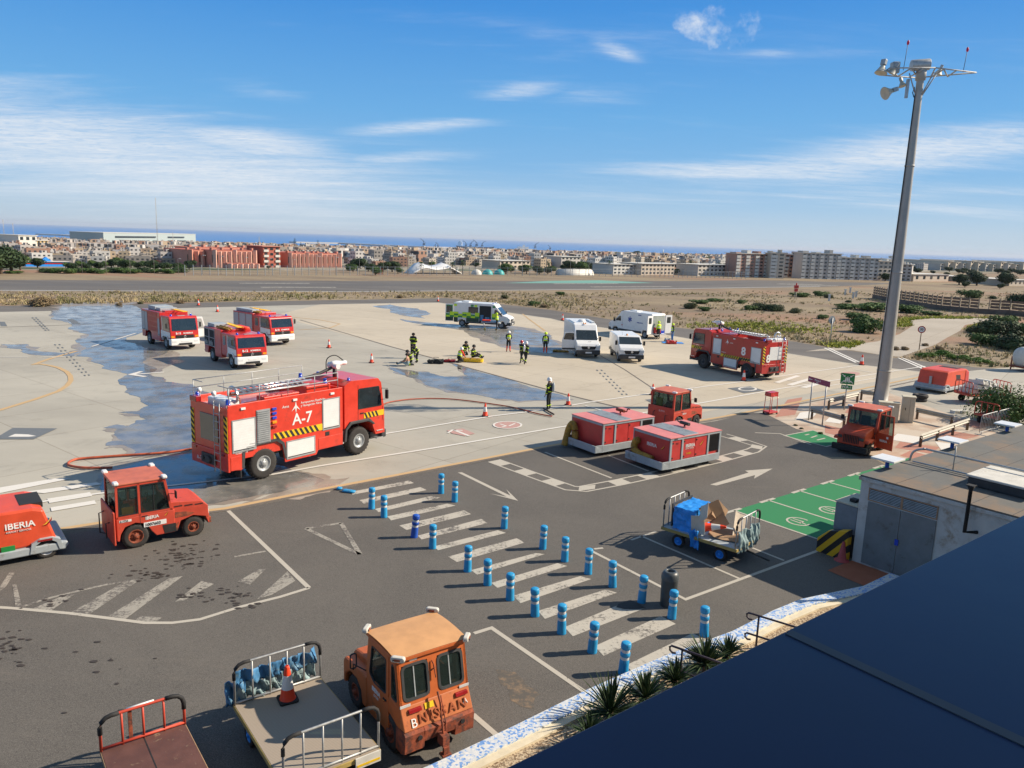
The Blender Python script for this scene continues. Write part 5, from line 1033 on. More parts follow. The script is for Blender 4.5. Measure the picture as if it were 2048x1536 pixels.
def start_unit(lbl,loc,az,left):
    t=thing('air_start_unit',lbl,'ground power unit',loc,rot(az))
    b=MB(); b.prism([(-1.9,.42),(-1.75,1.35),(-1.35,1.5),(1.2,1.5),(1.45,1.42),(1.75,.42)],-.92,.92,'y'); b.build('hood',M['orangered'],t,bevel=.06)
    b=MB(); b.prism([(-2.0,.2),(-2.0,.42),(1.95,.42),(2.0,.34),(1.9,.2)],-1.0,1.0,'y'); b.build('chassis',M['ggrey'],t,bevel=.03)
    b=MB(); b.box(.95,-.45,1.36,1.5,.6,1.512) if left else b.box(-1.2,-.6,1.40,-.6,.6,1.512); b.build('control_hatch',M['interior'],t)
    for x in (-1.3,1.45):
        for k in (-1,1): wheel(t,x,k*.86,.27,.2,k,M['alu'],.6)
    b=MB(); b.prism([(1.05,.24),(1.10,.52),(1.3,.62),(1.6,.62),(1.8,.52),(1.84,.24),(1.76,.24),(1.7,.46),(1.58,.54),(1.32,.54),(1.2,.46),(1.14,.24)],-1.02,1.02,'y'); b.build('mudguard',M['ggrey'],t)
    if left:
        text('IBERIA',.25,t,(.52,-.935,1.02),(1,0,0),(0,.12,1),M['white'],bold=.005); swoosh(t,(1.40,-.935,.98),.24,(1,0,0),(0,.12,1)); text('GL',.3,t,(-.02,-.935,1.02),(1,0,0),(0,.12,1),mat('violet_letters',(.15,.08,.5),.5)); text('AIRPORT SERVICES',.07,t,(.54,-.935,.92),(1,0,0),(0,0,1),M['white'])
        b=MB(); b.box(.4,-.96,.38,.72,-.925,.56); b.build('green_box',M['green'],t); b=MB(); b.box(.2,-1.008,.22,.27,-1.001,.42); b.box(1.25,-1.03,.55,1.6,-1.021,.6); b.build('reflector',M['lred'],t)
    else:
        b=MB(); b.prism([(-1.94,.45),(-1.78,1.3),(-1.25,1.42),(-1.25,.45)],-.95,.95,'y'); b.build('end_cover',M['gpured'],t,bevel=.05)
        b=MB(); b.prism([(-.6,.75),(-.5,1.15),(.2,1.2),(.0,.8)],-.925,-.90,'y'); b.prism([(-.6,.75),(-.5,1.15),(.2,1.2),(.0,.8)],.925,.90,'y'); b.build('side_opening',M['interior'],t)
        b=MB(); b.box(1.74,-.08,.2,1.82,.08,1.1); b.build('tow_bar',M['ggrey'],t,bevel=.01)
    return t
d=fw(51); p=at(95,1117); p=Vector(p)-d*1.45+Vector((-d.y,d.x,0))*.95
sl_=start_unit('orange red start unit lettered GL IBERIA, cut by the left edge of the photo',(p.x,p.y,0),51,True)
p=at(1868,786); dd=fw(232); p=Vector(p)-dd*1.5+Vector((.616,-.788,0))*-.3; q_=Vector((p.x,p.y,0))
start_unit('orange and red start unit on the yard right of the lamp mast',(q_.x+.2,q_.y+.2,0),232,False)
# ---------------- carts ----------------
def end_rail(parent,x,w,z0,z1,m,capm=None,n=5,r=.022,name='end_rail',y0=0):
    b=MB(); c=.18
    b.tube([(x,y0,z0)]+[(x,y0+c-c*math.cos(R(a)),z1-c+c*math.sin(R(a))) for a in (0,30,60,90)]+[(x,y0+w-c+c*math.sin(R(a)),z1-c+c*math.cos(R(a))) for a in (0,30,60,90)]+[(x,y0+w,z0)],r,8)
    for i in range(1,n): b.tube([(x,y0+w*i/n,z0),(x,y0+w*i/n,z1)],r*.8,7)
    b.tube([(x,y0,z0+.04),(x,y0+w,z0+.04)],r,7); o=b.build(name,m,parent)
    if capm:
        for s in (0,1):
            b=MB(); pts=[(x,y0+c-c*math.cos(R(a)),z1-c+c*math.sin(R(a))) for a in (-0.1,30,60,90)]
            if s: pts=[(x,2*y0+w-p_[1],p_[2]) for p_ in pts]
            b.tube([(x,pts[0][1],pts[0][2]-.12)]+pts+[(x,pts[-1][1]+(.12 if not s else -.12),pts[-1][2])],r*1.55,8); b.build('rubber_grip',capm,o)
    return o
def cart(lbl,cat,corner,az,L,Wd,zd,deckm,edgem,railm,z1,rimm=None):
    t=thing('baggage_cart',lbl,cat,(corner[0],corner[1],0),rot(az),'baggage carts')
    b=MB(); b.box(0,0,zd-.04,L,Wd,zd); b.build('deck',deckm,t)
    b=MB(); b.box(0,-.02,zd-.10,L,-.001,zd-.005); b.box(0,Wd+.001,zd-.10,L,Wd+.02,zd-.005); b.box(-.02,-.02,zd-.10,-.001,Wd+.02,zd-.005); b.box(L+.001,-.02,zd-.10,L+.02,Wd+.02,zd-.005); b.build('deck_edge',edgem,t,bevel=.008)
    b=MB(); b.box(.1,.3,zd-.22,L-.1,.42,zd-.041); b.box(.1,Wd-.42,zd-.22,L-.1,Wd-.3,zd-.041); b.cyl((.55,.12,.2),(.55,Wd-.12,.2),.03); b.cyl((L-.55,.12,.2),(L-.55,Wd-.12,.2),.03); b.tube([(L,Wd/2,.3),(L+.7,Wd/2,.2)],.03,6); b.build('undercarriage',M['dark'],t)
    for x in (.55,L-.55):
        for k,y in ((-1,.12),(1,Wd-.12)): wheel(t,x,y,.2,.12,k,rimm or M['dark'],.6)
    return t
# near cart
c1=at(180+985/3.413,1240+575/3.413,.55); ct=cart('flat beige decked baggage cart holding a traffic cone, left of the orange tractor','baggage cart',c1,143.5,2.62,1.66,.55,None or stripes('ribbed_board',(.36,.30,.235),(.30,.25,.195),26,0,.5,rough=.7),M['edge'],M['galv'],1.35,M['bluep'])
end_rail(ct,.04,1.66,.55,1.36,M['galv'],M['black']); end_rail(ct,2.58,1.66,.55,1.36,M['galv'],M['black'])
for ya,yb in ((.05,.75),(1.2,1.66)):
    b=MB(); b.box(2.645,ya,.36,2.675,yb,.56); b.build('end_plate',M['offwhite'],ct)
    b=MB(); b.box(2.677,ya+.02,.40,2.681,yb-.02,.44); b.build('yellow_stripe',M['yellow'],ct)
def crumple(w,h,dz,n,m,seed,name,fold=.06):
    b=MB(); vs=[]; nx=n;ny=max(4,int(n*h/w))
    for i in range(nx+1):
        for j in range(ny+1):
            u=i/nx; v=j/ny; q=Vector((u*w*7+seed*3,v*h*7,seed)); k=noise.noise(Vector((u*w*9+seed*3+v*1.2,v*h*2,seed)))*fold*1.5+noise.noise(Vector((u*w*20+seed,v*h*5,1)))*fold*.45
            vs.append((u*w+noise.noise(q*.6+Vector((5,0,0)))*.02,k,v*h*(1+.14*noise.noise(Vector((u*5,seed,0))))+dz))
    b.add(vs,[(i*(ny+1)+j,(i+1)*(ny+1)+j,(i+1)*(ny+1)+j+1,i*(ny+1)+j+1) for i in range(nx) for j in range(ny)],0,True)
    o=b.build(name,m); s=o.modifiers.new('thickness','SOLIDIFY'); s.thickness=.012; return o
# tarp hung on far rail of near cart
dd=fw(143.5); ll=Vector((-dd.y,dd.x,0)); base=Vector((c1.x,c1.y,0))
tp=crumple(1.60,.30,.86,40,M['tarp'],1,'curtain',.10); tp.location=base+dd*-.02+ll*.02; tp.rotation_euler=(0,0,rot(143.5)+R(90)); tag(tp,'blue weathered curtain bunched along the far rail of the flat cart','curtain','bunched cart curtains')
t2=crumple(1.55,.34,.56,40,M['tarpg'],4,'curtain',.13); t2.location=base+dd*-.04+ll*.04; t2.rotation_euler=(0,0,rot(143.5)+R(90)); tag(t2,'pale grey green curtain folds hanging under the blue roll on the flat cart','curtain','bunched cart curtains')
t2=crumple(.36,.50,.46,16,M['tarp'],9,'curtain',.13); t2.location=base+dd*-.12+ll*-.12; t2.rotation_euler=(0,0,rot(143.5)+R(70)); tag(t2,'dark blue curtain end drooping at the left corner of the flat cart','curtain','bunched cart curtains')
# red board cart
c2=at(180+75/3.413,1240+890/3.413,.45); rc=cart('red framed baggage cart with scuffed brown board deck at the bottom edge','baggage cart',c2,143,2.6,1.34,.45,M['brown'],M['card'],M['tred'],1.05)
end_rail(rc,.03,1.34,.45,1.06,M['tred'],M['black'],4,.026)
b=MB(); b.tube([(.01,.42,1.075),(.01,.86,1.08)],.022,6); b.build('white_tape',M['white'],rc); b=MB(); b.box(-.02,.44,.5,.02,.5,1.04); b.build('rail_plate',M['rusty'],rc); b=MB(); b.box(.0,.655,.4505,2.6,.675,.453); b.build('deck_seam',M['black'],rc)
# blue load cart
c3=at(1260+285/4.452,920+590/4.452,.55); d3=fw(132); l3=Vector((-d3.y,d3.x,0)); bc=cart('baggage cart loaded with blue plastic crate and torn cardboard near the green bays','baggage cart',c3,132,2.5,1.5,.55,M['ggrey'],M['edge'],M['galv'],1.5,M['bluep'])
end_rail(bc,.04,1.5,.55,1.42,M['galv'],M['black'],5); end_rail(bc,2.46,1.5,.55,1.42,M['galv'],M['black'],5)
B0=Vector((c3.x,c3.y,0)); L3=lambda x,y,z_: B0+d3*x+l3*y+Vector((0,0,z_))
o=thing('plastic_crate','bright blue plastic wrapped crate standing on the loaded cart','crate',L3(.30,.12,.55),rot(132))
def lumpy(b,x0,y0,z0,x1,y1,z1,n,amp,seed):
    # subdivided box with noise
    bm=bmesh.new(); bmesh.ops.create_cube(bm,size=1); bmesh.ops.subdivide_edges(bm,edges=bm.edges,cuts=n,use_grid_fill=True)
    for v in bm.verts:
        p=Vector((x0+(v.co.x+.5)*(x1-x0),y0+(v.co.y+.5)*(y1-y0),z0+(v.co.z+.5)*(z1-z0))); k=p*4+Vector((seed,0,0)); p+=Vector((noise.noise(k),noise.noise(k+Vector((9,0,0))),noise.noise(k+Vector((0,9,0)))*.7))*amp+Vector((noise.noise(k*3),noise.noise(k*3+Vector((9,0,0))),noise.noise(k*3.3)))*amp*.5; v.co=p
    bm.verts.ensure_lookup_table(); b.add([v.co.copy() for v in bm.verts],[tuple(v.index for v in f.verts) for f in bm.faces],0,False); bm.free()
b=MB(); lumpy(b,0,0,0,.72,1.15,.72,9,.05,2); b.build('wrapped_box',M['bluep'],o)
b=MB(); b.ring([(0,.05),(1.2,.05),(1.2,.78),(0,.78)],[(.06,.11),(1.14,.11),(1.14,.72),(.06,.72)],-.07,-.03,'x'); b.build('black_frame',M['dark'],o)
fb=crumple(.30,.62,-.45,12,M['bluep'],3,'plastic_sheet',.10); fb.location=L3(1.00,-.06,.62); fb.rotation_euler=(R(12),0,rot(132)); tag(fb,'loose end of bright blue plastic hanging over the cart edge','plastic sheet')
random.seed(5)
for i,(x,y,z_,sx_,sy_,rx,ry,rz,mm,lb) in enumerate([(1.02,.02,.60,.42,.55,78,-8,15,'cardl','pale torn cardboard flap leaning on the blue crate'),(1.25,.35,.9,.7,.5,70,-20,60,'card','upright brown cardboard panel at the top of the pile'),(1.0,.75,1.1,.8,.5,40,30,-30,'card','tilted brown cardboard sheet behind the pile'),(1.45,.2,.60,.9,.8,6,4,15,'card','flat cardboard sheet lying on the deck in the middle of the cart'),(1.95,.75,.62,.5,.75,70,25,70,'cardl','pale folded cardboard by the right of the pile'),(1.25,.10,1.02,.45,.5,65,-35,-25,'cardl','narrow white cardboard strip at the front of the pile'),(1.55,.85,.78,.6,.55,60,-35,100,'card','crumpled brown box side at the far corner of the pile')]):
    b=MB(); n=6; vs=[(sx_*a/n,sy_*c/n,(.10*abs(a/n-.45)+.03*noise.noise(Vector((a,c,i))))) for a in range(n+1) for c in range(n+1)]; b.add(vs,[(a*(n+1)+c,(a+1)*(n+1)+c,(a+1)*(n+1)+c+1,a*(n+1)+c+1) for a in range(n) for c in range(n)])
    o=b.build('cardboard',M[mm]); sm=o.modifiers.new('thickness','SOLIDIFY'); sm.thickness=.008; o.location=L3(x,y,z_); o.rotation_euler=(R(rx),R(ry),rot(132)+R(rz)); tag(o,lb,'cardboard','cardboard on the loaded cart')
for (x0,w_,y_,m_,lb) in ((2.50,1.3,.1,'tarpg','pale grey curtain bunched on the right rail of the loaded cart'),):
    o=crumple(w_,.66,.36,44,M['tarpg'],14,'curtain',.10); o.location=L3(x0,y_,0); o.rotation_euler=(0,0,rot(132)+R(90)); tag(o,'dusty blue curtain hanging in folds on the right end rail of the loaded cart','curtain')
# right sack cart
c4_=at(1905,800); t=thing('baggage_cart','red framed cart piled with white sacks at the right of the yard','baggage cart',(c4_.x,c4_.y,0),rot(80),'baggage carts')
b=MB(); b.box(0,-1.5,.5,2.8,0,.6); b.build('deck',M['tred'],t); end_rail(t,.05,1.5,.6,1.4,M['tred'],None,5,.03,y0=-1.5); end_rail(t,2.75,1.5,.6,1.4,M['tred'],None,5,.03,y0=-1.5)
for x in (.5,2.3):
    for k,y in ((-1,-1.35),(1,-.15)): wheel(t,x,y,.22,.14,k,M['dark'],.55)
rnd=random.Random(3); b=MB(); lumpy(b,-.5,-.28,-.14,.5,.28,.14,5,.05,1); s0=b.build('sack',M['offwhite']); k=0
for lay in range(3):
    for i in range(4-lay):
        o=s0 if k==0 else s0.copy(); 
        if k: COL.objects.link(o)
        dd=fw(80); rv=Vector((dd.y,-dd.x,0)); p=Vector((c4_.x,c4_.y,0))+dd*(.5+i*.55+lay*.25)+rv*(.75+rnd.uniform(-.15,.15)); o.location=(p.x,p.y,.78+lay*.27); o.rotation_euler=(rnd.uniform(-.2,.2),rnd.uniform(-.2,.2),rot(80)+R(90)+rnd.uniform(-.3,.3)); tag(o,'lumpy white sack piled on the red cart in the yard','sack','white sacks on the red cart'); k+=1
for x,y in ((1912,826),(1926,826)):
    o=s0.copy(); COL.objects.link(o); p=at(x,y); o.location=(p.x,p.y,.09); o.scale=(.6,.6,.6); o.rotation_euler=(0,0,R(20)); tag(o,'small white bag lying on the ground before the red sack cart','sack','small bags on the ground')
c5=at(1945,845); t=thing('trolley_frame','rusty red empty trolley frame with upright bars at the right edge of the yard','trolley',(c5.x,c5.y,0),rot(60))
b=MB(); b.box(0,-1.3,.45,2.2,0,.52); b.build('deck',M['roofred'],t); end_rail(t,.05,1.3,.5,1.25,M['tred'],None,4,.028,y0=-1.3); end_rail(t,2.1,1.3,.5,1.25,M['tred'],None,4,.028,y0=-1.3)
for x in (.4,1.8):
    for k,y in ((-1,-1.15),(1,-.15)): wheel(t,x,y,.2,.12,k,M['dark'],.55)
# ---------------- terminal ledge and service hut ----------------
e0=at(1011,1536,8.2); e1=at(1900,1102,8.2); ed=Vector((e1-e0)); ed.z=0; ed.normalize(); en=Vector((ed.y,-ed.x,0))
t=thing('terminal_building','dark blue clad parapet of the terminal filling the lower right corner','building',(0,0,0)); Lb=e0-ed*30; Lb.z=0
def wb(x0,y0,z0,x1,y1,z1):
    b=MB(); c=[Lb+ed*x+en*y for x,y in ((x0,y0),(x1,y0),(x1,y1),(x0,y1))]
    b.add([(p.x,p.y,z0) for p in c]+[(p.x,p.y,z1) for p in c],[(0,3,2,1),(4,5,6,7),(0,1,5,4),(1,2,6,5),(2,3,7,6),(3,0,4,7)]); return b
cr=mat('cream_render',(.5,.46,.38),.8)
wb(0,.25,0,90,.7,7.9).build('wall',cr,t); wb(0,2.9,0,90,12,13.2).build('upper_wall',cr,t)
# coping panels with seams
sm=at(1570,1262,8.2); s0_=(Vector((sm.x,sm.y,0))-Lb).dot(ed); pw=3.1
k0=int(s0_/pw); xs=[s0_-pw*i for i in range(int(s0_/pw),0,-1)]+[s0_+pw*i for i in range(int((90-s0_)/pw)+1)]
for a,c in zip([0]+xs,xs+[90]):
    if c-a<.1: continue
    wb(a+.001,0,7.93,c-.001,2.88,8.2).build('coping_panel',M['bluewall'],t,bevel=.003)
    o=wb(c-.016,.01,8.2,c+.016,2.87,8.203)
    o.build('coping_joint',mat('joint_strip',(.06,.07,.085),.6) if 'jt' not in M else M['jt'],t)
# hut
hc=at(1703,1122); hz=2.72; hu=fw(52); hv=Vector((.616,-.788,0))
t=thing('service_hut','low white rendered service hut with flat grey roof, double metal doors and louvres','hut',(hc.x,hc.y,0),rot(52)); HL,HW=24,9.0
hw_=mat('peeling_white_render',(.52,.52,.50),.8,var=.08,scale=2,dirt=(.26,.19,.12),damt=.45,dscale=1.3,bump=.15,bscale=20)
b=MB(); b.box(0,-HW,0,HL,0,hz-.16); b.build('wall',hw_,t,bevel=.01)
b=MB(); b.box(-.06,-HW,hz-.158,HL,.06,hz-.05); b.build('roof_edge',hw_,t,bevel=.015)
rm=gmat('bitumen_roof',lambda t,P,b: t.mix(t.m('MULTIPLY',t.ramp(t.noise(t.mapping(P,rot=(0,0,R(-52))),.5,6,.7),.48,.7),.7),t.mix(t.noise(P,2,6,.7),(.115,.115,.11),(.175,.175,.165)),(.25,.17,.11)),.9,.4,60,.004)
b=MB(); b.box(-.03,-HW,hz-.05,HL,.03,hz); b.build('roof',rm,t)
b=MB()
for i in range(1,9): b.box(.0,-i*1.0-.012,hz,HL,-i*1.0,hz+.004)
b.build('roof_seam',M['dark'],t)
dm=mat('weathered_grey_metal',(.17,.19,.20),.6,var=.12,scale=2,dirt=(.10,.09,.08),damt=.3,dscale=3)
y0=-.28
for i in (0,1):
    b=MB(); b.box(-.03,y0-.98*(i+1)+.01,.08,-.003,y0-.98*i-.01,1.98); b.build('door',dm,t,bevel=.005)
b=MB(); b.box(-.06,y0-1.02,.95,-.032,y0-.92,1.12); b.build('door_handle',M['blue'],t)
for i in (0,1):
    b=MB(); a,c=y0-.98*(i+1)+.04,y0-.98*i-.02; b.ring([(a-.03,2.02),(c+.03,2.02),(c+.03,2.40),(a-.03,2.40)],[(a,2.05),(c,2.05),(c,2.37),(a,2.37)],-.03,-.002,'x'); o=b.build('vent_frame',M['brown'] if 0 else mat('rusty_frame',(.33,.20,.12),.7),t)
    b=MB(); b.box(-.004,a,2.05,-.001,c,2.37); o2=b.build('vent_back',M['interior'],o)
    b=MB(); [b.add([(-.028,a,2.06+j*.045),(-.028,c,2.06+j*.045),(-.012,c,2.078+j*.045),(-.012,a,2.078+j*.045),(-.028,a,2.055+j*.045),(-.028,c,2.055+j*.045)],[(0,1,2,3),(4,5,1,0)]) for j in range(7)]; b.build('louvre',M['ggrey'],o)
b=MB(); b.tube([(0,-3.25,2.0),(-.28,-3.05,2.0),(-.28,-3.05,3.15)],.05,8); b.cyl((-.28,-3.05,3.15),(-.28,-3.05,3.28),.05,.1,n=8); b.box(-.38,-3.15,3.28,-.18,-2.95,3.30); b.build('flue',M['black'],t)
b=MB(); b.box(-.14,-3.3,1.0,-.001,-3.0,1.35); b.build('wall_box',M['concb'],t,bevel=.01); b=MB(); b.box(-.015,-2.6,1.6,-.001,-2.45,1.8)
b=MB(); b.box(1.7,-3.9,hz+.001,3.3,-2.2,hz+.26); b.build('roof_hatch',M['dark'],t,bevel=.04); b=MB(); b.box(1.66,-3.94,hz+.262,3.34,-2.16,hz+.33); b.build('hatch_lid',M['offwhite'],t,bevel=.02)
b=MB(); b.tube(spline([(2.9,-.02,hz+.0),(2.9,-.1,hz+.3),(2.95,-.4,hz+.45),(3.0,-1.0,hz+.45),(3.1,-7,hz+.45)],5),.035,8); b.tube([(2.95,-1.3,hz),(2.95,-1.3,hz+.75)],.02,6); b.tube([(2.7,-.2,hz+.05),(2.8,-7,hz+.05)],.025,6); b.build('roof_pipe',M['galv'],t)
# box beside hut & striped buttress, cone
p=hc+hu*.15-hv*.06; t=thing('utility_box','grey metal utility box with cream lid standing against the hut corner','utility box',(p.x,p.y,0),rot(52))
b=MB(); b.box(.0,.02,.75,1.2,.72,1.62); b.build('casing',mat('blue_grey_metal',(.17,.20,.23),.55),t,bevel=.02); b=MB(); b.box(-.02,.0,1.63,1.22,.74,1.68); b.build('lid',M['concb'],t,bevel=.01); b=MB(); b.box(.02,.04,.0,1.18,.68,.745); b.build('plinth',M['dark'],t); b=MB(); b.box(.2,.2,1.69,.4,.4,1.78); b.build('fitting',M['black'],t)
t=thing('protective_block','concrete block painted with yellow and black diagonal stripes at the hut corner','protective block',(p.x-.12,p.y-.05,0),rot(52))
b=MB(); b.prism([(-.02,0),(.95,0),(.95,.45),(.62,.78),(-.02,.98)],-.25,-.02,'x'); b.build('block',M['hazard'],t,bevel=.02)
hm=bpy.data.materials['hazard_stripes']; nt=NT(hm.node_tree)
for n in nt.n:
    if n.type=='MAPPING': n.inputs[2].default_value=(R(-40),0,0)
    if n.type=='SEPXYZ': sepn=n
for l in list(nt.nt.links):
    if l.from_node==sepn: to=l.to_socket; nt.nt.links.remove(l); nt.l.new(sepn.outputs[1],to); break
# ---------------- bollards ----------------
def bollard(m,lbl):
    t=thing('bollard',lbl,'bollard',(0,0,0),0,'blue crossing bollards')
    b=MB(); b.lathe([(.0,.0),(.115,.0),(.112,.03),(.106,.30),(.098,.345),(.095,.36)],20); b.lathe([(.095,.425),(.108,.435),(.11,.475),(.108,.515),(.094,.53)],20); b.lathe([(.094,.595),(.108,.61),(.112,.64),(.112,.70),(.104,.735),(.085,.75),(.001,.752)],20); b.build('post',m,t)
    b=MB(); b.lathe([(.095,.355),(.096,.36),(.096,.425),(.094,.43)],20); b.build('reflective_band',M['refl'],t); b=MB(); b.lathe([(.094,.528),(.095,.53),(.095,.595),(.093,.60)],20); b.build('reflective_band',M['refl'],t)
    return t
ordn=['first','second','third','fourth','fifth','sixth','seventh','eighth','ninth','tenth','eleventh']
Lrow=[(743,1021),(768,1038),(865,1100),(935,1146),(975,1173),(1020,1203),(1070,1235),(1123,1270),(1184,1308),(1246,1350)]
Rrow=[(882,990),(909,1007),(1008,1060),(1085,1101),(1129,1126),(1176,1151),(1225,1177),(1283,1208),(1343,1240),(1408,1275)]
bp=bollard(M['bollard'],'x'); first=True; rb=random.Random(8)
for row,nm in ((Lrow,'left'),(Rrow,'right')):
    for i,(x,y) in enumerate(row):
        p=at(x,y-3); lb=f'blue bollard, {ordn[i]} of the {nm} crossing row counted from the apron'
        if first: o=bp; first=False; o.location=p; o['label']=lb
        else: o=copytree(bp,p,rb.uniform(0,6),lb)
        o.rotation_euler=(rb.uniform(-.05,.05),rb.uniform(-.05,.05),rb.uniform(0,6))
o=bollard(M['bollard2'],'darker blue bollard leaning slightly right in the left crossing row'); o.location=at(828,1075); o.rotation_euler=(0,R(5),0)
for x,y,r,l in ((684,983,25,'first flattened blue bollard stump lying at the head of the crosswalk'),):
    o=thing('fallen_bollard','flattened blue bollard lying by the head of the crosswalk','bollard',at(x,y),R(-15)); b=MB(); b.lathe([(.001,0),(.10,.01),(.11,.1),(.10,.3),(.09,.46),(.001,.48)],12,ax='x'); m_=b.build('post',M['bollard'],o); m_.scale=(1,1.1,.55); m_.location=(.05,-.02,.06); b=MB(); b.lathe([(.08,0),(.11,.02),(.1,.15),(.001,.2)],12,ax='x'); m_=b.build('cap',M['bollard'],o); m_.location=(-.25,.12,.06); m_.scale=(1,1,.6)
# litter bin
t=thing('litter_bin','dark grey round litter bin with hooded top behind the crossing bollards','bin',at(1336,1211),0)
b=MB(); b.lathe([(.001,0),(.19,0),(.21,.04),(.215,.35),(.215,.72),(.225,.74)],24); b.build('body',mat('grey_plastic',(.055,.065,.07),.45),t); b=MB(); b.lathe([(.228,.74),(.23,.80),(.215,.88),(.17,.95),(.11,.965),(.10,.94),(.10,.80),(.001,.80)],24); b.build('hood',mat('grey_plastic_lid',(.07,.08,.085),.4),t)
# ---------------- cones ----------------
def cone(h=.75):
    t=thing('traffic_cone','x','traffic cone',(0,0,0),0,'orange traffic cones'); s=h/.75
    b=MB(); b.prism(rr(-.19*s,-.19*s,.19*s,.19*s,.05*s,3),0,.045*s,'z'); b.build('base',M['black'],t,bevel=.006)
    b=MB(); b.lathe([(.165*s,.046*s),(.15*s,.07*s),(.12*s,.27*s)],20,); b.lathe([(.076*s,.56*s),(.045*s,.72*s),(.038*s,.75*s),(.02*s,.75*s)],20); b.build('body',M['cone'],t)
    b=MB(); b.lathe([(.12*s,.27*s),(.1205*s,.272*s),(.0765*s,.56*s)],20); b.build('white_band',M['refl'] if 0 else M['white'],t); return t
cn=cone(); 
cs=[(970,833,'orange cone on the apron line right of the A-7 truck',.9),(1136,811,'orange cone between the standing firefighter and the rear power unit',.9),(743,726,'orange cone beyond the cab roof of the A-7 truck',.9),(658,696,'orange cone standing alone left of the middle of the apron',.9),(397,611,'farthest left orange cone beyond the tanker engine',1),(435,624,'orange cone just right behind the tanker fire engine',1),(876,603,'orange cone on the apron corner left of the green ambulance',1),(1125,641,'orange cone right of the green and yellow ambulance',1),(1305,790,'orange cone left above the half hidden tractor',.9),(1487,762,'orange cone at the rear wheel of the truck marked 8',1),(1723,730,'orange cone by the white lines left of the lamp mast',1.1)]
for i,(x,y,l,s_) in enumerate(cs):
    if i==0: cn.location=at(x,y)+Vector((0,0,.03)); cn['label']=l; cn.scale=(s_,)*3
    else: copytree(cn,at(x,y)+Vector((0,0,.03)),.3*i,l,scale=s_)
pc=at(180+1350/3.413,1240+545/3.413,.55); copytree(cn,(pc.x,pc.y,.552),R(30),'orange cone with white band standing on the flat cart deck',scale=.93)
o=copytree(cn,L3(1.25,.30,.80),0,'orange cone lying on its side in the cardboard on the loaded cart',scale=.9); o.rotation_euler=(0,R(80),rot(110))
p=at(1683,1122); t=thing('traffic_cone','faded pinkish cone in shade by the hut wall','traffic cone',(p.x,p.y,0.02),0); b=MB(); b.lathe([(.22,0),(.2,.03),(.13,.05),(.035,.6),(.02,.6)],18); b.build('body',M['conepink'],t)
# ---------------- signs, mast, rails ----------------
def pole(t,x,y,h,r=.035,m=None,z0=0): 
    b=MB(); b.cyl((x,y,z0),(x,y,h),r,n=10); return b.build('pole',m or M['galv'],t)
a1=at(1615,840); a2=at(1637,848); t=thing('direction_sign','purple direction sign with white arrow on two thin poles by the traffic island','sign',(a1.x,a1.y,0),math.atan2((a2-a1).y,(a2-a1).x)); wdt=(a2-a1).length
pole(t,.08,0,2.3); pole(t,wdt+.3,0,2.25); b=MB(); b.box(-.25,-.05,2.12,wdt+.62,-.037,2.42); b.build('panel',M['maroon'],t,bevel=.004)
text('← Planta 0',.17,t,(-.16,-.054,2.24),(1,0,0),(0,0,1),M['white'],bold=.002) if False else text('Planta 0',.15,t,(.32,-.054,2.25),(1,0,0),(0,0,1),M['white']); text('Salida',.08,t,(.45,-.054,2.16),(1,0,0),(0,0,1),M['white'])
b=MB(); b.box(-.12,-.056,2.26,.12,-.051,2.29); b.add([(-.17,-.056,2.275),(-.09,-.056,2.33),(-.09,-.056,2.22),(-.17,-.051,2.275),(-.09,-.051,2.33),(-.09,-.051,2.22)],[(0,1,2),(3,5,4),(0,1,4,3),(1,2,5,4),(2,0,3,5)]); b.build('arrow',M['white'],t)
p=at(1688,820); t=thing('assembly_sign','green assembly point sign with white figures and PCR-1 plate on a pole','sign',(p.x,p.y,0),R(-22)); pole(t,0,0,2.0); b=MB(); b.box(-.38,-.06,1.55,.38,-.045,2.2); b.build('panel',M['sgreen'],t,bevel=.01); b=MB(); b.box(-.30,-.06,1.25,.30,-.045,1.5); b.build('lower_plate',M['sgreen'],t,bevel=.01); text('PCR-1',.19,t,(0,-.064,1.375),(1,0,0),(0,0,1),M['white'],center=True,bold=.003)
b=MB()
for sx_ in (-1,1):
    for sz in (-1,1):
        cx,cz=sx_*.27,1.875+sz*.22; b.add([(cx-sx_*.14,-.065,cz-sz*.12),(cx-sx_*.03,-.065,cz-sz*.10),(cx-sx_*.12,-.065,cz-sz*.01)],[(0,1,2)]); b.add([(cx-sx_*.06,-.065,cz-sz*.07),(cx-sx_*.08,-.065,cz-sz*.04),(cx+sx_*.04,-.065,cz+sz*.05),(cx+sx_*.06,-.065,cz+sz*.02)],[(0,1,2,3)])
b.build('arrows',M['white'],t)
b=MB()
for dx_ in (-.09,.09,0):
    z0=1.72 if dx_ else 1.76; b.box(dx_-.035,-.066,z0,dx_+.035,-.0615,z0+.18); b.box(dx_-.03,-.066,z0-.08,dx_-.008,-.0615,z0); b.box(dx_+.008,-.066,z0-.08,dx_+.03,-.0615,z0); b.cyl((dx_,-.066,z0+.22),(dx_,-.061,z0+.22),.03,n=10)
b.build('figures',M['white'],t)
p=at(1838,700); t=thing('speed_sign','round speed limit sign reading 30 with red rim beside the concrete path','road sign',(p.x,p.y,0),R(-26)); pole(t,0,0,2.2,.04,M['wood']); b=MB(); b.cyl((0,-.05,2.0),(0,-.07,2.0),.34,n=28); b.build('rim',mat('sign_red',(.4,.01,.02),.4),t); b=MB(); b.cyl((0,-.071,2.0),(0,-.08,2.0),.25,n=28); b.build('face',M['white'],t); text('30',.3,t,(0,-.083,2.0),(1,0,0),(0,0,1),M['black'],center=True,bold=.008)
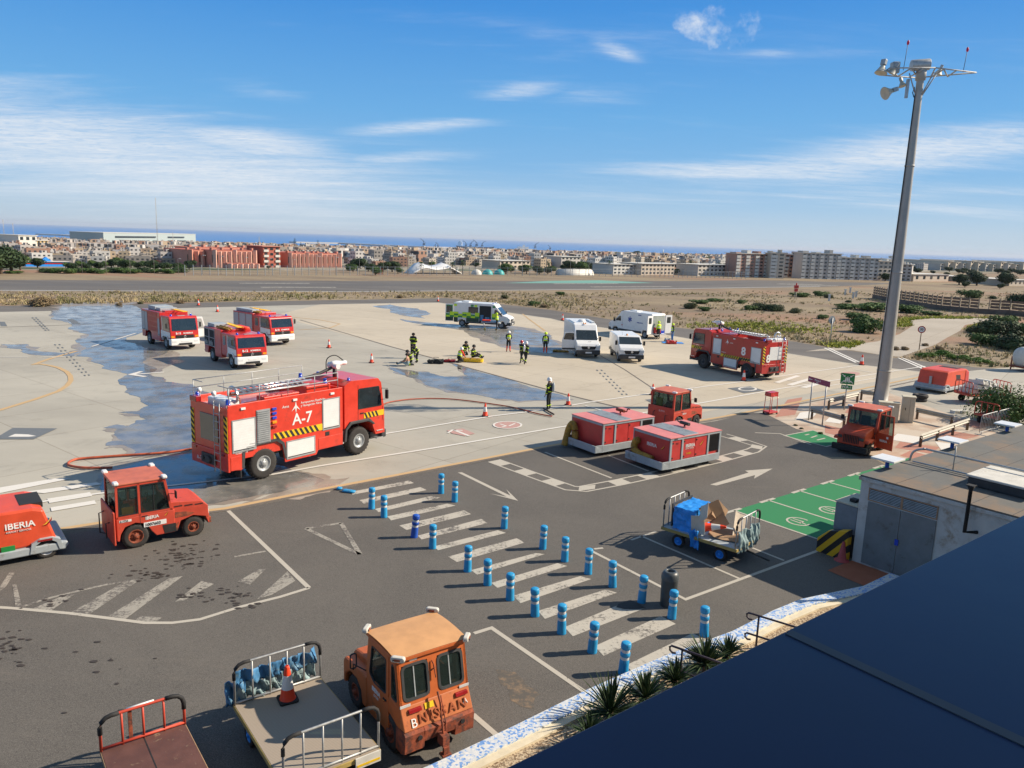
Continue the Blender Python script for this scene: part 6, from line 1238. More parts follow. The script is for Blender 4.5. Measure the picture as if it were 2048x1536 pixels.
p=at(1660,685); t=thing('road_sign','grey back of a round sign on a pole in the dry field','road sign',(p.x,p.y,0),R(20)); pole(t,0,0,2.5,.05); b=MB(); b.cyl((0,.05,2.3),(0,.08,2.3),.42,n=8); b.build('disc',M['grey'],t)
# red trolley
p=at(1540,828); t=thing('equipment_trolley','small red wheeled trolley with red box on top near the drain','trolley',(p.x,p.y,0),R(30)); b=MB(); b.box(-.35,-.25,.1,.35,.25,.18); b.build('base',M['gpured'],t,bevel=.02)
b=MB(); [b.tube([(x,y,.15),(x*.9,y*.9,1.05)],.018,6) for x in (-.3,.3) for y in (-.2,.2)]; b.tube([(-.27,-.18,1.05),(.27,-.18,1.05),(.27,.18,1.05),(-.27,.18,1.05)],.018,6,closed=True); b.build('frame',M['cityred'],t)
b=MB(); lumpy(b,-.3,-.2,1.05,.3,.2,1.28,4,.03,3); b.build('red_box',M['cityred'],t)
for x in (-.28,.28):
    for y in (-.22,.22):
        b=MB(); b.cyl((x,y-.02,.06),(x,y+.02,.06),.06,n=10); b.build('wheel',M['tyre'],t)
# lamp mast
p=at(1759,815); t=thing('floodlight_mast','tall tapered grey floodlight mast with lamp frame, cables and two red tipped rods','lamp mast',(p.x,p.y,0),R(0)); MH=19.1
b=MB(); b.lathe([(.50,0),(.50,.06),(.42,.06),(.40,1.5),(.36,5),(.27,12),(.19,MH-.3),(.19,MH)],20); b.build('pole',M['mast'],t)
b=MB(); b.tube([(-.47,-.02,.4),(-.43,-.1,1.5),(-.39,-.12,5),(-.30,-.1,12),(-.22,-.05,MH-1.2),(-.30,-.05,MH-.8),(-.34,0,MH-1.1),(-.25,-.03,MH-1.35)],.028,6); b.build('cable',M['black'],t)
for z_ in (2.2,8,14): 
    r_=.42-.012*z_; b=MB(); b.lathe([(r_-.02,0),(r_+.015,.01),(r_+.015,.1),(r_-.02,.11)],20,c=(0,0,z_)); b.build('collar',M['mast'],t)
b=MB()
bz=MH-.1
for (x0,y0,x1,y1) in ((-2.0,-.5,.3,-.9),(-2.0,.6,.2,1.0),(-2.0,-.5,-2.0,.6),(.3,-.9,3.0,-.1),(.2,1.0,3.0,-.1),(-.9,-.7,-.9,.8),(-.2,-.8,-.2,.95),(.9,-.65,.9,.7),(1.7,-.45,1.7,.4),(-2.0,-.5,-.9,.8),(-.9,-.7,.3,.95),(.3,-.9,.9,.7),(.9,-.65,1.7,.4)):
    b.tube([(x0,y0,bz+(0.15 if y0<0 else 0)),(x1,y1,bz+(.15 if y1<0 else 0))],.04,5)
for (x,y) in ((-.75,-.2),(.75,-.2),(-.3,.6),(.4,-.6)): b.tube([(x,y,bz-.02),(x*.2,y*.2,bz-1.2)],.035,5)
b.build('lamp_frame',mat('lamp_frame_grey',(.42,.43,.42),.6,var=.15,dirt=rust,damt=.4,dscale=2),t)
b=MB(); b.lathe([(.18,0),(.27,.02),(.27,.6),(.19,.62)],14,c=(0,0,bz-.35)); b.build('hub',M['mast'],t)
def flood(x,y,z_,rx,rz_,s=1):
    b=MB(); b.lathe([(.001,0),(.12,.02),(.16,.12),(.36,.48),(.38,.5),(.33,.5),(.001,.44)],16); o=b.build('floodlight',mat('lamp_dish',(.48,.46,.38),.5) if 'dish' not in M else M['dish'],t,loc=(x,y,z_)); o.rotation_euler=(rx,0,rz_); o.scale=(s,)*3; b=MB(); b.box(-.16,-.12,-.35,.16,.12,0); b.build('ballast',M['rusty'] if x<-1.6 and z_<18 else M['ggrey'],o,bevel=.03); return o
M['dish']=mat('lamp_dish',(.48,.46,.38),.5)
flood(-2.25,-.2,bz+.35,R(165),R(-60),.9); flood(-1.6,-.3,bz+.25,R(150),R(-120),.75); flood(-1.55,-.1,bz-.95,R(112),R(-75),.95); flood(1.15,.2,bz+.35,R(200),R(60),.6); flood(-.9,.3,bz-.35,R(160),R(40),.6)
b=MB(); b.box(-1.75,-.35,bz-.05,-1.35,.1,bz+.55); b.build('gear_box',M['ggrey'],t,bevel=.05)
b=MB(); b.cyl((-.6,0,bz+.42),(.35,-.1,bz+.5),.30,n=18); b.build('gear_drum',M['galv'],t,bevel=.01)
for x,h in ((-1.15,1.35),(2.15,1.1)):
    b=MB(); b.tube([(x,-.3,bz+.1),(x+.08,-.3,bz+.1+h)],.016,5); o=b.build('rod',M['dark'],t); b=MB(); b.lathe([(.001,0),(.06,.05),(.07,.18),(.03,.26),(.001,.27)],10,c=(x+.085,-.3,bz+.05+h)); b.build('red_lamp',mat('red_plastic',(.6,.01,.06),.4),o)
b=MB(); b.box(-.75,-.1,bz-1.3,-.62,.05,bz-.3); b.build('bracket',M['galv'],t)
# guard rails & cabinets
def guardrail(L,lbl):
    pts=[at(*p) for p in L]; t=thing('guard_rail',lbl,'guard rail',(pts[0].x,pts[0].y,0),0,'steel guard rails round the mast'); b=MB(); pr=[(0,.40),(.05,.46),(0,.52),(.05,.58),(0,.66)]; o0=pts[0]
    vs=[]
    for p in pts:
        i=pts.index(p); d_=((pts[min(i+1,len(pts)-1)]-pts[max(i-1,0)]).normalized()); n_=Vector((d_.y,-d_.x,0))
        for k in (0,.012): vs+= [ (p-o0)+n_*(a+k)+Vector((0,0,z_)) for a,z_ in pr]
    for i in range(len(pts)-1):
        for k in range(4):
            for h_ in (0,5): b.add([vs[i*10+k+h_],vs[(i+1)*10+k+h_],vs[(i+1)*10+k+1+h_],vs[i*10+k+1+h_]],[(0,1,2,3)])
    b.build('beam',M['concb'] if 0 else mat('dusty_galvanised_beam',(.34,.325,.28),.6,metal=.2),t)
    for i in range(len(pts)-1):
        n=max(1,int((pts[i+1]-pts[i]).length/1.9))
        for k in range(n+1):
            q_=pts[i].lerp(pts[i+1],(k+.05)/(n+.1))-o0; c=MB(); c.box(q_.x-.05,q_.y-.05,0,q_.x+.05,q_.y+.05,.55); c.build('post',M['wood'],t)
guardrail([(1620,838),(1690,858)],'steel guard rail left of the mast behind the purple sign'); guardrail([(1655,820),(1715,805)],'short steel guard rail behind the green sign'); guardrail([(1838,895),(1935,860)],'steel guard rail nearest the hut roof in front of the cabinets'); guardrail([(1830,838),(1905,855)],'steel guard rail right of the tall cabinet'); guardrail([(1720,800),(1760,806)],'short steel guard rail at the foot of the mast')
for (x,y,w_,d_,h,l) in ((1775,845,1.0,.45,1.05,'low cream electrical cabinet at the mast foot, partly behind the tractor'),(1813,846,.62,.5,1.4,'tall cream electrical cabinet right of the mast')):
    p=at(x,y); t=thing('electrical_cabinet',l,'cabinet',(p.x,p.y,0),R(-20)); b=MB(); b.box(-w_/2,0,.0,w_/2,d_,h); b.build('casing',M['concb'],t,bevel=.02); b=MB(); b.box(-w_/2-.04,-.04,h+.001,w_/2+.04,d_+.04,h+.07); b.build('lid',M['concb'],t,bevel=.015); b=MB(); b.box(-.004+w_*.1,-.012,.1,w_*.1+.004,-.001,h-.08); b.box(-.16,-.02,h*.5,-.12,-.001,h*.6); b.build('door_seam',M['dark'],t)
p=at(1838,802); t=thing('tyre_stack','two black tyres stacked on the yard behind the cabinets','tyres',(p.x,p.y,0),0)
for i in (0,1):
    b=MB(); b.lathe([(.2,.05),(.22,0),(.42,0),(.46,.06),(.46,.16),(.42,.22),(.22,.22),(.2,.17),(.2,.05)],22,c=(.05*i,0,.225*i)); b.build('tyre',M['tyre'],t)
# crowd barriers and white square lamps beyond hut roof
for i,(x,y,l) in enumerate(((1776,917,'white square lamp head over the near end of the hut roof edge'),(1906,880,'white square lamp head in the middle behind the hut roof'),(2016,848,'white square lamp head at the right end behind the hut roof'))):
    p=at(x,y,3.0); pp=(p.x*.616-p.y*.788); 
    t=thing('square_lamp',l,'lamp',(p.x,p.y,0),R(38),'white square lamps behind the hut'); b=MB(); b.box(-.36,-.36,2.97,.36,.36,3.03); b.build('lamp_head',M['white'],t,bevel=.01); b=MB(); b.cyl((0,0,0),(0,0,2.97),.06,n=10); b.build('pole',M['bollard2'],t)
for i,(x,y) in enumerate(((1958,872),(1992,862))):
    p=at(x,y); t=thing('crowd_barrier',('left','right')[i]+' of two grey crowd barriers behind the hut roof','barrier',(p.x,p.y,0),R(38),'grey crowd barriers'); b=MB(); b.tube([(0,0,.2),(0,0,1.0),(.1,0,1.1),(1.9,0,1.1),(2,0,1.0),(2,0,.2)],.02,6,closed=True); [b.tube([(.2*k,0,.2),(.2*k,0,1.1)],.01,5) for k in range(1,10)]; b.box(.2,-.3,0,.26,.3,.04); b.box(1.74,-.3,0,1.8,.3,.04); b.tube([(.23,0,0),(.23,0,.2)],.02,5); b.tube([(1.77,0,0),(1.77,0,.2)],.02,5); b.build('rails',M['galv'],t)
# hand rail & tank
hr=mat('purple_black_railing',(.03,.02,.035),.5)
def arail(L,lbl):
    t=thing('handrail',lbl,'handrail',(0,0,0)); 
    for z_ in L:
        pass
    return t
p1=at(1512,1222+30,.9); p2=at(1640,1232+20,.9)
def hrail(px,py,lbl,L=2.6):
    b0=at(px,py,.95); t=thing('handrail',lbl,'handrail',(b0.x,b0.y,0),math.atan2(hv.y,hv.x)+R(17)); b=MB()
    for z_ in (.95,.45): b.tube([(.08,0,z_-.13),(.01,0,z_-.15),(-.05,0,z_-.10),(-.06,0,z_-.04),(-.02,0,z_),(.1,0,z_),(L,0,z_)],.024,8)
    b.build('rail',hr,t)
    for x in (.22,1.9):
        b=MB(); b.tube([(x,0,.1),(x,0,.95)],.024,8); b.build('post',hr,t)
hrail(1499,1226,'dark two bar handrail with curled ends crossing the gravel bed'); hrail(1345,1292,'curled end of a second dark handrail behind the yucca plants',2.0)
p=at(2032,742); t=thing('water_tank','white horizontal tank on rusty frame at the right edge beyond the yard','tank',(p.x,p.y,0),rot(80)); b=MB(); b.lathe([(.001,0),(.5,.03),(.8,.2),(.85,.5),(.85,3.2),(.8,3.5),(.001,3.7)],20,ax='x',c=(0,0,1.15)); b.build('drum',M['offwhite'],t); b=MB(); b.box(.0,-.8,.3,3.6,.8,.42); [b.box(x,y,0,x+.08,y+.08,1.1) for x in (.2,1.8,3.3) for y in (-.88,.8)]; b.tube([(-.2,-.88,1.05),(3.6,-.88,1.05)],.03,5); b.build('frame',M['rusty'],t)
# hoses
def hose(L,r,m,lbl,z_=.03,px=True,n=6):
    b=MB(); pts=[at(*p) if px else p for p in L]; b.tube([q_+Vector((0,0,r+.03)) for q_ in spline(pts,n)],r,7); o=b.build('hose',m); return tag(o,lbl,'hose')
hose(zz([(1640,1285),(1400,1318),(1000,1345),(700,1368),(620,1385),(582,1410),(600,1430),(700,1447),(860,1450),(960,1447)]),.05,M['hosered'],'orange red fire hose looping on the apron behind the A-7 truck')
q=lambda L:[(780+x/5.389,740+y/5.389) for x,y in L]
hose([(765,812)]+q([(-20,362),(100,340),(250,325),(450,318),(660,325),(870,347),(1100,378),(1300,410),(1450,445),(1600,485),(1745,512)]),.035,M['hosered'],'thin red fire hose running from the A-7 truck cab towards the standing firefighter')
hose(q([(1650,425),(1700,455),(1765,492)]),.045,M['hosedark'],'short dark hose end at the feet of the standing firefighter')
# ---------------- vans ----------------
def van(lbl,loc,az,L,H,kind,name='van'):
    """origin: front axle centre; nose +x"""
    t=thing(name,lbl,name.replace('_',' '),loc,rot(az),'white vans and ambulances'); W=.95; WB=-(L-1.85); nose=.92; rear=nose-L; wh=M['white']; hz_=1.35
    roof0=-.75 if H>2.2 else -.55
    pr=[(rear,.42),(rear,H-.12),(rear+.08,H),(roof0-.35,H),(roof0,H-.08),(.18,hz_),(nose-.15,hz_-.18),(nose,.95),(nose+.02,.42),(.42,.42),(.34,.62),(.16,.74),(-.16,.74),(-.34,.62),(-.42,.36),(WB+.42,.36),(WB+.34,.62),(WB+.16,.74),(WB-.16,.74),(WB-.34,.62),(WB-.42,.42)]
    b=MB(); b.prism(pr,-W,W,'y'); b.build('body',wh,t,bevel=.06)
    sy=W+.001
    for k in (-1,1):
        y=k*sy
        wp=rpoly([(-.78,hz_+.02),(-.72,H*.52+.60),(roof0+.20,H*.52+.62),(.05,hz_+.05)],.05); pane(t,wp,y,y+k*.01,'y',M['dglass'],'side_window')
        b=MB(); b.box(-1.0,min(y,y+k*.004),.45,-.99,max(y,y+k*.004),H-.3); b.box(rear+.1,min(y,y+k*.012),.42,WB-.46,max(y,y+k*.012),.62); b.box(WB+.46,min(y,y+k*.012),.38,-.46,max(y,y+k*.012),.60); b.build('side_trim',M['dark'],t)
        for x in (0,WB): wheel(t,x,k*(W-.12),.34,.22,k,M['grey'],.6)
        b=MB(); b.tube([(.0,y,1.35),(.02,y+k*.12,1.35)],.02,5); b.box(-.02,min(y+k*.08,y+k*.24),1.28,.08,max(y+k*.08,y+k*.24),1.62); b.build('mirror',M['black'],t,bevel=.02)
        b=MB(); b.prism([(nose-.30,.98),(nose-.10,.80),(nose+.035,.80),(nose+.02,.98),(nose-.05,1.08)],k*(W-.32),k*(W+.006),'y'); b.build('headlight',M['refl'],t,bevel=.02)
    b=MB(); b.box(nose-.35,-W-.01,.30,nose+.10,W+.01,.66); b.build('bumper',M['dark'],t,bevel=.06)
    b=MB(); b.prism(rpoly([(-.52,.70),(.52,.70),(.62,.96),(-.62,.96)],.06),nose+.0,nose+.05,'x'); b.build('grille',M['black'],t); b=MB(); b.cyl((nose+.05,0,.86),(nose+.07,0,.86),.09,n=14); b.build('grille_emblem',M['alu'],t)
    b=MB(); b.box(nose+.10,-.26,.40,nose+.115,.26,.52); b.build('number_plate',wh,t)
    # windscreen
    x0,z0,x1,z1=.16,hz_+.02,roof0+.02,H-.10; n_=Vector((z1-z0,0,x0-x1)).normalized()*.015
    b=MB(); z1b=z0+(min(z1,2.1)-z0); x1b=x0+(x1-x0)*(z1b-z0)/(z1-z0); q_=[Vector((x0,-W+.08,z0)),Vector((x0,W-.08,z0)),Vector((x1b,W-.14,z1b)),Vector((x1b,-W+.14,z1b))]; b.add([v+n_ for v in q_]+[v-n_ for v in q_],[(0,1,2,3),(4,5,6,7),(0,1,5,4),(1,2,6,5),(2,3,7,6),(3,0,4,7)]); b.build('windscreen',M['dglass'],t)
    return t,W,rear,WB
q=lambda x,y:(1100+x/6.827,600+y/6.827)
# sprinter-like
az=173; d=fw(az); c=(at(1152,714)+at(1196,717))/2-d*.5; sv,W,rear,WB=van('white high roof van with its driver door open and roof boxes, middle of the apron',(c.x,c.y,.03),az,6.0,2.6,'high')
b=MB(); b.lathe([(.001,.22),(.2,.2),(.32,.1),(.35,0)],16,c=(-2.2,0,2.6)); b.build('roof_vent',M['white'],sv); b=MB(); b.box(-3.6,.62,2.6,-1.2,.86,2.72); b.build('awning',M['white'],sv,bevel=.03); b=MB(); b.box(-3.6,-.86,2.6,-1.2,-.72,2.66); b.build('roof_rail',M['white'],sv,bevel=.02)
for x,y in ((-.9,-.1),(-.75,.0)): beacon(sv,x,y,2.58,M['amber'],.05,.1)
b=MB(); b.ring(rpoly([(0,.5),(0,2.0),(.85,1.95),(1.05,1.35),(1.05,.5)],.04,4),rpoly([(.08,1.35),(.08,1.9),(.5,1.92),(.80,1.88),(.95,1.38)],.03,4),-.03,.03,'x'); 
o=b.build('open_door',M['white'],sv,loc=(.05,-W-.02,0),rz=R(180)); b=MB(); b.prism(rpoly([(.08,1.35),(.08,1.9),(.5,1.92),(.80,1.88),(.95,1.38)],.03,4),-.008,.008,'x'); b.build('door_glass',M['dglass'],o); b=MB(); b.box(-.032,.04,.52,.032,1.0,1.33); b.build('door_panel',M['white'],o); b=MB(); b.box(-.036,.02,.55,.036,1.03,.70); b.build('door_trim',M['dark'],o)
text('W L',.15,sv,(.5,.15,1.29),(0,-1,0),(-1,0,.3),M['dark'],center=True)
az=177; d=fw(az); c=(at(1238,724)+at(1283,726))/2-d*.5; rv_,W,rear,WB=van('white low roof panel van with amber beacon, right of the high roof van',(c.x,c.y,.03),az,5.0,1.95,'low'); beacon(rv_,-.9,-.1,1.95,M['amber'],.07,.12); b=MB(); b.tube([(-.8,-.5,1.95),(-.95,-.5,2.2)],.008,4); b.build('aerial',M['black'],rv_)
# green ambulance
az=103; a0=at(780+1300/5.851,590+395/5.851); d=fw(az); lv=Vector((-d.y,d.x,0)); c=a0+lv*.85; am,W,rear,WB=van('white ambulance with green and yellow checks and its side door wide open','x' and (c.x,c.y,.03),az,6.1,2.5,'high','ambulance')
b=MB(); b.box(-2.35,-W-.012,.5,-1.1,-W-.002,2.25); b.build('door_opening',M['interior'],am); b=MB(); b.box(-2.25,-W-.05,.7,-1.9,-W-.013,1.3); b.box(-1.75,-W-.05,.6,-1.25,-W-.013,1.1); b.build('interior_seat',M['tarp'],am,bevel=.02)
b=MB(); b.box(-3.65,-W-.04,.5,-2.4,-W-.002,2.2); b.build('sliding_door',M['white'],am,bevel=.02)
wp=rpoly([(-3.5,1.45),(-3.5,2.0),(-2.55,2.0),(-2.55,1.45)],.06); pane(am,wp,-W-.041,-W-.05,'y',M['dglass'],'sliding_door_window')
b=MB(); b.box(rear-.02,-W-.08,.5,rear+.03,-W-.86,2.3) if 0 else b.box(rear-.90,-W-.04,.5,rear-.02,-W+.01,2.3); o=b.build('rear_door',M['white'],am,bevel=.02); b=MB(); b.box(rear-.78,-W-.05,1.4,rear-.2,-W-.041,2.1); b.build('rear_door_window',M['dglass'],o)
b=MB(); k=0
for i in range(15):
    x=rear-.86+i*.46
    if -2.38<x<-1.2: continue
    if x>-.55: continue
    for j in (0,1,2):
        if j==2 and (i%3==0): continue
        b.box(x,-W-.054,.93+j*.19,x+.455,-W-.046,1.115+j*.19,1 if (i+j)%2 and j<2 else 0)
b.build('checker_band',[M['hiviz'],M['green']],am)
b=MB(); b.box(rear-.86,-W-.0455,.55,rear-.02,-W-.041,.94); b.box(rear+.02,-W-.014,.50,WB-.47,-W-.002,.94); b.box(WB+.47,-W-.0455,.52,-2.4,-W-.041,.94); b.build('green_sill',mat('dark_green_sill',(.01,.05,.03),.5),am)
b=MB(); b.box(rear-.80,-W-.0455,1.36,rear-.1,-W-.041,2.2); b.build('door_livery',M['green'],am)
b=MB(); b.prism(rpoly([(-3.55,1.4),(-3.55,2.08),(-2.5,2.08),(-2.5,1.4)],.06),-W-.0445,-W-.0405,'y'); b.build('window_surround',M['black'],am)
b=MB(); [b.box(x,-W-.054 if x<-2.4 else -W-.01,2.1,x+.3,-W-.044 if x<-2.4 else -W-.003,2.32,i%2) for i,x in enumerate((rear+.05,-3.3,-2.9,-.95))]; b.build('roof_checks',[M['hiviz'],M['green']],am)
b=MB(); b.box(-4.4,-.6,2.5,-3.6,.6,2.62); b.build('air_conditioner',M['white'],am,bevel=.04)
for y in (-.6,.6): beacon(am,-1.0,y,2.47,M['blue'],.07,.1)
# white ambulance
az=-38; d=fw(az); lv=Vector((-d.y,d.x,0)); a0=at(*q(895,458)); c=a0-lv*.85; wa,W,rear,WB=van('white ambulance with blue star of life and both rear doors open','x' and (c.x,c.y,.03),az,5.9,2.45,'high','ambulance')
b=MB(); b.prism(rr(-.82,.55,.82,2.3,.1,3),rear-.012,rear-.001,'x'); b.build('rear_opening',mat('van_interior',(.30,.33,.30),.7),wa); b=MB(); b.box(rear-.25,-.1,.6,rear-.013,.7,1.15); b.build('equipment_locker',M['cityred'],wa,bevel=.02); b=MB(); b.box(rear-.2,-.7,.5,rear-.013,-.2,.8); b.build('blue_bag',M['blue'],wa,bevel=.03)
for k in (-1,1):
    b=MB(); b.ring(rpoly([(0,.5),(.82,.5),(.82,2.3),(0,2.3)],.04,4),rpoly([(.16,1.5),(.66,1.5),(.66,2.1),(.16,2.1)],.06,4),-.03,.03,'x') if 0 else b.ring(rr(0,.5,.82,2.3,.04,3),rr(.16,1.5,.66,2.1,.06,3),-.03,.03,'x')
    o=b.build('rear_door',M['white'],wa,loc=(rear-.02,k*W,0),rz=R(0) if k>0 else R(180)); o.rotation_euler=(0,0,R(8) if k>0 else R(172)); b=MB(); b.prism(rr(.16,1.5,.66,2.1,.06,3),-.01,.01,'x'); b.build('door_window',M['dglass'],o)
b=MB()
for a in (90,30,150): 
    ca,sa=math.cos(R(a)),math.sin(R(a)); c_=(-2.0,1.65); b.add([(c_[0]+ca*.28*s1-sa*.06*s2,W+.012,c_[1]+sa*.28*s1+ca*.06*s2) for s1,s2 in ((-1,-1),(1,-1),(1,1),(-1,1))],[(0,1,2,3)])
    W+=.001
b.build('star_emblem',mat('navy_blue',(.02,.06,.3),.4),wa); W=.95
nb=bpy.data.materials['navy_blue']
text('SAMU',.16,wa,(-3.1,W+.012,2.12),(-1,0,0),(0,0,1),nb,bold=.004); text('AMBULANCIA',.13,wa,(-2.95,W+.012,1.38),(-1,0,0),(0,0,1),nb,bold=.004); text('061',.14,wa,(-.85,W+.012,.95),(-1,0,0),(0,0,1),M['cityred'],bold=.004)
b=MB(); b.box(-2.4,-.4,2.45,-1.4,.4,2.53); b.build('roof_unit',M['white'],wa,bevel=.03); b=MB(); b.box(rear-.35,-.8,.42,rear+.0,.8,.48); b.build('rear_step',M['alu'],wa)
# ---------------- people ----------------
POSE={
'stand':dict(pel=(0,0,.95),spi=(0,0,1.17),che=(.01,0,1.40),nec=(.01,0,1.50),hed=(.03,0,1.62),top=(.03,0,1.73),sL=(0,.18,1.42),eL=(-.02,.25,1.14),wL=(.08,.24,.90),hL=(.12,.23,.82),sR=(0,-.18,1.42),eR=(-.02,-.25,1.14),wR=(.10,-.22,.92),hR=(.15,-.20,.85),kL=(.02,.11,.50),aL=(0,.12,.08),tL=(.17,.14,.03),kR=(.03,-.11,.50),aR=(-.02,-.12,.08),tR=(.15,-.14,.03),hpL=(0,.10,.90),hpR=(0,-.10,.90)),
'walk':dict(pel=(0,0,.93),spi=(.02,0,1.15),che=(.05,0,1.38),nec=(.07,0,1.48),hed=(.10,0,1.60),top=(.10,0,1.71),sL=(.05,.18,1.40),eL=(.12,.24,1.13),wL=(.30,.20,1.02),hL=(.37,.19,.98),sR=(.05,-.18,1.40),eR=(-.10,-.24,1.14),wR=(-.02,-.24,.90),hR=(.02,-.23,.82),kL=(.22,.10,.54),aL=(.26,.10,.10),tL=(.42,.11,.05),kR=(-.03,-.10,.50),aR=(-.32,-.10,.16),tR=(-.22,-.11,.03),hpL=(0,.10,.88),hpR=(0,-.10,.88)),
'hold':dict(pel=(0,0,.95),spi=(0,0,1.17),che=(.02,0,1.40),nec=(.03,0,1.50),hed=(.06,0,1.61),top=(.07,0,1.72),sL=(.02,.18,1.42),eL=(.05,.24,1.15),wL=(.28,.12,1.10),hL=(.35,.08,1.09),sR=(.02,-.18,1.42),eR=(.05,-.24,1.15),wR=(.28,-.12,1.08),hR=(.35,-.08,1.07),kL=(.02,.12,.50),aL=(0,.14,.08),tL=(.17,.16,.03),kR=(.03,-.12,.50),aR=(-.02,-.14,.08),tR=(.15,-.16,.03),hpL=(0,.10,.90),hpR=(0,-.10,.90)),
'sit':dict(pel=(0,0,.14),spi=(-.03,0,.36),che=(0,0,.60),nec=(.03,0,.70),hed=(.07,0,.81),top=(.08,0,.92),sL=(0,.18,.62),eL=(.08,.26,.38),wL=(.30,.20,.36),hL=(.37,.18,.35),sR=(0,-.18,.62),eR=(.08,-.26,.38),wR=(.30,-.2,.36),hR=(.37,-.18,.35),kL=(.40,.14,.32),aL=(.72,.14,.10),tL=(.80,.15,.22),kR=(.42,-.14,.22),aR=(.80,-.15,.10),tR=(.88,-.16,.22),hpL=(0,.10,.13),hpR=(0,-.10,.13)),
'kneel':dict(pel=(-.05,0,.36),spi=(.02,0,.56),che=(.12,0,.78),nec=(.17,0,.86),hed=(.24,0,.96),top=(.28,0,1.05),sL=(.12,.18,.80),eL=(.24,.24,.56),wL=(.42,.14,.42),hL=(.48,.12,.37),sR=(.12,-.18,.80),eR=(.24,-.24,.56),wR=(.42,-.14,.42),hR=(.48,-.12,.37),kL=(.28,.13,.09),aL=(-.12,.13,.08),tL=(-.26,.13,.05),kR=(.28,-.13,.09),aR=(-.12,-.13,.08),tR=(-.26,-.13,.05),hpL=(-.05,.10,.34),hpR=(-.05,-.10,.34)),
'bend':dict(pel=(-.05,0,.88),spi=(.08,0,1.06),che=(.25,0,1.22),nec=(.34,0,1.29),hed=(.43,0,1.36),top=(.50,0,1.44),sL=(.25,.18,1.22),eL=(.34,.22,.95),wL=(.46,.15,.74),hL=(.50,.13,.66),sR=(.25,-.18,1.22),eR=(.34,-.22,.95),wR=(.46,-.15,.74),hR=(.50,-.13,.66),kL=(.06,.12,.48),aL=(0,.14,.08),tL=(.17,.16,.03),kR=(.06,-.12,.48),aR=(0,-.14,.08),tR=(.17,-.16,.03),hpL=(-.03,.10,.84),hpR=(-.03,-.10,.84)),
}
RAD=dict(pel=.15,spi=.145,che=.16,nec=.065,hed=.10,top=.06,sL=.085,eL=.058,wL=.036,hL=.04,sR=.085,eR=.058,wR=.036,hR=.04,kL=.075,aL=.05,tL=.042,kR=.075,aR=.05,tR=.042,hpL=.105,hpR=.105)
BON=[('pel','spi',1),('spi','che',0),('che','nec',0),('nec','hed',3),('hed','top',3),('che','sL',0),('sL','eL',0),('eL','wL',0),('wL','hL',3),('che','sR',0),('sR','eR',0),('eR','wR',0),('wR','hR',3),('pel','hpL',1),('hpL','kL',1),('kL','aL',1),('aL','tL',2),('pel','hpR',1),('hpR','kR',1),('kR','aR',1),('aR','tR',2)]
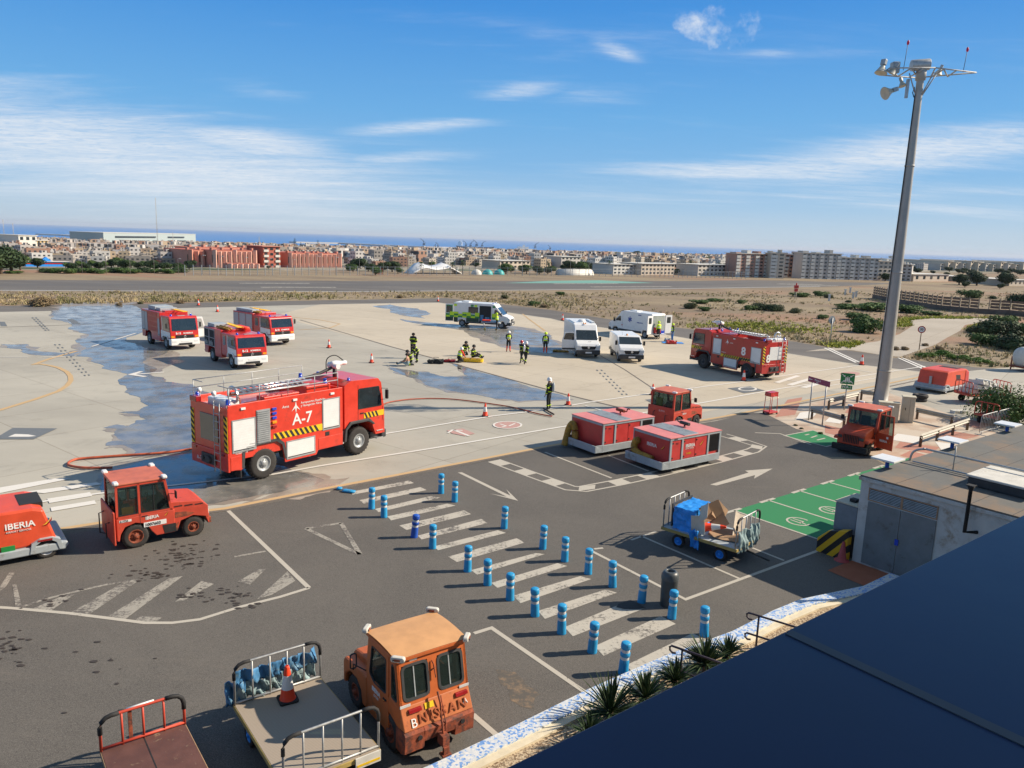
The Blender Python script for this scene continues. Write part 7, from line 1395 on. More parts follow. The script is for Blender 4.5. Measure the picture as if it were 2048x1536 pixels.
def person(lbl,px,az,pose,top,leg,helmet=None,vest=None,tank=None,s=1.0,bands=True,boots=None,dz=.03,loc=None,hair=None,group=None,calf=None):
    J={k:Vector(v) for k,v in POSE[pose].items()}; names=list(J)
    me=bpy.data.meshes.new('sk'); me.from_pydata([tuple(J[n]) for n in names],[(names.index(a),names.index(b_)) for a,b_,_ in BON],[]); o=bpy.data.objects.new('sk',me); COL.objects.link(o)
    sk=o.modifiers.new('s','SKIN'); ss=o.modifiers.new('ss','SUBSURF'); ss.levels=1; ss.render_levels=1
    for i,n in enumerate(names):
        v=me.skin_vertices[0].data[i]; r=RAD[n]*(1.12 if n in('che','spi','pel') and bands else 1); v.radius=(r,r); v.use_root=(n=='pel')
    dg=bpy.context.evaluated_depsgraph_get(); m2=bpy.data.meshes.new_from_object(o.evaluated_get(dg)); bpy.data.objects.remove(o)
    m2.name='person'; m2.materials.clear()
    mats=[top,leg,boots or M['black'],M['skin'],calf or leg]
    # fingers and face details joined into the same body mesh
    bm=bmesh.new(); bm.from_mesh(m2)
    for f in bm.faces:
        c=f.calc_center_median(); best=None
        for a,b_,mi in BON:
            A,B=J[a],J[b_]; AB=B-A; t_=max(0,min(1,(c-A).dot(AB)/AB.length_squared)); dd=(c-A-AB*t_).length/(RAD[a]*(1-t_)+RAD[b_]*t_)
            if best is None or dd<best[0]: best=(dd,mi,t_,a)
        mi=best[1]
        if calf and best[3] in('kL','kR'): mi=4
        f.material_index=mi; f.smooth=True
    bm.to_mesh(m2); bm.free()
    for m_ in mats: m2.materials.append(m_)
    p=loc or at(*px); t=bpy.data.objects.new('person',m2); COL.objects.link(t); t.location=(p.x,p.y,p.z+dz); t.rotation_euler=(0,0,rot(az)); t.scale=(s,)*3; tag(t,lbl,'person',group)
    for sd,wn,hn in ((1,'wL','hL'),(-1,'wR','hR')):
        d_=(J[hn]-J[wn]).normalized(); sidev=d_.cross(Vector((0,0,1)) if abs(d_.z)<.8 else Vector((1,0,0))).normalized(); cu=d_.cross(sidev); b=MB()
        for i,(l,off_) in enumerate(((.065,-.027),(.075,-.009),(.07,.009),(.055,.026))):
            a0=J[hn]+d_*.02+sidev*off_; b.tube([a0,a0+d_*l*.5+cu*.004,a0+d_*l*.9+cu*.022],.0085,5)
        a0=J[hn]-d_*.02+sidev*-.03*sd; b.tube([a0,a0+d_*.03-sidev*.03*sd,a0+d_*.06-sidev*.035*sd+cu*.01],.0095,5)
        h=b.build('fingers',M['black'] if bands else M['skin'],t)
    hd=J['hed']; up_=(J['top']-J['hed']).normalized()
    f_=MB(); f_.lathe([(.001,.135),(.014,.125),(.016,.10),(.001,.09)],8,ax='x',c=(hd.x,hd.y,hd.z-.005)); f_.build('nose',M['skin'],t)
    if helmet:
        b=MB(); b.lathe([(.155,-.01),(.15,0),(.128,.01),(.13,.05),(.115,.11),(.07,.15),(.001,.163)],16,c=(hd.x-.01,hd.y,hd.z+.02)); b.tube([(hd.x-.12,hd.y,hd.z+.08),(hd.x,hd.y,hd.z+.185),(hd.x+.11,hd.y,hd.z+.09)],.014,5); b.build('helmet',helmet,t)
    else:
        b=MB(); b.lathe([(.112,-.03),(.118,.03),(.105,.08),(.06,.12),(.001,.13)],14,c=(hd.x-.02,hd.y,hd.z)); b.build('hair',hair or M['hair'],t)
    if vest:
        b=MB(); n=14; rings=[]
        for k in range(5):
            u=k/4; c=J['pel'].lerp(J['che'],.25+.85*u); ax=(J['che']-J['pel']).normalized(); e1=Vector((0,1,0)); e2=ax.cross(e1).normalized(); rx_,ry_=(.20,.175) if k<4 else (.15,.13)
            rings.append([c+e1*math.cos(6.283*i/n)*rx_+e2*math.sin(6.283*i/n)*ry_*(.95) for i in range(n)])
        for k in range(4): b.add(rings[k]+rings[k+1],[(i,(i+1)%n,(i+1)%n+n,i+n) for i in range(n)],1 if k==1 else 0,True)
        b.build('hi_vis_vest',[vest,M['refl']],t)
    if bands:
        b=MB()
        for a,c_,r_,ts in (('eL','wL',.062,(.7,)),('eR','wR',.062,(.7,)),('sL','eL',.09,(.6,)),('sR','eR',.09,(.6,)),('kL','aL',.082,(.55,)),('kR','aR',.082,(.55,)),('pel','che',.205,(.2,.85))):
            for u in ts:
                d_=(J[c_]-J[a]).normalized(); m_=J[a].lerp(J[c_],u); b.cyl(m_-d_*.022,m_+d_*.022,r_,r_,n=12,cap=False)
        b.build('reflective_bands',M['hiviz'],t)
    if tank:
        c=J['che']; b=MB(); b.lathe([(.001,0),(.06,.02),(.075,.08),(.075,.40),(.05,.47),(.02,.50),(.02,.54),(.001,.54)],12,c=(c.x-.25,0,c.z-.38)); b.build('air_tank',tank,t); b=MB(); b.box(c.x-.20,-.12,c.z-.36,c.x-.14,.12,c.z+.06); b.build('tank_harness',M['black'],t,bevel=.02)
    return t
nv=M['navy']; hv1=M['hiviz']; ff='firefighters on the apron'
qa=lambda x,y:(780+x/5.851,590+y/5.851)
person('firefighter in dark suit with white helmet and air tank standing beside the hose end',(1097,821),-60,'stand',nv,nv,M['white'],None,M['ggrey'],1.02,group=ff)
person('firefighter with red helmet walking on the apron, on the far side of a colleague',qa(1542,800),-140,'walk',nv,nv,M['cityred'],group=ff,s=.98)
person('firefighter with white helmet and white air tank walking beside a red helmeted colleague',qa(1580,815),30,'walk',nv,nv,M['white'],None,M['white'],group=ff,s=.98)
person('dark clad firefighter standing tall at the left of the rescue group, hands in front',qa(268,742),20,'hold',nv,nv,None,s=1.12,group=ff)
person('firefighter bending forward beside the seated casualty at the left of the group',qa(318,795),-110,'bend',nv,nv,None,s=.92,group=ff)
person('casualty in pale trousers sitting on the ground at the left of the rescue group',qa(205,835),-80,'sit',M['skin'],M['tarpg'],None,s=1.0,bands=False)
person('seated firefighter with dark helmet at the left of the stretcher group',qa(240,828),-100,'kneel',nv,nv,M['black'],group=ff)
person('medic in orange and yellow vest with white helmet kneeling by the yellow stretcher',qa(812,792),40,'kneel',M['cone'],M['navy'],M['white'],M['hiviz'],bands=False)
person('firefighter crouching behind the kneeling medic',qa(872,712),150,'kneel',nv,nv,M['black'],group=ff,s=1.05)
person('firefighter sitting with legs stretched out at the right of the stretcher group',qa(970,742),110,'sit',nv,nv,M['black'],group=ff,s=1.08)
person('helper in yellow green vest, helmet and orange lower trousers standing left of the walking firefighters',qa(1384,668),170,'hold',nv,nv,M['white'],hv1,s=.98,bands=False,calf=M['cone'])
person('helper in yellow vest standing with orange lower trousers left of the open door van',qa(1815,685),10,'stand',nv,nv,M['hiviz'],hv1,s=.98,bands=False,calf=M['cone'])
person('helper in yellow vest and green helmet pushing the stretcher beside the green ambulance',(993.6,661),-90,'hold',M['hiviz'],M['navy'],M['hiviz'],hv1,bands=False)
person('helper in yellow vest standing at the open rear doors of the white ambulance',(1316,679),-30,'stand',hv1,M['navy'],M['hiviz'],hv1,bands=False)
person('helper in yellow vest leaning over a red bag right of the white ambulance',(1344,684),-100,'stand',nv,M['tarp'],M['hiviz'],hv1,bands=False)
# stretchers, bags
def bag(x,y,sx_,sy_,h,m,lbl,rz_=0,seed=1,q_=at):
    p=at(x,y); b=MB(); lumpy(b,-sx_/2,-sy_/2,0.0,sx_/2,sy_/2,h*.7,6,.16,seed); o=b.build('equipment_bag',m); o.location=(p.x,p.y,.03); o.rotation_euler=(0,0,rz_); tag(o,lbl,'bag')
    b=MB(); b.tube([(-sx_*.2,0,h),(-sx_*.15,0,h+.08),(sx_*.15,0,h+.08),(sx_*.2,0,h)],.015,5); b.build('strap',M['black'],o)
bag(872,727,1.1,.55,.35,M['navy'],'heap of black rescue gear lying on the apron left of the red bag',.1,2)
bag(900,724,.8,.4,.2,M['cityred'],'dark red bag lying left of the kneeling medic',.2,3); bag(1335,683,.45,.35,.35,M['ggrey'],'grey bag beside the red bag at the white ambulance',0,5); bag(1343,688,.9,.4,.4,M['cityred'],'red bag on the blue mat right of the white ambulance',.1,6); bag(1121,704,1.2,.5,.12,M['ribhose'],'flat yellow stretcher bundle under the open van door',.1,7)
p=at(1345,686); b=MB(); b.box(-1,-.5,.031,1,.5,.045); o=b.build('mat',M['bluep']); o.location=(p.x,p.y,.0); tag(o,'blue mat on the ground right of the white ambulance','mat')
p=at(941,724); t=thing('rescue_stretcher','yellow basket stretcher lying on the apron in front of the seated firefighters','stretcher',(p.x,p.y,.03),R(-6)); b=MB(); b.prism(rr(-.95,-.3,.95,.3,.25,4),.02,.07,'z'); b.ring(rr(-.98,-.33,.98,.33,.27,4),rr(-.9,-.25,.9,.25,.22,4),.07,.24,'z'); b.build('basket',M['yellow'],t); b=MB(); lumpy(b,-.8,-.22,.08,.8,.22,.26,5,.04,4); b.build('padding',M['ribhose'],t); b=MB(); [b.box(x,-.34,.24,x+.06,.34,.26) for x in (-.5,0,.5)]; b.build('strap',M['black'],t)
p=at(982,660); t=thing('wheeled_stretcher','wheeled stretcher with blue and orange padding beside the green ambulance','stretcher',(p.x,p.y,.03),R(-5)); b=MB(); b.tube([(-1,-.3,.75),(1,-.3,.75),(1,.3,.75),(-1,.3,.75)],.03,6,closed=True); [b.tube([(x,y,.75),(x+.5*s_,y,.12)],.02,5) for x,s_ in ((-.8,.3),(.7,-.3)) for y in (-.28,.28)]; b.build('frame',M['alu'],t); b=MB(); b.box(-.9,-.26,.78,.9,.26,.88); b.build('mattress',M['tarp'],t,bevel=.03); b=MB(); lumpy(b,-.9,-.25,.88,-.1,.25,1.0,4,.04,7); b.build('blanket',M['cone'],t)
for x in (-.65,.55):
    for y in (-.28,.28):
        b=MB(); b.cyl((x,y-.02,.08),(x,y+.02,.08),.08,n=10); b.build('wheel',M['yellow'],t)
# ---------------- vegetation ----------------
def fmat(name,c1,c2,c3=None):
    m=bpy.data.materials.new(name); m.use_nodes=True; t=NT(m.node_tree); b=t.n['Principled BSDF']; tc=t.new('ShaderNodeTexCoord'); oi=t.new('ShaderNodeObjectInfo')
    a=t.mix(t.ramp(t.noise(tc.outputs['Object'],1.1,3,.6),.38,.62),c1,c2)
    if c3: a=t.mix(t.ramp(t.noise(tc.outputs['Object'],4,2,.6),.55,.7),a,c3)
    t.l.new(t.mix(t.m('MULTIPLY',oi.outputs['Random'],.5),a,c1),b.inputs['Base Color']); b.inputs['Roughness'].default_value=.7; b.inputs['Specular IOR Level'].default_value=.25
    return m
M['leafd']=fmat('dark_foliage',(.022,.045,.018),(.055,.09,.032)); M['leafg']=fmat('green_foliage',(.045,.095,.022),(.115,.18,.045),(.18,.22,.08)); M['leafo']=fmat('olive_foliage',(.07,.085,.035),(.16,.16,.07),(.22,.19,.10)); M['leafb']=fmat('dry_shrub',(.16,.11,.06),(.27,.20,.11),(.12,.13,.05)); M['leafy']=fmat('bright_low_plants',(.06,.14,.02),(.14,.24,.03))
def foliage(b,rx,ry,rz,cz,n,leaf,seed,lobes=7,flat=1):
    rnd=random.Random(seed); L=[(rnd.uniform(-.55,.55)*rx,rnd.uniform(-.55,.55)*ry,cz+rnd.uniform(-.45,.5)*rz,rnd.uniform(.38,.62)) for _ in range(lobes)]
    L+=[(0,0,cz,.7)]
    for i in range(n):
        lx,ly,lz,lr=rnd.choice(L); d=Vector((rnd.gauss(0,1),rnd.gauss(0,1),rnd.gauss(0,1))).normalized(); k=lr*(rnd.random()**.35)*(1+.25*rnd.random())
        p=Vector((lx+d.x*rx*k,ly+d.y*ry*k,lz+d.z*rz*k)); 
        if p.z<.02: p.z=.02+rnd.random()*.1*rz
        s=leaf*rnd.uniform(.6,1.4); nrm=(d+Vector((rnd.gauss(0,.6),rnd.gauss(0,.6),rnd.gauss(.3,.6)))).normalized(); e1=nrm.orthogonal().normalized(); e1.rotate(Matrix.Rotation(rnd.uniform(0,6.28),3,nrm)); e2=nrm.cross(e1)
        b.add([p-e1*s,p-e2*s*.45,p+e1*s,p+e2*s*.5],[(0,1,2,3)])
    return b
def plant(name,lbl,cat,p,rx,rz,mat_,n,leaf,seed,group=None,trunk=0,ry=None,tr=.12):
    t=thing(name,lbl,cat,(p[0],p[1],p[2]),0,group); b=MB(); foliage(b,rx,ry or rx,rz,trunk+rz*.75,n,leaf,seed); b.build('crown' if trunk else 'foliage',M[mat_],t)
    b=MB(); rnd=random.Random(seed); h=max(trunk,rz*.3)+rz*.5
    b.tube([(0,0,-.2),(.05*rx,0,h*.5),(0,.05*rx,h)],tr*rx*(.6 if trunk else .3)+.01,6)
    for k in range(4):
        a=k*1.6+seed; b.tube([(0,0,h*.5),(math.cos(a)*rx*.3,math.sin(a)*rx*.3,h*.8),(math.cos(a)*rx*.55,math.sin(a)*rx*.55,h*1.05)],.05*rx*.5+.005,5)
    b.build('trunk' if trunk else 'stems',M['wood'],t); return t
prot={}
for k,(m_,n,lf) in {'d':('leafd',900,.13),'g':('leafg',900,.12),'o':('leafo',900,.11),'b':('leafb',900,.09)}.items():
    pass
def shrub(x,y,rpx,kind,lbl,sl=False,flat=.6,group='shrubs in the dry field'):
    p=atS(x,y) if sl else at(x,y); zc=(p-Vector((0,0,H))).dot(FW); r=rpx/F*zc
    key=kind
    if key not in prot:
        mm={'d':'leafd','g':'leafg','o':'leafo','b':'leafb','y':'leafy'}[kind]; prot[key]=plant('shrub',lbl,'shrub',(0,0,0),1,.6,mm,2600,.085,ord(kind[0])); o=prot[key]; o.location=p; o.scale=(r,r,r*flat*1.2); o['group']=group; return o
    return copytree(prot[key],p,(x*7%6.28),lbl,group,(r,r*.95,r*flat*1.2))
SH=[(85,612,27,'b','large brown dry shrub at the left between apron and runway'),(238,611,8,'b','small brown dry shrub left of the tanker engine'),(360,607,10,'b','brown dry shrub behind the fire engines'),(280,608,7,'o','small olive shrub behind the tanker engine roof'),(800,596,8,'b','small brown shrub left of the green ambulance'),
(1068,611,13,'g','green shrub with yellow edge behind the green ambulance'),(1088,615,10,'b','dry yellow shrub at the right of the green one beyond the ambulance'),(1010,597,11,'o','olive shrub near the runway above the ambulance'),(1120,590,10,'g','small green shrub near the runway edge in the middle'),(1378,617,17,'o','olive round shrub in the field above the white ambulance'),(1408,622,13,'g','green shrub right of the olive one above truck 8'),(1400,607,22,'g','wide green shrub patch above truck 8',.3),(1430,603,18,'g','wide green shrub strip beyond truck 8',.3),(1483,607,11,'g','small green shrub left of the long one in mid field'),(1520,620,20,'d','dark rounded shrub left part of the mid field pair'),(1548,622,20,'d','dark rounded shrub right part of the mid field pair'),(1500,620,14,'g','low green shrub before the dark mid field pair'),(1590,626,14,'o','low olive shrub in the middle of the right field'),(1646,638,13,'g','compact green shrub left of the round sign back'),(1600,594,20,'g','green low shrub at the red mast foot',.4),(1640,592,17,'g','green low shrub right of the red mast',.5),(1656,596,12,'o','olive shrub by the small white posts'),(1697,605,7,'d','tiny dark shrub near the far fence'),(1735,665,36,'g','big green bush left of the lamp mast',.75),(1712,640,26,'g','green bush behind the big bush left of the mast',.5),(1750,622,42,'g','long low green bush behind the mast',.35),(1700,618,30,'g','long low green bush left behind the mast',.3),(1815,625,34,'g','low green bush right of the mast behind the path',.4),(1860,630,24,'g','low green bush at the wall end of the path',.3),
(1965,690,34,'g','green bush at the near right of the path'),(1992,668,42,'d','dark green bush in the middle right of the path'),(2030,700,44,'d','dark green bush near the white tank'),(2010,650,28,'g','bright topped bush behind the dark ones at right'),(2045,668,34,'g','green bush at the right edge behind the tank'),(1945,665,20,'o','olive bush at the bend of the path'),
(1845,716,15,'y','leftmost low bright green plant on the verge'),(1862,714,13,'y','second low bright plant on the verge'),(1884,712,17,'y','taller bright plant in the middle of the verge'),(1905,718,14,'y','low bright plant right of the tallest one'),(1930,722,17,'y','bright plant cluster right part of the verge'),(1955,726,16,'y','last bright plant before the tank'),(1975,728,12,'y','small green plant by the tank'),
(1790,700,10,'b','dry tuft shrub at the path mouth left of the sign'),(1810,700,10,'b','dry tuft shrub just left of the sign pole'),(1880,700,11,'b','dry brown shrub right of the sign pole'),(1850,692,8,'b','dry grass clump by the sign pole'),(1592,852,5,'o','little weed on the island kerb at left'),(1603,858,5,'o','little weed on the island kerb in the middle'),(1641,868,6,'g','taller weed on the island kerb at right'),(1985,598,9,'d','small dark shrub behind the boundary wall'),(2040,606,26,'d','dark bush at the right edge behind the boundary wall'),(1940,596,24,'g','olive green bushes over the boundary wall'),(1793,592,9,'d','small dark bush right of the mast by the far fence')]
for s_ in SH: shrub(s_[0],s_[1],s_[2],s_[3],s_[4],flat=s_[5] if len(s_)>5 else .6)
for i,x in enumerate(range(92,372,22)):
    shrub(x,545+(i%3),15+(i*7%5),'g' if i%3 else 'd',['first','second','third','fourth','fifth','sixth','seventh','eighth','ninth','tenth','eleventh','twelfth','thirteenth'][i]+' green shrub from the left in the row beyond the runway',True,.5,'shrub row beyond the runway')
for i,x in enumerate((20,35)): shrub(x,547,12,'g',('first','second')[i]+' low green shrub under the dark trees at the left edge',True,.4,'shrubs at the far left')
# near bush over the red carts
p=at(2032,848); plant('bush','large green leafy bush at the right edge hiding the end of the red trolley frame','bush',p,2.1,1.5,'leafg',5200,.085,77)
# dry grass
def inpoly(x,y,P):
    c=False;j=len(P)-1
    for i in range(len(P)):
        if (P[i][1]>y)!=(P[j][1]>y) and x<(P[j][0]-P[i][0])*(y-P[i][1])/(P[j][1]-P[i][1])+P[i][0]: c=not c
        j=i
    return c
pathP=[(1590,716),(1610,700),(1700,688),(1755,680),(1800,664),(1818,652),(1812,638),(1860,630),(1992,634),(2000,643),(1935,652),(1925,664),(1900,677),(1875,692),(1840,704),(1800,718)]
def outy(x):
    for i in range(len(outer)-1):
        if outer[i][0]<=x<=outer[i+1][0]: return outer[i][1]+(outer[i+1][1]-outer[i][1])*(x-outer[i][0])/(outer[i+1][0]-outer[i][0])
    return 738
gm=gmat('dry_grass',lambda t,P,b: t.mix(t.ramp(t.noise(P,.12,5,.7),.42,.6),t.mix(t.noise(P,3,3),(.34,.26,.14),(.52,.42,.25)),t.mix(t.noise(P,2,3),(.13,.14,.05),(.24,.22,.09))),.9)
rnd=random.Random(21); b=MB(); n=0
while n<5200:
    x=rnd.uniform(-20,2060); y=rnd.uniform(583,735) if rnd.random()<.8 else rnd.uniform(586,612)
    if y>outy(x)-1.5 or inpoly(x,y,pathP): continue
    edgeness=math.exp(-(outy(x)-y)/9)
    p=at(x,y); nn=noise.noise(Vector((p.x*.06,p.y*.09,3)))
    if nn+edgeness*.9+rnd.uniform(-.35,.35)<.12: continue
    n+=1; hgt=rnd.uniform(.12,.38)*(1.6 if edgeness>.4 and rnd.random()<.4 else 1)
    for k in range(6):
        a=rnd.uniform(0,6.28); o=Vector((math.cos(a),math.sin(a),0)); q_=p+o*rnd.uniform(0,.25); w_=Vector((-o.y,o.x,0))*rnd.uniform(.03,.08)
        b.add([q_-w_,q_+w_,q_+o*rnd.uniform(.05,.3)+Vector((0,0,hgt*rnd.uniform(.6,1.2)))],[(0,1,2)])
tag(b.build('dry_grass',gm),'dry yellow grass tufts growing over the brown field','grass',None,'stuff')
b=MB(); 
for k in range(2600):
    c=rnd.choice([(1800,648,60,5),(1830,640,30,4),(1900,636,70,3),(1960,652,30,6),(1560,660,120,8),(1700,690,70,6),(1480,650,90,6),(1990,658,40,6)]); x=rnd.gauss(c[0],c[2]*.5); y=rnd.gauss(c[1],c[3]*.6)
    if inpoly(x,y,[(1825,652),(1820,641),(1860,637),(1985,640),(1925,656),(1915,664),(1870,690),(1820,700),(1700,697)]) or y>outy(x)-1: continue
    p=at(x,y)
    for j in range(5):
        a=rnd.uniform(0,6.28); o=Vector((math.cos(a),math.sin(a),0)); q_=p+o*rnd.uniform(0,.3); w_=Vector((-o.y,o.x,0))*.08; b.add([q_-w_,q_+w_,q_+o*.2+Vector((0,0,rnd.uniform(.08,.28)))],[(0,1,2)])
tag(b.build('ground_cover',gmat('yellow_green_weeds',lambda t,P,b:t.mix(t.noise(P,1,3),(.20,.24,.03),(.38,.38,.06)),.9)),'yellow green weeds creeping along the path and verges','weeds',None,'stuff')
# yuccas
def yucca(p,n,L_,lbl,seed):
    rnd=random.Random(seed); t=thing('yucca',lbl,'plant',p,rnd.uniform(0,6),'yucca plants in the gravel bed'); b=MB()
    for i in range(n):
        a=i*2.4; el_=R(rnd.uniform(-5,85)); l=L_*rnd.uniform(.75,1.1); d=Vector((math.cos(a)*math.cos(el_),math.sin(a)*math.cos(el_),math.sin(el_))); s_=Vector((-math.sin(a),math.cos(a),0))*.027; z0=Vector((0,0,.22)); m_=z0+d*l*.5+Vector((0,0,.02)); e=z0+d*l-Vector((0,0,.05*l)); up_=s_.cross(d).normalized()*.008
        b.add([z0+d*.04-s_*.6,z0+d*.04+s_*.6,m_-s_*.8,m_+s_*.8,e,m_+up_],[(0,1,5),(0,5,2),(1,3,5),(2,5,4),(5,3,4)])
    b.build('leaves',M['leafd'],t); b=MB(); b.lathe([(.07,0),(.055,.15),(.06,.25),(.001,.27)],8); b.build('trunk',M['wood'],t)
for i,(x,y,n,l,lb) in enumerate([(1405,1318,70,.62,'largest spiky yucca nearest the handrails'),(1450,1300,40,.45,'small yucca at the right of the largest one'),(1345,1352,46,.5,'yucca between the largest plant and the tall leaved one'),(1285,1385,50,.55,'spiky yucca in the middle of the bed by the last bollard'),(1215,1415,55,.72,'tall leaved yucca second from the left'),(1172,1462,30,.45,'leftmost low yucca in the gravel bed')]):
    p=at(x+6,y+10,.35); yucca(Vector((p.x,p.y,.12)),int(n*2.4),l*1.15,lb,i)
# ---------------- boundary wall, fence, posts ----------------
t=thing('boundary_fence','brown boundary wall with pale upright posts running away at the right','fence',(0,0,0))
fp=[(2140,648),(2048,633),(2018,630),(1955,627),(1881,620),(1792,606),(1744,596)]; fq=[at(*p) for p in fp]; wm=mat('brown_wall',(.17,.12,.09),.9,var=.25,scale=.5)
b=MB()
for i in range(len(fq)-1):
    a,c=fq[i],fq[i+1]; b.add([a,c,c+Vector((0,0,.8)),a+Vector((0,0,.8)),a+Vector((.2,.1,0)),c+Vector((.2,.1,0)),c+Vector((.2,.1,.8)),a+Vector((.2,.1,.8))],[(0,1,2,3),(4,5,6,7),(3,2,6,7)])
b.build('base_wall',wm,t)
nn=0; pmt=mat('pale_post',(.45,.33,.22),.8); pn=mat('rusty_mesh_panel',(.20,.13,.09),.9,var=.3)
for i in range(len(fq)-1):
    a,c=fq[i],fq[i+1]; L_=(c-a).length; k=max(1,int(L_/1.3))
    for j in range(k):
        if nn>=98: break
        p=a.lerp(c,j/k); b=MB(); b.box(p.x-.06,p.y-.06,.8,p.x+.06,p.y+.06,2.45); b.add([(p.x,p.y,2.4),(p.x+.08,p.y,2.4),(p.x-.3,p.y-.1,2.7)],[(0,1,2)]); b.build('post',pmt,t); nn+=1
for i in range(1,len(fq)-1):
    a,c=fq[i],fq[i+1]; L_=(c-a).length; k=max(1,int(L_/1.3))
    b=MB()
    for j in range(k):
        if (j*7+i*3)%9 in (2,5) and i<3: continue
        p=a.lerp(c,(j+.08)/k); e=a.lerp(c,(j+.92)/k); 
        for zz_ in ((.9,1.3),(1.4,1.8),(1.9,2.25)): b.add([p+Vector((.1,.05,zz_[0])),e+Vector((.1,.05,zz_[0])),e+Vector((.1,.05,zz_[1])),p+Vector((.1,.05,zz_[1]))],[(0,1,2,3)])
    b.build('mesh_panel',pn,t)
t=thing('perimeter_fence','thin grey wire fence on posts along the far side of the runway','fence',(0,0,0)); fx=[(370,551),(700,551),(1000,551),(1300,554),(1500,558)]; fq=[at(*p) for p in fx]; tot=sum((fq[i+1]-fq[i]).length for i in range(4)); b=MB()
for i in range(4):
    a,c=fq[i],fq[i+1]; k=max(2,int(24*(c-a).length/tot*4)//4)
    for j in range(22):
        p=a.lerp(c,j/22); m_=MB(); m_.box(p.x-.05,p.y-.05,0,p.x+.05,p.y+.05,2.1); m_.build('post',M['ggrey'],t)
    for z_ in (.3,.8,1.3,1.8,2.05): b.tube([a+Vector((0,0,z_)),c+Vector((0,0,z_))],.015,4)
b.build('wires',M['ggrey'],t)
# red frangible mast, small posts
p=at(1590,600); t=thing('approach_light_mast','red and white frangible mast with red head in the field','light mast',(p.x,p.y,0)); b=MB(); b.tube([(-.2,0,0),(-.1,0,1.6)],.05,5); b.tube([(.2,0,0),(.1,0,1.6)],.05,5); b.tube([(-.18,0,.4),(.15,0,.9),(-.1,0,1.5)],.04,5); b.build('legs',M['concb'],t); b=MB(); b.box(-.3,-.2,1.55,.3,.2,2.1); b.box(-.38,-.25,2.15,.38,.25,2.7); b.cyl((0,0,2.7),(0,0,3.1),.12); b.build('head',M['cityred'],t,bevel=.08)
for i,(x,y) in enumerate(((1706,597),(1690,590),(1712,594),(1700,586),(1658,602))):
    p=at(x,y); b=MB(); b.box(-.15,-.15,0,.15,.15,1.1); b.box(-.3,-.06,1.1,.3,.06,1.25); o=b.build('instrument_post',M['offwhite']); o.location=p; tag(o,'small white instrument post in the far right field','post','white instrument posts')
p=at(757,549); b=MB(); 
for x in (-.9,0,.9): b.box(x-.05,-.05,0,x+.05,.05,1.3)
for z_ in (.1,.5,.9,1.25): b.box(-1,-.04,z_,1,.04,z_+.12)
o=b.build('barrier_fence',M['tred']); o.location=p; o.rotation_euler=(0,0,.1); tag(o,'small red lattice barrier beyond the runway left of the white tent','barrier')
# ---------------- town ----------------
def wall_mat(name,cols,fl=3.0,bay=3.2,dark=(.06,.065,.07),roofc=((.34,.24,.18),(.50,.46,.40)),win=.5,rnd_=True):
    m=bpy.data.materials.new(name); m.use_nodes=True; t=NT(m.node_tree); b=t.n['Principled BSDF']; tc=t.new('ShaderNodeTexCoord'); g_=t.new('ShaderNodeNewGeometry'); oi=t.new('ShaderNodeObjectInfo'); 
    s_=t.new('ShaderNodeSeparateXYZ'); t.l.new(g_.outputs['Position'],s_.inputs[0]); so_=t.new('ShaderNodeSeparateXYZ'); t.l.new(g_.outputs['Normal'],so_.inputs[0]); tl_=t.new('ShaderNodeSeparateXYZ'); t.l.new(tc.outputs['Object'],tl_.inputs[0])
    r=oi.outputs['Random'] if rnd_ else t.noise(t.mapping(g_.outputs['Position'],scale=(1,1,0)),.045,1,.3)
    cr_=t.new('ShaderNodeValToRGB'); cr_.color_ramp.interpolation='CONSTANT'; els=cr_.color_ramp.elements
    lo,hi=(0,1) if rnd_ else (.3,.7)
    for i,c in enumerate(cols):
        pos=lo+(hi-lo)*i/len(cols); e=els[i] if i<2 else els.new(pos); e.position=pos; e.color=c4(c)
    t.l.new(r,cr_.inputs[0])
    fz=t.m('FRACT',t.m('DIVIDE',tl_.outputs[2] if rnd_ else s_.outputs[2],fl)); fx_=t.m('FRACT',t.m('DIVIDE',t.m('ADD',tl_.outputs[0] if rnd_ else s_.outputs[0],tl_.outputs[1] if rnd_ else s_.outputs[1]),bay))
    w_=t.m('MULTIPLY',t.m('MULTIPLY',t.m('GREATER_THAN',fz,.36),t.m('LESS_THAN',fz,.78)),t.m('MULTIPLY',t.m('GREATER_THAN',fx_,.5-win/2),t.m('LESS_THAN',fx_,.5+win/2)))
    up_=t.m('GREATER_THAN',so_.outputs[2],.5); w_=t.m('MULTIPLY',w_,t.m('SUBTRACT',1,up_))
    a=t.mix(w_,cr_.outputs[0],dark); a=t.mix(up_,a,t.mix(t.m('GREATER_THAN',t.m('FRACT',t.m('MULTIPLY',r,7.3)),.55),roofc[0],roofc[1])); t.l.new(a,b.inputs['Base Color']); b.inputs['Roughness'].default_value=.85
    return m
TC=[(.54,.52,.48),(.50,.44,.36),(.60,.58,.55),(.42,.32,.23),(.40,.23,.16),(.50,.46,.42),(.48,.38,.26),(.56,.53,.49),(.34,.30,.26)]
tw=wall_mat('town_walls',TC); twm=wall_mat('town_mass_walls',TC,rnd_=False)
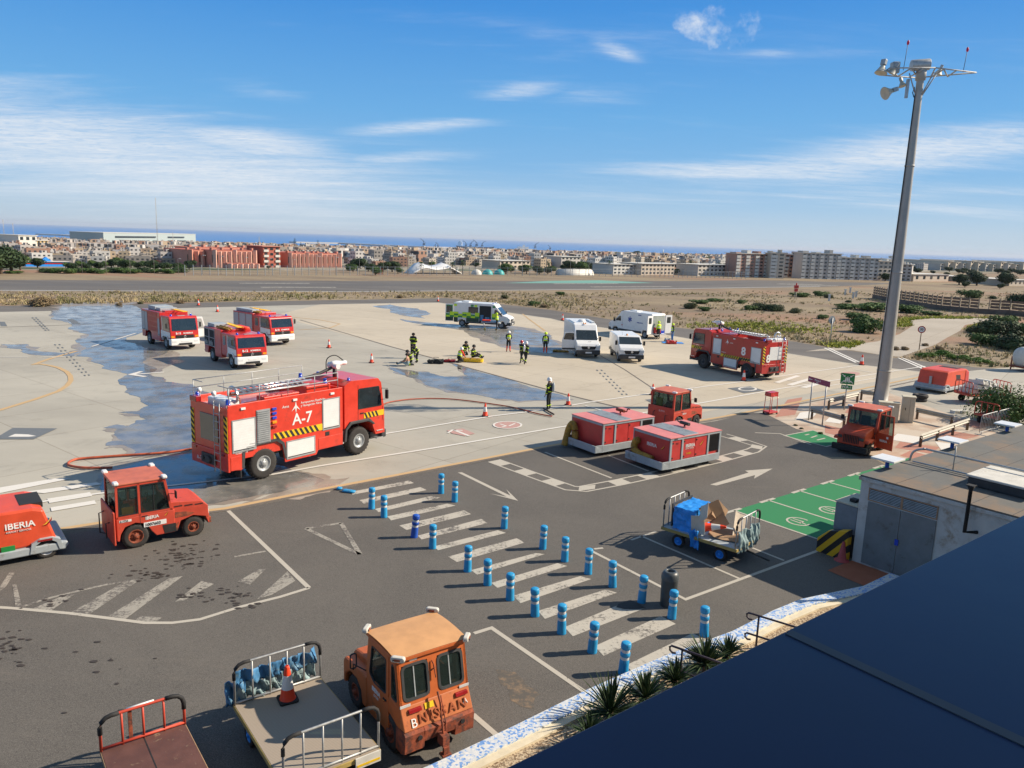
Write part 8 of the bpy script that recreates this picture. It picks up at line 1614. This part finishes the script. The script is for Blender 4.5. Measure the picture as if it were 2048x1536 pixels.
def house_mesh(k):
    rnd=random.Random(k); b=MB(); w_,d_,h=[(12,9,6),(9,9,9.5),(16,9,6.5),(8,11,12),(14,12,9)][k]
    b.box(-w_/2,-d_/2,-4,w_/2,d_/2,h); b.ring([(-w_/2,-d_/2),(w_/2,-d_/2),(w_/2,d_/2),(-w_/2,d_/2)],[(-w_/2+.3,-d_/2+.3),(w_/2-.3,-d_/2+.3),(w_/2-.3,d_/2-.3),(-w_/2+.3,d_/2-.3)],h,h+.7,'z'); b.box(w_*.1,-d_*.1,h,w_*.35,d_*.3,h+2.4)
    if k%2: b.box(-w_/2,d_/2,-3,-w_*.1,d_/2+4,h*.65)
    return b
rnd=random.Random(77); hs=[]
def ytop(x): return 470+x*(522-470)/1800.
cand=[]
while len(cand)<5200:
    x=rnd.uniform(-40,2090); y=rnd.uniform(472,547)
    p=atS(x,y); v=p.y*.788-p.x*.616; u=p.x*.788+p.y*.616
    if v<215 or v>VC-40: continue
    if v<330 and rnd.random()<.82: continue
    # keep clear of named landmarks
    if (195<x<405 and y<490) or (365<x<700 and y>497 and v<420) or (815<x<935 and y>530) or (1455<x<1830 and y>512 and v<700) or (30<x<150 and 462<y<500 and v<900): continue
    if 620<x<1140 and y<504 and v>2000: continue
    cand.append((v,x,y,p))
cand.sort(key=lambda c:c[0]); pr=[]
for i,(v,x,y,p) in enumerate(cand[:285]):
    k=i%5
    if len(pr)<=k:
        o=house_mesh(k).build('town_house',tw); pr.append(o)
    else: o=pr[k].copy(); COL.objects.link(o)
    s_=(.30+.08*rnd.random()) if v<420 else .36+.08*rnd.random(); o.location=(p.x,p.y,tz(p.x,p.y)); o.rotation_euler=(0,0,R(38+rnd.choice((0,90,0,12,-15)))); o.scale=(s_,s_,s_*rnd.uniform(.75,1.15))
    tag(o,['low flat roofed pale house in the town beyond the runway','narrow two storey house with stair box in the town','long low row house in the town beyond the runway','tall narrow house in the town beyond the runway','square flat roofed block in the town beyond the runway'][k],'house',['low pale town houses','narrow town houses','long town row houses','tall narrow town houses','square town blocks'][k])
b=MB()
for (v,x,y,p) in cand[285:]:
    w_,d_=rnd.uniform(7,14),rnd.uniform(7,12); h=rnd.choice((2,3,3,4,5,7)); 
    if v>1500: h=rnd.choice((3,5,6,9)); w_*=1.5; d_*=1.3
    if v>2400: w_*=1.3; d_*=1.2
    if v<900: w_*=.6; d_*=.6; h*=.7
    b.M=Matrix.Translation((p.x,p.y,tz(p.x,p.y)))@Matrix.Rotation(R(38+rnd.choice((0,0,8,-12,25))),4,'Z'); b.box(-w_/2,-d_/2,-5,w_/2,d_/2,h)
    if rnd.random()<.4: b.box(-1,-1,h,1.5,1,h+1.4)
tag(b.build('distant_town',twm),'dense mass of small pale houses stretching down to the harbour','town',None,'stuff')
# trees
tp={}
def tree(x,y,hpx,kind,lbl,group='trees among the town',wf=.55):
    p=atS(x,y); zc=(p-Vector((0,0,H))).dot(FW); h=hpx/F*zc; p.z=tz(p.x,p.y)
    if kind not in tp:
        if kind=='pine':
            t=thing('pine_tree',lbl,'tree',p,0,group); b=MB(); rn=random.Random(4)
            for k in range(11):
                z_=.12+k*.08; r_=.26*(1-k/11.5)+.02
                for j in range(70):
                    a=rn.uniform(0,6.28); rr_=r_*rn.random()**.5; q_=Vector((math.cos(a)*rr_,math.sin(a)*rr_,z_-rr_*.15+rn.uniform(-.012,.012))); s_=.022; e=Vector((math.cos(a),math.sin(a),.2))*s_; f_=Vector((-math.sin(a),math.cos(a),rn.uniform(-.5,.5)))*s_*.7; b.add([q_-e,q_-f_,q_+e,q_+f_],[(0,1,2,3)])
            b.build('crown',M['leafd'],t); b=MB(); b.cyl((0,0,-.05),(0,0,.98),.018,.004,6); b.build('trunk',M['wood'],t)
        elif kind=='palm':
            t=thing('palm_tree',lbl,'tree',p,0,group); b=MB()
            for k in range(22):
                a=k*2.4; el_=.9-(k%5)*.45; L_=.32; o_=Vector((math.cos(a),math.sin(a),0)); w_=Vector((-math.sin(a),math.cos(a),0))*.035; p0=Vector((0,0,.75)); p1=p0+o_*L_*.55*math.cos(el_)+Vector((0,0,L_*.6*math.sin(el_)+.03)); p2=p0+o_*L_*math.cos(el_*.6)+Vector((0,0,L_*math.sin(el_)*.6-.10)); b.add([p0,p1-w_,p1+w_,p2],[(0,1,2),(1,3,2)])
            b.build('crown',M['leafd'],t); b=MB(); b.cyl((0,0,-.05),(0,0,.76),.022,.018,6); b.build('trunk',M['wood'],t)
        else:
            t=plant('tree',lbl,'tree',p,.42,.36,'leafd' if kind=='dark' else 'leafg',2600,.042,9 if kind=='dark' else 12,group,trunk=.22,tr=.10)
        tp[kind]=t; t.location=p; t.scale=(h*wf/.55,)*2+(h,); return t
    return copytree(tp[kind],p,x*1.7%6.28,lbl,group,(h*wf/.55,h*wf/.55,h))
for i,(x,y,h) in enumerate([(0,548,78),(22,546,62),(-22,550,70),(40,540,40),(75,536,26)]): tree(x,y,h,'dark' if i!=3 else 'green',['tall dark tree at the left edge of the photo','dark tree second from the left edge','dark tree cut by the left edge','rounded green tree right of the left edge trees','small dark tree beside the blue sports building'][i],wf=.8)
for x,y,h in ((590,506,30),(602,506,22),(636,506,26)): tree(x,y,h,'pine','tall dark conifer above the pink complex','conifers above the pink complex')
for i in range(20): tree(132+i*13,540+rnd.uniform(-6,3),rnd.uniform(15,26),'dark' if i%2 else 'green','rounded tree among the low roofs at the left behind the runway',group='trees behind the runway at the left',wf=.8)
for i in range(46):
    x=700+i*17+rnd.uniform(-6,6)
    if 1250<x<1300 or 810<x<940 or 945<x<1010: continue
    tree(x,549+rnd.uniform(-8,2),rnd.uniform(16,34) if x<1200 else rnd.uniform(12,20),'dark' if i%3 else 'green',('bushy tree beside the pink complex','tree near the white wavy canopy','bushy tree round the teal domes','tree near the pale arched hall','tree in front of the long cream buildings')[min(4,int((x-690)//150)) if x<1300 else 4]+' beyond the runway',group='trees in the belt beyond the runway',wf=.8)
for i,x in enumerate((842,905,925,1096,1380,1392,1404,1420,1436,1450,1275,1218)): tree(x,548,rnd.uniform(20,30),'palm','slender palm tree rising in the belt beyond the runway',group='palms beyond the runway')
for x,y,h,l in ((1918,570,28,'left of the three round trees beyond the right field'),(1953,571,34,'middle and widest of the three round trees at right'),(2010,572,34,'right one of the three round trees at the right edge'),(1770,562,20,'dark tree just left of the mast before the blocks'),(1930,575,16,'small dark tree between the round trees at right'),(2000,578,14,'little tree at the foot of the rightmost round tree')): tree(x,y,h,'dark',l,wf=.8)
for i in range(30):
    x=rnd.uniform(1820,2060); tree(x,rnd.uniform(538,552),rnd.uniform(8,14),'dark','small dark tree in the far wooded strip '+('just right of the mast','behind the round trees','at the right edge')[0 if x<1900 else 1 if x<1980 else 2],group='far trees at the right',wf=1)
for i in range(130):
    x=rnd.uniform(100,1800); tree(x,rnd.uniform(498,532)+x*.01,rnd.uniform(7,13),'dark' if i%3 else 'green','small dark tree between the town houses',group='small trees between town houses',wf=.9)
# lamp posts beyond runway
lp=None
for i in range(30):
    x=165+i*46+((i*13)%11); p=atS(x,547+x*.004); zc=(p-Vector((0,0,H))).dot(FW); h=(30+(i*7)%9)/F*zc
    if lp is None:
        lp=thing('street_lamp','slender grey street lamp beyond the runway','street lamp',p,0,'street lamps beyond the runway'); b=MB(); b.tube([(0,0,0),(0,0,.97),(.03,0,1),(.12,0,1)],.012,5); b.build('pole',M['galv'],lp); b=MB(); b.box(.1,-.02,.98,.2,.02,1.0); b.build('lamp_head',M['white'],lp); lp.scale=(h,)*3
    else: copytree(lp,p,0,scale=h)
def building(name,lbl,x0,x1,yb,hpx,depth,wm_,floors=0,cols=0,yb1=None,winm=None,roofm=None,par=.4,wf=.5,cat='building',balc=None,group=None):
    a=atS(x0,yb); c=atS(x1,yb1 or yb); zc=((a+c)/2-Vector((0,0,H))).dot(FW); h=hpx/F*zc; L_=(Vector((c.x-a.x,c.y-a.y,0))).length; zb=min(tz(a.x,a.y),tz(c.x,c.y))
    t=thing(name,lbl,cat,(a.x,a.y,zb),math.atan2(c.y-a.y,c.x-a.x),group); hh=h+(max(a.z,c.z)-zb); D_=depth
    b=MB(); b.box(0,0,-1.5,L_,D_,hh); b.build('wall',wm_,t)
    b=MB(); b.box(-par,-par,hh,L_+par,D_+par,hh+h*.025); b.build('roof',roofm or M['offwhite'],t)
    for f in range(floors):
        for k in range(cols):
            w_=L_/cols; x=(k+.5)*w_; z0=hh*(f+.35)/floors+(.0); z1=hh*(f+.8)/floors; b=MB(); b.box(x-w_*wf/2,-.06,z0,x+w_*wf/2,-.005,z1); o=b.build('window',winm or M['dglass'],t)
            if balc and (k%2==0): b=MB(); b.box(x-w_*.42,-.9*h/20,z0-hh*.09/1,x+w_*.42,-.062,z0+hh*.02); b.build('balcony',balc,o)
    return t,L_,hh,D_
pk=mat('pink_render',(.56,.25,.18),.85,var=.08,scale=.3); pkl=mat('pale_pink_render',(.66,.40,.31),.85,var=.06,scale=.3); pkd=mat('dark_pink_render',(.42,.12,.08),.85)
def pinkb(lbl,x0,x1,yb,hpx,n,dep=14,m1=pk,m2=pkl,wins=True):
    t,L_,hh,D_=building('pink_building',lbl,x0,x1,yb,hpx,dep,m1,roofm=pkd,group='pink institutional complex',par=.05)
    for i in range(n):
        w_=L_/n; x=i*w_; b=MB(); b.prism([(x+w_*.08,0),(x+w_*.5,-w_*.55),(x+w_*.92,0)],0,hh*(.94+.1*((i*3)%4==0)),'z'); b.build('facade_fin',m2,t)
        if i%2==0: b=MB(); b.box(x+w_*.3,1,hh,x+w_*.6,2.2,hh*1.16); b.build('chimney',m1,t)
        if wins: b=MB(); b.box(x-w_*.06,-.08,hh*.3,x+w_*.06,-.006,hh*.75); b.build('window',M['dglass'],t)
    return t
pinkb('left wing of the pink complex with pale vertical fins',425,515,535,33,9); pinkb('far left end of the pink complex with narrow windows',376,424,534,33,4,m2=pk); pinkb('low pink front range in the middle of the complex',455,520,536.5,9,6,dep=3,wins=False)
t_,L_,hh,D_=building('pink_building','dark red central tower of the pink complex with balcony rows',527,561,535,41,9,pkd,4,3,roofm=pk,group='pink institutional complex',balc=M['offwhite'])
pinkb('right wing of the pink complex with pale fins',577,636,535,28,7); pinkb('right end of the pink complex beside the trees',636,684,535,27,5); pinkb('set back upper range of the pink complex',380,560,528,31,14,dep=8,wins=False); pinkb('low link building between tower and right wing',560,580,533,18,2)
g1=mat('grey_block_render',(.47,.44,.40),.85,var=.15,scale=.15); g2=mat('brown_block_render',(.42,.24,.18),.85,var=.15,scale=.15); g3=mat('beige_block_render',(.56,.48,.38),.85)
for a in (('apartment_block','brown topped apartment block at the left of the row on the right',1469,1534,554,46,5,g2,7,7,555),('apartment_block','slim beige apartment tower beside the brown block',1537,1567,556,49,5,g3,7,2,557),('apartment_block','reddish apartment block set between tower and grey blocks',1567,1600,554,44,5,g2,6,4,555),('apartment_block','grey apartment block with roof boxes in the middle of the row',1600,1678,557,50,5,g1,7,9,559),('apartment_block','grey apartment block right of the middle one',1678,1754,559,43,5,g1,6,8,561),('apartment_block','lower grey block partly behind the lamp mast',1754,1800,561,38,5,g3,5,5,562),('apartment_block','small grey block right of the lamp mast',1801,1821,562,33,8,g1,5,2,563)):
    t,L_,hh,D_=building(a[0],a[1],a[2],a[3],a[4],a[5],a[6],a[7],a[8],a[9],a[10],group='apartment blocks beyond the runway end',balc=M['offwhite'] if a[8]>5 else None)
    for k in range(3):
        b=MB(); b.box(L_*(.05+.31*k+.03*(k*len(a[1])%3)),1,hh,L_*(.20+.31*k),4,hh*(1.06+.03*((k*7+len(a[1]))%4))); b.build('roof_box',M['offwhite'] if k%2 else a[7],t)
for a in (('cream long building with regular windows beyond the belt of trees',1282,1348,550,22,g3,3,9),('white building left of the cream one with flat roof',1226,1258,549,20,M['offwhite'],3,4),('grey building between the white and cream ones',1258,1282,549,19,g1,3,3),('pale building behind palms left of the apartment blocks',1395,1465,552,22,mat('pale_wall',(.55,.50,.43),.85),3,9),('red walled small building left of the palms',1346,1366,548,20,g2,2,3),('grey four storey building above the white tent',1122,1160,536,22,g1,3,5),('white columned building left of the grey one',932,966,530,14,M['offwhite'],2,5),('brown roofed building with pale front behind the tent',1000,1060,538,16,g3,2,7)):
    building('town_building',a[0],a[1],a[2],a[3],a[4],9,a[5],a[6],a[7],group='larger buildings beyond the runway')
for a in (('low cream warehouse at right of the mast',1826,1896,563,14),('long low pale warehouse behind the round trees',1890,1946,562,9),('low pale shed between the round trees',1962,1998,566,10),('low beige shed at the right edge of the town',2018,2060,572,12)): building('warehouse',a[0],a[1],a[2],a[3],a[4],12,g3,1,5,group='low warehouses at the right',roofm=M['offwhite'],cat='warehouse',wf=.3)
for i in range(12): building('tower_block','pale distant tower block on the right skyline',1880+i*15,1890+i*15,541+i*.3,14+(i*5)%7,30,g3 if i%3 else g1,3,2,group='distant tower blocks on the right skyline')
building('town_building','white block with yellow wing behind the left trees',40,76,512,40,14,M['offwhite'],3,3); building('town_building','yellow stepped block beside the white one at the left',76,98,512,30,12,mat('yellow_render',(.62,.45,.20),.8),4,3)
t,L_,hh,D_=building('sports_hall','low bright blue building with red stripe beyond the runway at left','x' and 52,140,533,9,4,M['bluep'],cat='sports building'); b=MB(); b.box(0,-.1,hh*.55,L_,-.006,hh*.8); b.build('red_stripe',M['cityred'],t); b=MB(); b.prism([(L_*.35,hh+.1),(L_*.5,hh+1.1),(L_*.62,hh+.1)],1,2,'y'); b.build('pitched_roof',M['bluep'],t)
for a in (('long shed with brown roof beyond the shrubs at left',262,330,527,9,M['concb']),('white low wall building at the left among the shrubs',215,262,530,7,M['offwhite']),('red roofed shed right of the brown roofed one',322,360,532,10,g2),('low pale roof left of the sports building tree',90,130,523,8,M['ggrey'])): building('shed',a[0],a[1],a[2],a[3],a[4],5,a[5],group='low sheds beyond the runway',roofm=M['roofred'] if 'brown' in a[0] or 'red' in a[0] else M['offwhite'],cat='shed')
# long white hall near the sea
wm2=mat('white_hall_cladding',(.36,.42,.42),.6)
t,L_,hh,D_=building('factory_hall','very long white hall with dark window bands in front of the sea','x' and 208,392,491,22,40,wm2,yb1=493,cat='factory'); b=MB()
for x0,x1,z0,z1 in ((.10,.50,.70,.80),(.64,.84,.70,.80),(.10,.24,.42,.50),(.30,.34,.42,.5),(.38,.43,.42,.5),(.47,.51,.42,.5),(.64,.68,.42,.5),(.72,.86,.42,.5)):
    b=MB(); b.box(L_*x0,-1,hh*z0,L_*x1,-.1,hh*z1); b.build('window_band',M['dglass'],t)
b=MB(); b.box(-L_*.06,-4,-3,L_*1.05,-1.1,hh*.32); b.build('lower_wing',wm2,t)
# tanks
for i,(x,y,r) in enumerate(((64,469,5),(72,469,5.5),(84,470,4),(94,470,4))):
    p=atS(x,y+8); zc=(p-Vector((0,0,H))).dot(FW); s_=r/F*zc; t=thing('storage_tank',['leftmost','second','third','rightmost'][i]+' of four white domed tanks on the left skyline','tank',(p.x,p.y,tz(p.x,p.y))); b=MB(); b.lathe([(s_,0),(s_,s_*2.6),(s_*.8,s_*3.1),(.01,s_*3.4)],14); b.build('drum',M['white'],t)
# canopy tent
a=atS(824,548); c=atS(926,548); zc=(a-Vector((0,0,H))).dot(FW); h=24/F*zc; L_=(c-a).length; t=thing('tensile_canopy','white wavy tensile canopy with two peaks beyond the runway','canopy',a,math.atan2(c.y-a.y,c.x-a.x)); b=MB(); pf=[(0,.0),(.08,.35),(.18,.78),(.28,.92),(.38,.75),(.48,.62),(.6,.72),(.72,.92),(.8,.8),(.9,.4),(1,.0)]; vs=[]
for k,(u,z_) in enumerate(pf):
    for y in (0,1,2,3): vs.append((u*L_,y*1.3,h*(z_-.42*z_*(1-y/3)**1.5)+.05))
b.add(vs,[(i*4+j,(i+1)*4+j,(i+1)*4+j+1,i*4+j+1) for i in range(10) for j in range(3)],0,True); o=b.build('canopy',M['white'],t); s=o.modifiers.new('thick','SOLIDIFY'); s.thickness=.25
for u in (.02,.28,.5,.72,.98): b=MB(); b.cyl((u*L_,2,-.5),(u*L_,2,h*.6),.09); b.build('mast',M['galv'],t)
p=atS(890,550); 
for x,r,m_,l in ((953,11,'offwhite','pale domed greenhouse left of the teal domes'),(975,11,'teal','left teal dome beyond the runway'),(998,11,'teal','right teal dome beyond the runway')):
    if m_=='teal' and 'teal' not in M: M['teal']=mat('teal_fabric',(.02,.36,.36),.5)
    p=atS(x,549); zc=(p-Vector((0,0,H))).dot(FW); s_=r/F*zc; b=MB(); b.lathe([(s_,-.5),(s_,0),(s_*.9,s_*.4),(s_*.65,s_*.72),(s_*.3,s_*.9),(.01,s_*.96)],16); o=b.build('dome_tent',M[m_]); o.location=p; tag(o,l,'dome','domes beyond the runway')
p=atS(1118,550); c=atS(1180,550); L_=(c-p).length; b=MB(); r_=12/F*(p-Vector((0,0,H))).dot(FW); b.lathe([(.01,0),(r_,0),(r_,L_),(.01,L_)],18,ax='x'); o=b.build('arched_hall',M['offwhite']); o.location=p; o.rotation_euler=(0,0,math.atan2(c.y-p.y,c.x-p.x)); tag(o,'pale arched tunnel hall beyond the runway right of the teal domes','hall')
# antenna mast + others
for (x,yb,yt,l) in ((316,500,398,'very tall thin lattice antenna rising above the white hall'),(348,520,466,'shorter antenna right of the tallest one'),(10,490,440,'thin antenna at the far left skyline'),(29,490,447,'second thin antenna at the left skyline'),(519,505,474,'small thin antenna above the pink complex')):
    p=atS(x,yb); zc=(p-Vector((0,0,H))).dot(FW); h=(yb-yt)/F*zc; w_=.5/F*zc; t=thing('antenna_mast',l,'antenna',(p.x,p.y,tz(p.x,p.y))); b=MB()
    for k in range(3): a=k*2.09; b.tube([(math.cos(a)*w_*2,math.sin(a)*w_*2,0),(math.cos(a)*w_,math.sin(a)*w_,h)],w_*.35,4)
    n_=int(h/6)+2
    for k in range(n_): z_=h*k/n_; b.tube([(w_*1.2,0,z_),(-w_,w_,z_+h/n_*.5),(-w_,-w_,z_+h/n_),(w_*1.2,0,z_+h/n_)],w_*.2,3)
    b.build('lattice',M['mast'],t)
# harbour
def atz(x,y,z_=-46.3): 
    r=ray(x,y); t_=(z_-H)/r.z; return Vector((r.x*t_,r.y*t_,z_))
bwm=mat('breakwater_stone',(.45,.42,.38),.9)
def quay(px,w_,h,nm,lbl):
    pts=[atz(*p) for p in px]; q_=band([(p.x,p.y) for p in pts],w_,False); b=MB(); b.prism([(v.x,v.y) for v in q_],-48,-46+h,'z'); return b.build(nm,bwm,kind='structure')
quay([(585,486),(680,488),(760,492),(850,496),(905,497)],60,7,'breakwater',''); quay([(80,470),(140,472),(205,477)],80,6,'breakwater',''); quay([(850,500),(940,501.5),(1060,503),(1130,505)],60,4,'quay',''); quay([(1130,503),(1250,506),(1330,508)],60,5,'quay','')
hull=mat('dark_hull',(.03,.04,.06),.5)
p=atz(914,496.5); c=atz(985,499); L_=(c-p).length; t=thing('cargo_ship','dark hulled cargo ship with white bridge moored in the harbour','ship',p,math.atan2(c.y-p.y,c.x-p.x)); b=MB(); b.prism([(0,-1),(-6,14),(L_*.1,11),(L_*.9,11),(L_+8,15),(L_,-1)],0,22,'y'); b.build('hull',hull,t); b=MB(); b.box(L_*.02,3,14,L_*.13,19,34); b.box(L_*.05,6,34,L_*.1,16,40); b.build('bridge',M['white'],t)
p=atz(1030,502); c=atz(1062,503); L_=(c-p).length; t=thing('ferry','white ferry moored at the quay right of the cargo ship','ship',p,math.atan2(c.y-p.y,c.x-p.x)); b=MB(); b.prism([(0,-1),(0,12),(L_+8,13),(L_,-1)],0,16,'y'); b.build('hull',M['white'],t); b=MB(); b.box(L_*.15,1,12,L_*.85,15,22); b.box(L_*.5,5,22,L_*.62,11,31); b.build('superstructure',M['white'],t)
cm=mat('blue_grey_crane',(.10,.17,.28),.6)
for i,(x,y,hp,ln) in enumerate(((848,498,20,-1),(870,499,13,1),(876,499,14,-1),(932,499,17,-1),(941,500,18,1),(953,500,20,-1),(964,500,18,1),(1070,503,18,1),(1100,504,14,-1))):
    p=atz(x,y,-42); zc=(p-Vector((0,0,H))).dot(FW); h=hp/F*zc; t=thing('harbour_crane',['leftmost harbour crane standing apart on the breakwater','left one of the small pair of harbour cranes','right one of the small pair of harbour cranes','first crane over the cargo ship from the left','second crane over the cargo ship from the left','third and tallest crane over the cargo ship','last crane over the cargo ship at right','crane behind the white ferry','small crane right of the white ferry'][i],'crane',p,0,'harbour cranes'); b=MB(); w_=h*.16
    for sx_ in (-1,1):
        for sy_ in (-1,1): b.tube([(sx_*w_,sy_*w_,0),(sx_*w_*.5,sy_*w_*.5,h*.42)],h*.028,4)
    b.box(-w_*.8,-w_*.8,h*.42,w_*.8,w_*.8,h*.56); b.build('portal',cm,t); b=MB(); b.tube([(0,0,h*.56),(ln*h*.12,0,h*.85),(ln*h*.38,0,h)],h*.03,4); b.tube([(-ln*w_,0,h*.6),(ln*h*.12,0,h*.85)],h*.02,4); b.build('jib',cm,t)
p=atS(1843,0+511+2) if 0 else atz(1326,509,-44); zc=(p-Vector((0,0,H))).dot(FW); t=thing('lighthouse','slim white lighthouse tower on the sea front','lighthouse',p); b=MB(); b.cyl((0,0,0),(0,0,10/F*zc),1.6/F*zc,.8/F*zc,10); b.build('tower',M['white'],t)
# ---------------- haze ----------------
hz=bpy.data.materials.new('haze_air'); hz.use_nodes=True; t_=NT(hz.node_tree); t_.n.remove(t_.n['Principled BSDF']); vp=t_.new('ShaderNodeVolumePrincipled'); vp.inputs['Color'].default_value=(.80,.88,1,1); vp.inputs['Density'].default_value=5e-5; vp.inputs['Anisotropy'].default_value=.1; t_.l.new(vp.outputs[0],t_.n['Material Output'].inputs['Volume'])
b=MB(); b.box(-46000,-46000,-60,46000,46000,75); o=b.build('haze',hz); tag(o,'pale thin haze over town and sea','haze',None,'stuff')
